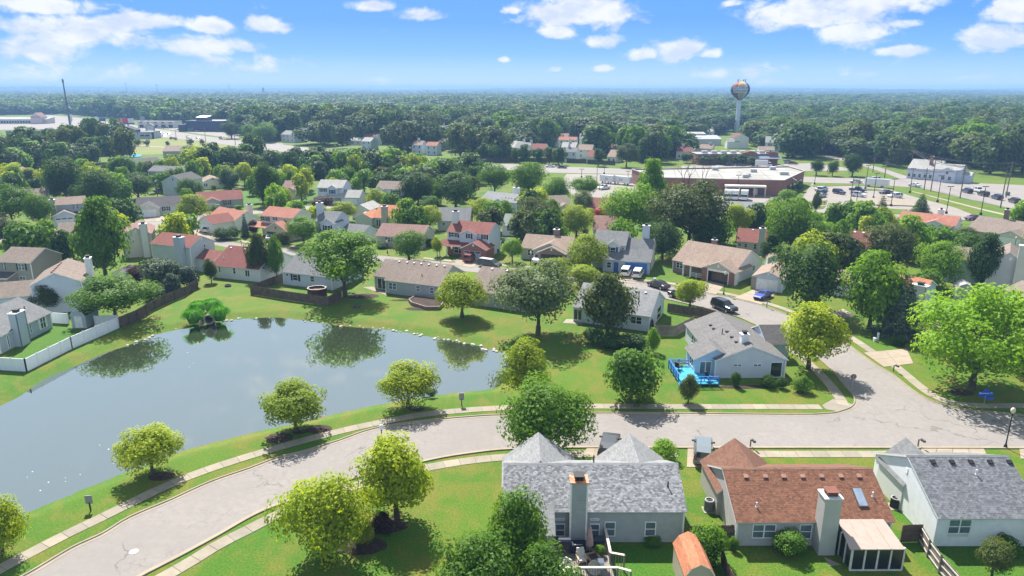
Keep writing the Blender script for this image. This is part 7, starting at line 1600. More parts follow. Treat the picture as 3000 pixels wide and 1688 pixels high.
boxtruck(T6, (715, 462), (790, 468), 'low white trailer on the verge above the parking lot', 8.0, False)
FG = 'cars by the far highway'; fr = random.Random(8)
for k, (x, y, cl, on) in enumerate([(390, 372, (.25, .33, .30), 0), (450, 378, SIL, 0), (515, 380, BLK, 0), (575, 385, (.05, .12, .30), 0), (620, 390, NAVY, 0), (655, 392, SIL, 0), (100, 410, NAVY, 1), (170, 440, WHT, 1), (232, 432, DGR, 1), (160, 465, BLK, 1), (520, 490, WHT, 1), (668, 498, SIL, 1), (1015, 505, BLK, 1), (865, 378, SIL, 0), (905, 385, BLK, 0), (960, 400, NAVY, 0), (90, 338, WHT, 0), (200, 342, BLK, 0), (1625, 705, SIL, 1), (1620, 765, BLK, 1), (1610, 640, WHT, 1)]):
    carpx(fr.choice(('sedan', 'suv')), D2, (x, y), (x + 40, y + (8 if on else 1)), cl, 'car moving on the far highway at left' if on else 'car parked before the dark boxy store', 'cars moving on the far highway' if on else 'cars parked by the dark store', z=.09, detail=False)
for k in range(26):
    x, y = fr.uniform(20, 640), fr.uniform(232, 268); kd = fr.choice(('sedan', 'suv', 'minivan')); cn_, cl = fr.choice((('black', BLK), ('navy', NAVY), ('white', WHT), ('silver', SIL), ('dark grey', DGR), ('dark red', RED_))); carpx(kd, D1, (x, y), (x + 30, y + fr.choice((1, 9))), cl, cn_ + ' ' + kd + ' in the far shopping lot at left', 'cars in the far shopping lot', z=.09, detail=False)

# ------------------------------------------------------------------ lamps, poles, wires, signs, mailboxes
LGLASS = plain((0.62, 0.56, 0.42), .3, name='lamp_globe')
def street_lamp(c, b_, t_, label, col=None):
    P = G(c, b_); h = max(3.0, z_at(P, t_)); o = empty('street_lamp', P, 0, label, 'street lamp', 'black post lamps along the streets')
    MB().lathe([(.16, 0), (.16, .25), (.09, .4), (.06, .7), (.05, h - .75), (.09, h - .7), (.10, h - .62)], 10).build('lamp_post', DARK, o, smooth=True)
    MB().lathe([(.10, h - .62), (.21, h - .45), (.23, h - .25), (.14, h - .08), (.05, h - .02), (.03, h)], 12).build('lamp_globe', col or LGLASS, o, smooth=True); return o
street_lamp(2945, 1312, 1194, 'tall black street lamp with amber globe at the right road side'); street_lamp(1121, 1322, 1254, 'black street lamp with white globe behind the big yellow tree', plain((.75, .76, .78), .3, name='lamp_globe_white'))
street_lamp(2120, 863, 795, 'street lamp in front of the open garage'); street_lamp(385, 663, 604, 'white globed street lamp by the crescent at left', plain((.75, .76, .78), .3, name='lamp_globe_white')); street_lamp(2970, 736, 693, 'street lamp before the white garage door at right'); street_lamp(462, 574, 528, 'white globed street lamp beside the pale blue gable house', plain((.75, .76, .78), .3, name='lamp_globe_white')); street_lamp(1135, 742, 716, 'small post lamp on the lawn of the reddish tan house'); street_lamp(1324, 762, 738, 'small post lamp by the drive of the brick house'); street_lamp(1555, 778, 757, 'small post lamp near the open double gable garage')
def lot_light(tile, b_, t_, label):
    P = G(*tile(*b_)); h = z_at(P, tile(*t_)[1]); o = empty('lot_light', P, 0, label, 'lamp post', 'tall black lot lights'); MB().lathe([(.35, 0), (.35, .7), (.11, .75), (.08, h - .1)], 8).build('pole', DARK, o); MB().box(-.9, -.12, h - .15, -.2, .12, h + .05).build('lamp_head', DARK, o); MB().box(.2, -.12, h - .15, .9, .12, h + .05).build('lamp_head', DARK, o); MB().box(-.2, -.05, h - .1, .2, .05, h).build('arm', DARK, o)
for a, c, lab in (((575, 485), (590, 190), 'lot light at the far verge above the parked navy pickup'), ((675, 605), (705, 285), 'lot light on the island corner behind the white suv'), ((895, 700), (938, 360), 'lot light on the wide grass island'), ((1130, 535), (1168, 228), 'lot light beside the verge path start'), ((1475, 650), (1510, 318), 'lot light left of the pine behind the salmon roof'), ((1585, 795), (1635, 452), 'lot light behind the salmon roofed house'), ((2015, 810), (2060, 452), 'lot light nearest the purple sedan'), ((388, 655), (412, 328), 'lot light at the island by the red sign'), ((455, 730), (488, 394), 'lot light on the small island below the red sign')): lot_light(T6, a, c, lab)
lot_light(T5, (1645, 430), (1660, 250), 'lot light at the grocery corner grass'); lot_light(T5, (680, 560), (700, 312), 'lot light standing before the grocery canopy'); lot_light(T4, (1058, 420), (1065, 178), 'lot light in the concrete yard, tallest'); lot_light(T4, (868, 345), (874, 236), 'lot light at the left end of the concrete yard'); lot_light(T4, (1444, 435), (1450, 262), 'lot light beside the right white trailer'); lot_light(T4, (1150, 300), (1153, 190), 'lot light at the back of the concrete yard')
WOODP = plain((.16, .13, .11), .9, var=.2, name='pole_wood'); POLES = []
def utility_pole(tile, b_, t_, label, arm=True):
    P = G(*tile(*b_)); h = z_at(P, tile(*t_)[1]); o = empty('utility_pole', P, -.35, label, 'utility pole', 'wooden utility poles at the junction'); MB().tube((0, 0, 0), (0, 0, h), .19, .12, 8).build('pole', WOODP, o)
    if arm:
        for dz in (.6, 1.8): MB().beam((-1.2, 0, h - dz), (1.2, 0, h - dz), .12, .14).build('crossarm', WOODP, o)
    POLES.append((P, h)); return P, h
up = [utility_pole(T6, b_, t_, l_) for b_, t_, l_ in (((815, 345), (842, 95), 'utility pole on the near grass strip left of the farmhouse'), ((1130, 318), (1155, -10), 'tall utility pole just left of the farmhouse'), ((1490, 372), (1522, 115), 'utility pole in front of the farmhouse right part'), ((1308, 497), (1330, 225), 'utility pole at the near kerb before the farmhouse'), ((1392, 512), (1437, 100), 'taller utility pole at the near kerb before the farmhouse'), ((1757, 602), (1812, 180), 'utility pole between the verge and the navy suv'), ((2262, 722), (2338, 250), 'thick utility pole near the queue of cars'), ((2330, 592), (2378, 140), 'utility pole on the far verge with guy wires'), ((668, 280), (690, 60), 'utility pole beside the lawn left of the junction'))]
for b_, t_, l_ in (((60, 640), (20, 400), 'leaning pale pole by the meadow at the far left'),): utility_pole(D1, b_, t_, l_, False)
for b_, t_, l_ in (((340, 480), (330, 350), 'highway pole left of the two white cars'), ((788, 545), (775, 330), 'highway pole right of the white cars'), ((1235, 590), (1220, 320), 'highway pole before the far intersection'), ((150, 360), (135, 190), 'pole before the pale store row')): utility_pole(D2, b_, t_, l_)
WIRE = plain((.05, .05, .055), .7, name='wire')
def wire(A, B, label, sag=1.2, n=3):
    b = MB()
    for j in range(n):
        off = Vector(((j - (n - 1) / 2) * .9, 0, -.25 * (j % 2)))
        pts = [A.lerp(B, k / 10) + off + Vector((0, 0, -sag * 4 * (k / 10) * (1 - k / 10))) for k in range(11)]
        for p, q in zip(pts[:-1], pts[1:]): b.tube(p, q, .045, n=4, caps=False)
    tag(b.build('overhead_wires', WIRE), label, 'wires', 'overhead wires at the junction', 'stuff')
def tp(i, d=0.4): return up[i][0] + Vector((0, 0, up[i][1] - d))
far1 = G(*D5(1000, 235)) + Vector((0, 0, 12)); ex1 = G(3300, 640) + Vector((0, 0, 13))
for A, B, lab in ((tp(0), tp(1), 'wires from the left pole to the tall farmhouse pole'), (tp(1), tp(5), 'wires crossing the junction from the tall pole'), (tp(5), tp(6), 'wires along the verge to the thick pole'), (tp(6), ex1, 'wires leaving the frame at right'), (tp(7), ex1 + Vector((4, 14, 3)), 'wires from the guyed pole out of the frame'), (tp(1), tp(7), 'wires above the farmhouse roof'), (far1, tp(1), 'long wires from the far trees to the tall pole'), (tp(0, 1.8), tp(5, 1.8), 'low wires across the junction'), (tp(4), tp(7, 2), 'wires from the near kerb pole to the guyed pole')): wire(A, B, lab, 1.8)
STOPR = plain((.45, .03, .03), .5, name='stop_red')
def octo(b, r, th, m=0):
    p = [(r * math.cos(math.pi / 8 + k * math.pi / 4), r * math.sin(math.pi / 8 + k * math.pi / 4)) for k in range(8)]; b.slab([(x, -th / 2, z) for x, z in p], th, m)
def stop_sign(c, b_, tv, label, face=0.0, back=False, text='STOP', rr=.38):
    P = G(c, b_); h = z_at(P, tv); o = empty('stop_sign', P, face, label, 'stop sign'); MB().box(-.035, .02, 0, .035, .07, h + .3).build('sign_post', GREYM, o)
    b = MB(); octo(b, rr, .02); s = b.build('sign_plate', STOPR, o, (0, 0, h)); 
    b = MB(); octo(b, rr * .98, .006); b.build('sign_back', plain((.15, .14, .14), .6, .2, name='sign_back'), s, (0, .014, 0)); text_on(text, s, (0, -.012, -.10), (rad(90), 0, 0), .27, WHITE, ext=.003)
stop_sign(2494, 1149, 1104, 'grey backed octagonal stop sign at the corner of the two roads', rad(175)); stop_sign(528, 657, 643, 'red stop sign by the yellow green tree on the crescent'); stop_sign(2414, 603, 593, 'red stop sign at the left side of the lot entry lane'); stop_sign(2492, 610, 598, 'red stop sign at the right side of the lot entry lane')
P = G(2881, 1191); h = z_at(P, 1143); o = empty('street_name_sign', P, 0, 'blue street name sign on a thin post under the lime tree', 'street sign'); BL = plain((.02, .09, .55), .5, name='street_sign_blue'); MB().tube((0, 0, 0), (0, 0, h - .7), .035, n=8).build('sign_post', GREYM, o)
s = MB().box(-.85, -.02, h - .62, .85, .02, h - .22).build('name_plate', BL, o); text_on('Bluewater Dr', s, (0, -.025, h - .53), (rad(90), 0, 0), .28, WHITE, ext=.003); bb = MB(); bb.slab([(.36 * math.cos(math.pi * k / 8), -.02, h - .23 + .34 * math.sin(math.pi * k / 8)) for k in range(9)], .04); bb.build('sign_crest', BL, o); s = MB().box(-.75, -.02, -.18, .75, .02, .16).build('name_plate', BL, o, (.12, .05, h - .86)); s.rotation_euler = (0, 0, rad(-60))
for (c, b_, t_, lab) in ((1353, 1190, 1152, 'grey rules board on a post at the pond bank, middle'), (266, 1497, 1452, 'grey rules board on a post at the pond bank, left')):
    P = G(c, b_); h = z_at(P, t_); o = empty('rules_sign', P, .15, lab, 'sign', 'boards on the pond bank'); MB().box(-.05, -.05, 0, .05, .05, h * .55).build('sign_post', DARK, o); MB().box(-.28, -.03, h * .48, .28, .03, h).build('sign_board', plain((.24, .25, .27), .6, name='sign_board_grey'), o)
MBX = plain((.05, .045, .04), .6, name='mailbox_dark')
for (c, b_, t_, lab) in ((2198, 1309, 1281, 'mailbox by the road right of the brown garage roof'), (2689, 1308, 1281, 'mailbox by the road beside the grey front gable'), (2617, 1088, 1064, 'mailbox on a white base by the drive at the side street'), (2246, 902, 878, 'mailbox by the road below the blue sports car'), (1291, 773, 755, 'mailbox at the kerb below the spindly tree'), (708, 719, 703, 'mailbox at the kerb near the small blue spruce'), (504, 648, 637, 'mailbox by the drive of the black roofed house'), (1980, 843, 828, 'mailbox at the kerb behind the small yellow tree'), (1990, 868, 852, 'mailbox beside the black suv road')):
    P = G(c, b_); h = min(1.6, max(1.1, z_at(P, t_))); o = empty('mailbox', P, .2, lab, 'mailbox', 'mailboxes along the kerb'); MB().box(-.05, -.05, 0, .05, .05, h - .28).build('post', WOODP, o); b = MB()
    pr = [(-.10, h - .28), (.10, h - .28)] + [(.10 * math.cos(math.pi * k / 6), h - .14 + .10 * math.sin(math.pi * k / 6)) for k in range(7)]
    b.slab([(x, -.26, z) for x, z in pr], .52 * -1); b.build('box', MBX, o)
# ------------------------------------------------------------------ fences
FW = plain((.115, .085, .065), .9, var=.25, scale=1.5, name='fence_wood'); FW2 = plain((.20, .17, .15), .9, var=.25, scale=1.5, name='fence_wood_grey'); VIN = plain((.74, .76, .80), .4, var=.03, name='vinyl_white')
def board_fence(name, pts, h, mat, label, cat='fence', pw=.15, gap=.012, post=2.4, rails=True, inside=1, railmat=None):
    o = empty(name, pts[0], 0, label, cat); L0 = pts[0]
    pk = MB(); rr = random.Random(len(label))
    for p, q in zip(pts[:-1], pts[1:]):
        d = (q - p); L = d.length; d.normalize(); n = Vector((-d.y, d.x, 0)) * inside; m = max(1, round(L / post)); c = max(1, int(L / pw))
        for i in range(c):
            a = p + d * (i + .5) * L / c - L0; hh = h + rr.uniform(-.03, .03); pk.obox(a + Vector((0, 0, hh / 2 + .03)), d * (L / c / 2 - gap / 2), n * .011, Vector((0, 0, hh / 2)))
        for i in range(m + 1):
            a = p + d * L * i / m - L0 + n * .07; MB().box(a.x - .05, a.y - .05, 0, a.x + .05, a.y + .05, h + .06).build('fence_post', mat, o)
        for i in range(m):
            for z in ((.25, h * .52, h - .15) if rails else ()):
                a, b_ = p + d * (L * i / m + .05) - L0 + n * .045, p + d * (L * (i + 1) / m - .05) - L0 + n * .045; MB().beam(a + Vector((0, 0, z)), b_ + Vector((0, 0, z)), .05, .10).build('fence_rail', railmat or mat, o)
    tag(pk.build('pickets', mat, o), kind='stuff'); return o
def gp(tile, *L): return [G(*tile(*p)) for p in L]
board_fence('wooden_fence', gp(U1, (905, 828), (1040, 770), (1170, 690), (1320, 620), (1400, 588), (1492, 528)), 1.7, FW, 'brown wooden fence climbing from the white fence past the evergreens', inside=-1)
board_fence('wooden_fence', gp(U1, (2132, 480), (1892, 572), (2180, 620), (2480, 662), (2580, 604)), 1.6, FW, 'brown wooden fence round the yard of the pale blue house')
board_fence('wooden_fence', gp(T8, (238, 1000), (560, 1055), (760, 1085), (945, 1110)), 1.5, FW, 'brown wooden fence along the road behind the corner house', inside=-1)
board_fence('wooden_fence', gp(T8, (30, 1180), (75, 1300), (330, 1300), (560, 1180)), 1.6, FW2, 'grey wooden fence between the white ranch house and the corner house')
LR = plain((.48, .44, .40), .8, var=.1, name='rail_pale')
board_fence('wooden_fence', gp(L3, (1782, 1180), (1850, 1300), (1935, 1420), (2090, 1600)), 1.5, FW2, 'wooden fence with three pale rails between the two right hand yards', inside=-1, railmat=LR)
board_fence('wooden_fence', gp(L3, (1640, 1190), (1782, 1185)), 1.6, FW, 'short dark fence right of the sunroom', inside=-1); board_fence('wooden_fence', gp(L3, (40, 1190), (385, 1180)), 1.5, FW, 'short dark fence left of the tan sided house', inside=-1)
board_fence('wooden_fence', gp(L3, (285, 1330), (330, 1480), (400, 1600)), 1.4, FW, 'dark wooden fence behind the orange roofed shed')
board_fence('picket_fence', gp(T3, (2000, 1150), (2190, 1165)), 1.2, VIN, 'white picket fence right of the brick fronted house', pw=.2, gap=.09)
board_fence('road_fence', [G(*D4(-300, 680)), G(*D4(30, 690)), G(*D4(1310, 700)), G(*D4(2070, 745))], 2.0, plain((.085, .075, .075), .9, var=.15, name='fence_dark'), 'long dark fence between the arterial road and the far houses', pw=1.2, gap=.04, post=6, rails=False)
def vinyl(pts, label, h=1.75):
    o = empty('vinyl_fence', pts[0], 0, label, 'fence'); L0 = pts[0]
    for p, q in zip(pts[:-1], pts[1:]):
        d = q - p; L = d.length; d.normalize(); m = max(1, round(L / 2.3)); n = Vector((-d.y, d.x, 0))
        for i in range(m + 1):
            a = p + d * L * i / m - L0; b = MB(); b.box(a.x - .065, a.y - .065, 0, a.x + .065, a.y + .065, h + .08); b.lathe([(.10, h + .08), (.10, h + .11), (0.0, h + .2)], 4, c=(a.x, a.y, 0)); b.build('fence_post', VIN, o)
        for i in range(m):
            a, b_ = p + d * (L * i / m + .066) - L0, p + d * (L * (i + 1) / m - .066) - L0; c = (a + b_) / 2; hl = (b_ - a).length / 2; b = MB().obox(c + Vector((0, 0, h / 2 + .03)), d * hl, n * .016, Vector((0, 0, h / 2 - .06))); pn = b.build('fence_panel', VIN, o)
            for z in (.09, h - .05): MB().obox(c + Vector((0, 0, z)), d * (hl - .002), n * .04, Vector((0, 0, .07))).build('fence_rail', VIN, pn)
    return o
vinyl([G(*U1(-330, 1125)), G(*U1(0, 1145)), G(*U1(203, 1158)), G(*U1(545, 985)), G(*U1(903, 826))], 'long white vinyl fence beside the pond at the left'); vinyl([G(*U1(395, 790)), G(*U1(522, 798))], 'white vinyl fence left of the barn shaped shed', 1.7); vinyl([G(*U1(722, 812)), G(*U1(893, 805))], 'white vinyl fence right of the barn shaped shed', 1.6)
# ------------------------------------------------------------------ small things in the yards
P = G(*U1(1578, 790)); o = empty('culvert', P, rad(-82), 'concrete culvert mouth between the tall grass clumps', 'culvert'); CV = plain((.20, .18, .15), .9, var=.25, name='culvert_concrete'); b = MB(); n = 18
for i in range(n):
    a0, a1 = math.pi * 2 * i / n, math.pi * 2 * (i + 1) / n
    for (r0, r1, x0, x1) in ((.62, .62, 0, -2.2), (.78, .78, -2.2, .05), (.78, .62, .05, 0)): b.poly([(x0, r0 * math.cos(a0), .55 + r0 * math.sin(a0)), (x0, r0 * math.cos(a1), .55 + r0 * math.sin(a1)), (x1, r1 * math.cos(a1), .55 + r1 * math.sin(a1)), (x1, r1 * math.cos(a0), .55 + r1 * math.sin(a0))])
b.build('pipe', CV, o); b = MB(); b.tube((-2.1, 0, .55), (-2.0, 0, .55), .66, n=18); b.build('pipe_shade_disc', plain((.01, .01, .01), .95, name='pipe_shade_disc'), o)  # black disc deep in the pipe, its colour standing in for shade
for s in (-1, 1): MB().slab([(-.5, s * .85, -.3), (-.5, s * .85, .75), (.5, s * 1.15, .25), (.5, s * 1.15, -.3)], .15).build('wing_wall', CV, o)
MULCH = plain((.040, .026, .020), .95, var=.4, scale=3, name='mulch')
def bed(c, v, rx, ry, z=.06):
    rx *= .72; ry *= .72
    P = G(c, v); b = MB(); n = 18; ring = [Vector((P.x + rx * math.cos(2 * math.pi * k / n) * (1 + .1 * math.sin(3 * k)), P.y + ry * math.sin(2 * math.pi * k / n), .01)) for k in range(n)]; i = b.add(ring + [Vector((P.x, P.y, z + .10))] )
    for k in range(n): b.f.append((i + k, i + (k + 1) % n, i + n)); b.m.append(0)
    tag(b.build('mulch_bed', MULCH), kind='structure')
for a in ((474, 1395, 1.7, 1.2), (818, 1283, 2.0, 1.6), (935, 1258, 1.9, 1.4), (878, 1265, 1.1, .8), (1220, 1198, 1.2, .9), (1130, 1540, 2.6, 1.5), (1060, 1600, 2.8, 1.6), (1232, 905, 3.6, 1.4), (1180, 880, 3.0, .8), (1062, 868, 4.0, 2.2), (1250, 1145, 1.2, .9), (2180, 1134, 5.2, .8), (2815, 1150, 2.0, 1.4)): bed(*a)
for (c, v, lab) in ((1046, 900, 'stone fire ring on the shaded lawn by the pond'), (668, 839, 'dark round tub on the lawn below the dark red roof')):
    P = G(c, v); tag(MB().lathe([(.55, 0), (.6, .35), (.45, .35), (.42, .1), (0.01, .1)], 14).build('fire_ring', plain((.10, .085, .08), .9, var=.3, name='ring_stone'), None, P), lab, 'fire ring')
# raised brick planter behind the long ranch house
A = [G(*U2(*p)) for p in ((512, 632), (530, 655), (640, 690), (738, 690), (768, 660), (735, 630), (610, 610), (560, 604))]; o = empty('brick_planter', A[0], 0, 'raised brick planter bed behind the long grey ranch house', 'planter'); PB = plain((.22, .16, .125), .9, var=.3, scale=5, name='planter_brick'); L0 = A[0]
for ci in range(3):
    for p, q in zip(A, A[1:] + A[:1]):
        d = q - p; L = d.length; n = max(1, int(L / .5)); d.normalize(); w_ = Vector((-d.y, d.x, 0))
        for i in range(n):
            s = ((i + .5 + (.25 if ci % 2 else 0)) / n) * L
            if s > L: continue
            MB().obox(p + d * s - L0 + Vector((0, 0, .1 + ci * .2)), d * (L / n / 2 - .015), w_ * .12, Vector((0, 0, .09))).build('brick', PB, o)
sheet('planter_soil', [a for a in A], .45, MULCH, parent=None); so = bpy.data.objects['planter_soil']; so.parent = o; so.location = -L0; del so['kind']
# octagonal wooden tub deck
P = G(*U1(2395, 575)); o = empty('octagonal_deck', P, 0, 'dark octagonal wooden deck with pale rail in the fenced yard', 'deck'); DKW = plain((.085, .035, .028), .85, var=.2, name='deck_redwood'); pr = [(1.65 * math.cos(math.pi / 8 + k * math.pi / 4), 1.45 * math.sin(math.pi / 8 + k * math.pi / 4)) for k in range(8)]
for k in range(8):
    a, b_ = Vector((*pr[k], 0)), Vector((*pr[(k + 1) % 8], 0)); d = (b_ - a).normalized(); MB().obox((a + b_) / 2 + Vector((0, 0, .62)), (b_ - a) / 2 * .98, Vector((-d.y, d.x, 0)) * .04, Vector((0, 0, .6))).build('side_panel', DKW, o); MB().beam(a + Vector((0, 0, 1.26)), b_ + Vector((0, 0, 1.26)), .14, .07).build('top_rail', plain((.55, .50, .46), .7, name='rail_top'), o)
MB().slab([(x * .98, y * .98, .9) for x, y in pr], .1).build('deck_floor', DKW, o)
# air conditioners and utility boxes
def acunit(c, b_, w_, h, label, rnd=True):
    o = empty('air_conditioner', G(c, b_), 0, label, 'air conditioner'); MB().lathe([(w_ * .5, .05), (w_ * .5, h), (w_ * .47, h + .03), (w_ * .40, h + .03), (w_ * .38, h - .05), (.02, h - .06)], 20 if rnd else 4).build('casing', plain((.16, .17, .18), .6, .2, name='ac_grey') if rnd else plain((.035, .035, .04), .7, name='ac_dark'), o)
    b = MB(); b.lathe([(w_ * .40, h + .035), (w_ * .40, h + .06), (w_ * .36, h + .06), (w_ * .36, h + .035)], 20); b.build('fan_ring', plain((.62, .60, .56), .5, name='ac_ring'), o); b = MB()
    for k in range(4): a = k * math.pi / 2; b.beam((0, 0, h - .01), (w_ * .36 * math.cos(a), w_ * .36 * math.sin(a), h - .01), .12, .015)
    b.build('fan', DARK, o); MB().box(-w_ * .6, -w_ * .6, 0, w_ * .6, w_ * .6, .05).build('pad', CONC, o)
acunit(2076, 1495, .85, 1.0, 'round grey air conditioner at the left wall of the tan house'); acunit(2621, 1485, .95, .85, 'black square air conditioner at the wall of the white house', False); acunit(1456, 740, .9, .8, 'dark air conditioner beside the brick garaged white house', False)
for (c, b_, w_, h, m_, lab) in ((2146, 951, .9, .85, plain((.25, .32, .28), .6, name='box_green'), 'grey green utility cabinet beside the corner house walk'), (2571, 996, .22, 1.1, VIN, 'tall white utility pedestal under the big spruce'), (2562, 1000, .35, .55, VIN, 'short pale utility pedestal under the big spruce'), (1918, 822, .45, .5, plain((.30, .42, .36), .6, name='box_pale_green'), 'pale green utility box on the lawn of the open garage house'), (375, 650, .7, .7, plain((.25, .32, .28), .6, name='box_green'), 'green utility box at the crescent corner'), (2951, 573, 1.0, 1.3, plain((.12, .15, .14), .6, name='box_dark'), 'dark utility cabinet on the far verge by the queue'), (2551, 600, .7, 1.4, plain((.05, .07, .12), .5, name='box_blue'), 'dark blue drop box on the grass island')):
    b = MB(); b.box(-w_ / 2, -w_ / 2, 0, w_ / 2, w_ / 2, h * .9); b.slab([(-w_ * .55, -w_ * .55, h * .92), (w_ * .55, -w_ * .55, h * .92), (w_ * .55, w_ * .55, h), (-w_ * .55, w_ * .55, h)], .06); tag(b.build('utility_box', m_, None, G(c, b_)), lab, 'utility box')
P = G(*T8(1375, 500)); o = empty('satellite_dish', P, 0, 'white satellite dish at the right wall of the open garage house', 'satellite dish'); MB().tube((0, 0, 0), (0, 0, 1.3), .04).build('mast', GREYM, o); d = MB().lathe([(.02, 0), (.25, .05), (.45, .16)], 14).build('dish', VIN, o, (0, 0, 1.3)); d.rotation_euler = (rad(50), 0, rad(20))
o = empty('patio', G(1290, 768), 0)
bpy.data.objects.remove(o)
for px, lab in (([U2(*p) for p in ((1670, 790), (1815, 800), (1815, 765), (1700, 760))], None), ([U2(*p) for p in ((160, 520), (340, 580), (330, 550), (230, 515))], None), ([L3(*p) for p in ((1065, 1300), (1200, 1360), (1110, 1370))], None), ([U1(*p) for p in ((0, 1010), (40, 985), (150, 935), (100, 925))], None)): sheet('patio', gl_(px), .03, CONC)
tag(sheet('swimming_pool_water', gl_([D1(1965, 740), D1(2130, 745), D1(2140, 775), D1(1970, 790)]), .35, plain((.06, .42, .52), .15, var=.15, name='pool_blue')), kind='structure')
# ---- wooden deck of the grey house and what stands on it ----
DW = plain((.20, .175, .155), .85, var=.25, scale=3, name='deck_weathered'); DWP = plain((.50, .45, .40), .8, var=.12, name='deck_rail_pale'); o = f1.root
dx0, dx1 = f1.front(1596, 1590, 0)[0], f1.front(1776, 1590, 0)[0]; ZD = .45; yD = -4.6
dk = MB().box(dx0, yD, .05, dx1, f1.ov - .02, ZD - .06).build('deck', DW, o)
for i in range(int((dx1 - dx0) / .15)): MB().box(dx0 + i * .15 + .006, yD, ZD - .055, dx0 + i * .15 + .144, f1.ov - .03, ZD).build('deck_board', DW, dk)
rp = [(dx1 - .1, f1.ov - .1), (dx1 - .1, -2.9), (dx1 + .9, -3.2)]; rp2 = [(dx0 + 1.0, yD - .0), (dx1 + .2, yD), (dx1 + 1.1, yD - .4)]
for L in (rp, rp2):
    for (a, c) in zip(L[:-1], L[1:]): MB().beam((a[0], a[1], ZD + .95), (c[0], c[1], ZD + .95), .20, .06).build('hand_rail', DWP, dk)
    b = MB()
    for (a, c) in zip(L[:-1], L[1:]):
        n = max(2, int(math.hypot(c[0] - a[0], c[1] - a[1]) / .2))
        for k in range(n): x, y = a[0] + (c[0] - a[0]) * k / n, a[1] + (c[1] - a[1]) * k / n; b.box(x - .02, y - .02, .1, x + .02, y + .02, ZD + .92)
    tag(b.build('balusters', DW, dk), kind='stuff')
    for (x, y) in L: MB().box(x - .06, y - .06, 0, x + .06, y + .06, ZD + .93).build('rail_post', DW, dk)
def onf1(x, y, z=ZD): return f1.o + f1.ex * x + f1.ey * y + Vector((0, 0, z))
def f1x(u, v, y): return f1.front(u, v, y)[0]
q = empty('barbecue_grill', onf1(f1x(1692, 1590, -1.3), -1.5), 0, 'dark blue barbecue grill on the deck below the chimney', 'grill'); GRB = plain((.012, .014, .035), .35, name='grill_navy'); MB().box(-.6, -.35, .1, .6, .35, .8).build('cart', GRB, q); b = MB(); pr = [(.42 * math.cos(math.pi * k / 8), .82 + .40 * math.sin(math.pi * k / 8)) for k in range(9)]
b.slab([(-.55, y, z) for y, z in pr][::-1], -1.1); b.build('lid', GRB, q); MB().beam((-.3, -.46, .95), (.3, -.46, .95), .04, .05).build('lid_handle', RIM, q); MB().box(-1.05, -.3, .76, -.62, .3, .82).build('side_shelf', GRB, q); MB().box(.62, -.3, .76, 1.05, .3, .82).build('side_shelf', GRB, q)
def armchair(P, rz, label, mat, cush):
    q = empty('patio_chair', P, rz, label, 'chair')
    for x in (-.32, .32):
        for y in (-.3, .3): MB().box(x - .03, y - .03, 0, x + .03, y + .03, .62 if y < 0 else .9).build('leg', mat, q)
        MB().box(x - .05, -.36, .6, x + .05, .32, .65).build('armrest', mat, q)
    MB().box(-.29, -.3, .32, .29, .3, .48).build('seat_cushion', cush, q); b = MB().obox((0, .30, .78), (.28, 0, 0), (0, .06, -.015), (0, .1, .34)); b.build('back_cushion', cush, q)
armchair(onf1(f1x(1705, 1632, -3.2), -2.9), rad(12), 'pale cushioned wooden armchair on the deck', plain((.45, .33, .22), .7, name='teak'), plain((.52, .50, .47), .9, name='cushion_pale'))
armchair(onf1(f1x(1655, 1650, -3.8), -4.1), rad(-40), 'pale folding chair half under the leaves on the deck', WHITE, plain((.60, .58, .55), .9, name='cushion_white'))
q = empty('egg_chair', onf1(f1x(1741, 1650, -4.0), -3.9), rad(0), 'round pale wicker bucket chair by the deck rail', 'chair'); b = MB().lathe([(.12, .0), (.30, .08), (.46, .30), (.52, .52), (.49, .52), (.43, .32), (.26, .14), (.02, .10)], 18); c = b.build('wicker_shell', plain((.52, .50, .45), .8, var=.2, scale=20, name='wicker'), q, (0, 0, .35)); c.rotation_euler = (rad(50), 0, 0)
for k in range(4): a = math.pi / 4 + k * math.pi / 2; MB().tube((.3 * math.cos(a), .3 * math.sin(a), 0), (.1 * math.cos(a), .1 * math.sin(a), .42), .025).build('leg', DARK, q)
q = empty('patio_umbrella', onf1(f1x(1727, 1600, -1.6), -1.7), 0, 'folded dusty pink umbrella standing on the deck', 'umbrella'); MB().tube((0, 0, 0), (0, 0, 2.55), .03).build('pole', GREYM, q); b = MB(); n = 16; rows = []
for z, r in ((.75, .24), (1.2, .22), (1.8, .15), (2.3, .08), (2.45, .03)): rows.append(b.add([(r * (1 + .22 * (k % 2)) * math.cos(2 * math.pi * k / n), r * (1 + .22 * (k % 2)) * math.sin(2 * math.pi * k / n), z) for k in range(n)]))
for a, c in zip(rows[:-1], rows[1:]):
    for k in range(n): b.f.append((a + k, a + (k + 1) % n, c + (k + 1) % n, c + k)); b.m.append(0)
b.build('canopy', plain((.40, .25, .26), .9, var=.15, name='umbrella_pink'), q); MB().lathe([(.3, 0), (.3, .08), (.05, .14)], 14).build('base', DARK, q)
q = empty('fire_table', onf1(f1x(1738, 1625, -2.6), -2.7), rad(20), 'square brown framed fire table on the deck', 'table'); TB = plain((.26, .15, .11), .7, name='table_brown'); MB().box(-.3, -.3, 0, .3, .3, .42).build('table_base', DARK, q)
for (x0, y0, x1, y1) in ((-.5, -.5, .5, -.33), (-.5, .33, .5, .5), (-.5, -.33, -.33, .33), (.33, -.33, .5, .33)): MB().box(x0, y0, .42, x1, y1, .48).build('rim', TB, q)
MB().box(-.33, -.33, .42, .33, .33, .45).build('tray', DARK, q)
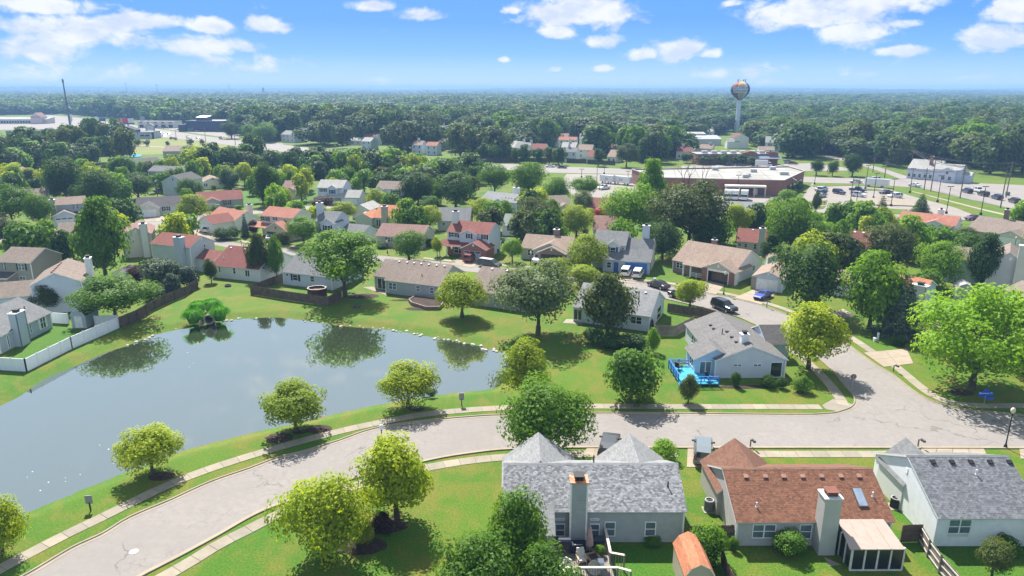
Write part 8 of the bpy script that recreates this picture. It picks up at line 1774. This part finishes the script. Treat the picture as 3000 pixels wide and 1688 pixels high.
tag(MB().box(-.45, -.3, 0, .45, .3, .6).slab([(-.48, -.33, .66), (.48, -.33, .66), (.48, .33, .72), (-.48, .33, .72)], .06).build('storage_box', plain((.03, .04, .07), .6, name='box_navy'), None, onf1(f1x(1752, 1590, -.8), -.8)), 'dark storage box against the wall on the deck', 'box')
q = empty('cooler', onf1(f1x(1762, 1640, -3.6), -3.4), 0, 'white and black cooler by the deck rail', 'cooler'); MB().box(-.2, -.25, 0, .2, .25, .55).build('body', VIN, q); MB().box(-.14, -.27, .08, .14, -.245, .3).build('front_panel', DARK, q); MB().box(-.22, -.27, .55, .22, .27, .62).build('lid', VIN, q)
for (x, y, s, lab) in ((0.4, -3.2, .5, 'leafy potted plant on the deck near the fire table'),):
    P_ = onf1(dx1 - .8, -2.0); put_tree(P_, .9, .8, 'bush', 'G', lab, cat='plant', name='potted_plant')
def bin_(P, col, label):
    o = empty('wheelie_bin', P, .3, label, 'bin', 'wheelie bins'); b = MB(); b.lathe([(.30, 0), (.42, .95)], 4); b.build('body', plain(col, .6, name='bin_plastic'), o); MB().box(-.34, -.36, .95, .34, .36, 1.03).build('lid', plain(col, .5, name='bin_lid'), o)
for (tl, p, col, lab) in ((T8, (775, 575), (.02, .06, .32), 'left blue bin inside the open garage'), (T8, (825, 585), (.02, .07, .35), 'right blue bin inside the open garage'), (T3, (1495, 1310), (.05, .05, .05), 'dark bin at the brick garage wall'), (T1, (1700, 838), (.03, .08, .05), 'green bin beside the white garage at the crescent'), (U2, (2320, 395), (.04, .045, .05), 'dark bin right of the blue garage door')): bin_(G(*tl(*p)), col, lab)
# blue deck chairs
for (x, y, rz) in ((-1.2, -1.6, .6), (-3.9, 2.2, 2.0)):
    P_ = hb.o + hb.ex * x + hb.ey * y + Vector((0, 0, .44)); armchair(P_, rz, 'dark chair on the blue deck near the corner rail' if x > -2 else 'dark chair on the blue deck at the far rail', BLUE if x > -2 else DARK, DARK)
# ------------------------------------------------------------------ masts, billboard, signs far off
STEEL = plain((.10, .11, .13), .6, .3, name='steel_dark'); P = G(207, 374); h = z_at(P, 233); tag(MB().tube((0, 0, 0), (0, 0, h), 1.0, .45, 10).lathe([(.75, h - 3), (.75, h), (.3, h + .5)], 10).build('monopole', STEEL, None, P), 'very tall dark monopole standing over the left shops', 'mast')
def lattice(c, v, t_, w_, label, plat=False):
    P = G(c, v); h = z_at(P, t_); b = MB(); n = 10
    for s in range(3):
        a0, a1 = 2 * math.pi * s / 3, 2 * math.pi * (s + 1) / 3
        for i in range(n):
            z0, z1 = h * i / n, h * (i + 1) / n; r0, r1 = w_ * (1 - .7 * i / n), w_ * (1 - .7 * (i + 1) / n)
            b.tube((r0 * math.cos(a0), r0 * math.sin(a0), z0), (r1 * math.cos(a0), r1 * math.sin(a0), z1), .35, n=4, caps=False); b.tube((r0 * math.cos(a0), r0 * math.sin(a0), z0), (r1 * math.cos(a1), r1 * math.sin(a1), z1), .22, n=4, caps=False)
    o = empty('radio_mast', P, 0, label, 'mast', 'lattice masts on the left horizon'); b.build('lattice', STEEL, o)
    for z in ((h * .72, h * .86) if not plat else (h * .96, h * .86)): MB().lathe([(w_ * .5 + (2.5 if plat else 1), z - 1), (w_ * .5 + (2.5 if plat else 1), z + 1)], 8).build('antenna_ring', STEEL, o)
lattice(374, 282, 240, 2.2, 'left lattice radio mast on the horizon'); lattice(463, 282, 246, 3.5, 'wide topped lattice mast on the horizon', True); lattice(674, 283, 246, 2.0, 'right lattice radio mast on the horizon'); lattice(361, 288, 266, 1.6, 'short faint mast before the left lattice mast')
P = G(773, 284); h = z_at(P, 257); tag(MB().lathe([(6, 0), (5, h * .7), (5, h), (4, h + .5)], 12).build('water_tank', STEEL, None, P), 'small dark cylindrical tank on the left horizon', 'tank')
P = G(*D1(1945, 362)); o = empty('billboard', P, rad(4), 'red and white billboard on a single dark post by the highway', 'billboard'); s_ = pxm(P); zt, zb = z_at(P, 310 + 193 / 5.152), z_at(P, 310 + 258 / 5.152); MB().tube((0, 0, 0), (0, 0, zb), .6, n=10).build('post', STEEL, o); wL, wM, wR = -122 / 5.152 * s_, 8 / 5.152 * s_, 90 / 5.152 * s_; rp_ = MB().box(wL, -.3, zb, wM, .1, zt).build('red_panel', plain((.62, .02, .07), .5, var=.15, name='billboard_red'), o); wp_ = MB().box(wM, -.3, zb, wR, .1, zt).build('white_panel', plain((.72, .66, .72), .5, name='billboard_white'), o); MB().box(wL, .12, zb - 1.4, wR, 1.2, zb).build('catwalk', STEEL, o)
hh = zt - zb; text_on('30', rp_, (wL * .72, -.32, zb + hh * .45), (rad(90), 0, 0), hh * .62, WHITE); text_on('OFF', rp_, (wL * .72, -.32, zb + hh * .1), (rad(90), 0, 0), hh * .42, WHITE); text_on('7', wp_, ((wM + wR) / 2, -.32, zb + hh * .2), (rad(90), 0, 0), hh * .7, GREYM)
P = G(*D1(2340, 462)); o = empty('shop_pylon_sign', P, 0, 'tall grey shop pylon sign beside the highway', 'sign'); s_ = pxm(P); zt = z_at(P, 310 + 262 / 5.152); wd = 115 / 5.152 * s_; SGN = plain((.36, .36, .42), .6, name='pylon_grey')
for x in (-wd, 0): MB().box(x - .5, -.5, 0, x + .5, .5, zt - 2).build('pylon_leg', SGN, o)
MB().box(-wd - .5, -.3, zt * .45, .5, .3, zt - 2).build('sign_body', SGN, o); b = MB(); b.slab([(-wd - .8, -.4, zt - 2), (.8, -.4, zt - 2), (-wd / 2, -.4, zt)], .8); b.build('sign_gable', SGN, o)
for z, cl in ((zt * .78, (.62, .52, .52)), (zt * .66, (.58, .55, .55)), (zt * .54, (.55, .55, .60))): MB().box(-wd + .3, -.36, z - .7, -.3, -.31, z + .7).build('sign_panel', plain(cl, .5, name='sign_panel'), o)
for (c, v, wd_, zt_, zb_, cl, lab) in ((1560, 310, 95, 182, 235, (.05, .07, .16), 'dark blue board sign on two posts by the highway'), (1472, 300, 30, 165, 215, (.60, .62, .66), 'white rounded sign on a post by the highway'), (2165, 310, 70, 165, 305, (.22, .24, .30), 'grey monument sign before the pale stores'), (1080, 250, 40, 130, 225, (.60, .58, .55), 'pale square tower sign beside the monopole')):
    P = G(*D1(c, v)); s_ = pxm(P) / 5.152; o = empty('road_sign', P, 0, lab, 'sign'); z1, z0 = z_at(P, 310 + zt_ / 5.152), max(.5, z_at(P, 310 + zb_ / 5.152)); w_ = wd_ * s_ / 2
    for x in ((-w_ * .8, w_ * .8) if wd_ > 60 else (0,)): MB().box(x - .25, -.2, 0, x + .25, .2, z0 + .2).build('post', STEEL, o)
    MB().box(-w_, -.3, z0, w_, .3, z1).build('board', plain(cl, .5, var=.15, name='board'), o)
# small trees on the mown field, bushes by the highway
for (x, v0, v1, w_, lab) in ((2080, 500, 608, 110, 'left rounded tree on the mown field'), (2210, 510, 612, 105, 'second rounded tree on the mown field'), (2530, 535, 622, 60, 'smallest tree on the mown field')): tree('far', 'O', D1(x, 0)[0], D1(0, v0)[1], D1(0, v1)[1], w_ / 5.152, lab, 'small trees on the mown field')
for (x, v0, v1, w_, lab) in ((550, 500, 592, 110, 'fourth tree on the mown field near the school roof'), (735, 505, 585, 75, 'fifth tree on the mown field near the highway'), (1565, 595, 660, 60, 'small dark tree on the island of the far intersection'), (270, 468, 512, 60, 'left round bush by the highway'), (325, 475, 520, 60, 'right round bush by the highway')): tree('far', 'O', D2(x, 0)[0], D2(0, v0)[1], D2(0, v1)[1], w_ / 5.152, lab)
tree('big', 'D', *[D1(1840, 0)[0], D1(0, 262)[1], D1(0, 375)[1]], 130 / 5.152, 'dark tree behind the black gabled roof'); tree('big', 'D', D2(1060, 0)[0], D2(0, 80)[1], D2(0, 330)[1], 420 / 5.152, 'broad pale green tree right of the dark boxy store'); tree('big', 'D', D2(1180, 0)[0], D2(0, 250)[1], D2(0, 500)[1], 270 / 5.152, 'dark tree at the highway bend'); tree('big', 'G', D2(1450, 0)[0], D2(0, 290)[1], D2(0, 530)[1], 230 / 5.152, 'green tree left of the far intersection'); tree('big', 'G', D2(1700, 0)[0], D2(0, 255)[1], D2(0, 555)[1], 350 / 5.152, 'large spreading tree beside the far intersection')
tree('big', 'P', D4(595, 0)[0], D4(0, 130)[1], D4(0, 345)[1], 160 / 5.152, 'dark purple tree among the far green trees'); tree('round', 'O', D4(2240, 0)[0], D4(0, 430)[1], D4(0, 775)[1], 330 / 5.152, 'pale olive willow by the arterial road'); tree('round', 'D', D4(1820, 0)[0], D4(0, 500)[1], D4(0, 760)[1], 180 / 5.152, 'dark tree standing on the verge before the road fence')
for k, (x, v0, v1, w_) in enumerate(((90, 420, 680, 200), (270, 400, 690, 260), (440, 440, 690, 160), (560, 490, 700, 130), (700, 440, 715, 240), (905, 470, 700, 220), (1080, 480, 720, 200), (1220, 480, 745, 230), (1120, 350, 480, 130), (860, 200, 400, 320), (1720, 290, 510, 200), (2180, 225, 470, 330), (2480, 370, 700, 240))): tree('mid', 'DDDODDOD'[k % 8], D4(x, 0)[0], D4(0, v0)[1], D4(0, v1)[1], w_ / 5.152, 'tree in the row behind the long dark road fence', 'trees behind the road fence')
for k, (x, y0, y1, w_) in enumerate(((270, 60, 180, 190), (510, 50, 185, 150), (710, 60, 185, 170), (870, 90, 200, 150), (50, 30, 160, 130))): tree('mid', 'D', T5(x, 0)[0], T5(0, y0)[1], T5(0, y1)[1], w_ / 4.26, ('leftmost', 'second', 'third', 'rightmost', 'outer left')[k] + ' tree in front of the brick shops', 'trees before the brick shops')
# ------------------------------------------------------------------ water tower painted like a balloon
P = G(2158, 386); P.z = 0; s_ = pxm(P); o = empty('water_tower', P, 0, 'water tower painted like a striped hot air balloon on a white stem', 'water tower')
zc, zt, zn = z_at(P, 262), z_at(P, 238), z_at(P, 291); R_ = 27 * s_; TW = plain((.66, .71, .78), .5, name='tower_white')
MB().lathe([(8.6 * s_ * 1.1, 0), (7.6 * s_, 3), (6.6 * s_, 8), (5.9 * s_, 14), (5.7 * s_, zn + .2)], 20).build('stem', TW, o, smooth=True)
cols = [plain(c, .7, name='tank_paint') for c in ((.24, .025, .04), (.58, .36, .06), (.03, .16, .10), (.24, .025, .04), (.62, .60, .56), (.03, .16, .10), (.52, .36, .10), (.10, .05, .12))]
NG = 16; prof = []
for k in range(15):
    t_ = k / 14; z = zn + (zt - zn) * t_; r = R_ * (math.sin(math.acos(max(-1, min(1, (z - zc) / (zt - zc))))) if z > zc else (.22 + .78 * math.sin(math.pi / 2 * ((z - zn) / (zc - zn)) ** .85))); prof.append((max(r, .3), z))
for g in range(NG):
    b = MB(); n = 3; a0, a1 = 2 * math.pi * (g + .5) / NG, 2 * math.pi * (g + 1.5) / NG
    for (r0, z0), (r1, z1) in zip(prof[:-1], prof[1:]):
        for i in range(n):
            p, q = a0 + (a1 - a0) * i / n, a0 + (a1 - a0) * (i + 1) / n; b.poly([(r0 * math.cos(p), r0 * math.sin(p), z0), (r0 * math.cos(q), r0 * math.sin(q), z0), (r1 * math.cos(q), r1 * math.sin(q), z1), (r1 * math.cos(p), r1 * math.sin(p), z1)])
    b.build('balloon_gore', cols[(g * 3) % 8], o, smooth=True)
MB().lathe([(R_ * .24, zn - .6), (R_ * .26, zn + .4), (R_ * .3, zn + .9)], 18).build('neck_ring', plain((.22, .03, .05), .5, name='neck_red'), o)
face = math.atan2(-P.y, -P.x)
def wrap(me, zmid, out):
    for v in me.vertices:
        x, y, z = v.co; zz = zmid + y; rr_ = np.interp(zz, [p[1] for p in prof], [p[0] for p in prof]) + out + z; a = face + x / R_; v.co = (rr_ * math.cos(a), rr_ * math.sin(a), zz)
    me.update()
b = MB(); hw, hh = R_ * .80, R_ * .30
for i in range(16):
    for j in range(4):
        xs_ = [-hw + 2 * hw * k / 16 for k in (i, i + 1)]; ys_ = [-hh + 2 * hh * k / 4 for k in (j, j + 1)]; b.poly([(xs_[0], ys_[0], 0), (xs_[1], ys_[0], 0), (xs_[1], ys_[1], 0), (xs_[0], ys_[1], 0)])
pl_ = b.build('name_panel', plain((.72, .70, .74), .5, name='panel_white'), o); wrap(pl_.data, zc - .3, .10)
for s, dy in (('OAKLANDON', .25), ('COMMUNITY', -2.1)):
    tx = text_on(s, pl_, (0, 0, 0), None, R_ * .295, plain((.07, .03, .10), .5, name='name_ink'), ext=.05); wrap(tx.data, zc - .3 + dy * R_ / 8, .2)
fg = plain((.10, .05, .05), .7, name='figure_brown')
for k, (a, s) in enumerate(((-.62, 1), (.55, 1), (.95, 1))):
    x = a * R_ * .5; tag(MB().tube((x, 0, zt - .9), (x, 0, zt + .9), .26, .32, 8).tube((x - .05, 0, zt - 1.2), (x - .3, 0, zt - .2), .16, .2, 6).tube((x, 0, zt + .7), (x + .75, -.1, zt + 1.7), .14, .1, 6).tube((x, 0, zt + .7), (x - .65, -.1, zt + (.2 if k else 1.6)), .14, .1, 6).lathe([(.05, zt + 1.05), (.24, zt + 1.25), (.2, zt + 1.5), (.02, zt + 1.62)], 8, c=(x, 0, 0)).build('balloon_figure', fg, o))
MB().lathe([(.9, zt - .3), (.9, zt + .25), (.2, zt + .4)], 10).build('top_hatch', plain((.3, .05, .05), .5, name='hatch_red'), o)
# ------------------------------------------------------------------ the air: one box of even haze round camera and scene
m, t = nmat('haze_air')
pv = t.new('ShaderNodeVolumePrincipled'); pv.inputs['Density'].default_value = 0.00026; pv.inputs['Color'].default_value = (0.33, 0.57, 0.95, 1); pv.inputs['Anisotropy'].default_value = 0.0
o = t.new('ShaderNodeOutputMaterial'); t.link(pv.outputs[0], o.inputs['Volume'])
tag(MB().box(-9100, -405, -3, 10470, 10572, 64).build('haze', MATS['haze_air']), kind='stuff', label='thin blue summer haze over the whole plain', cat='haze')
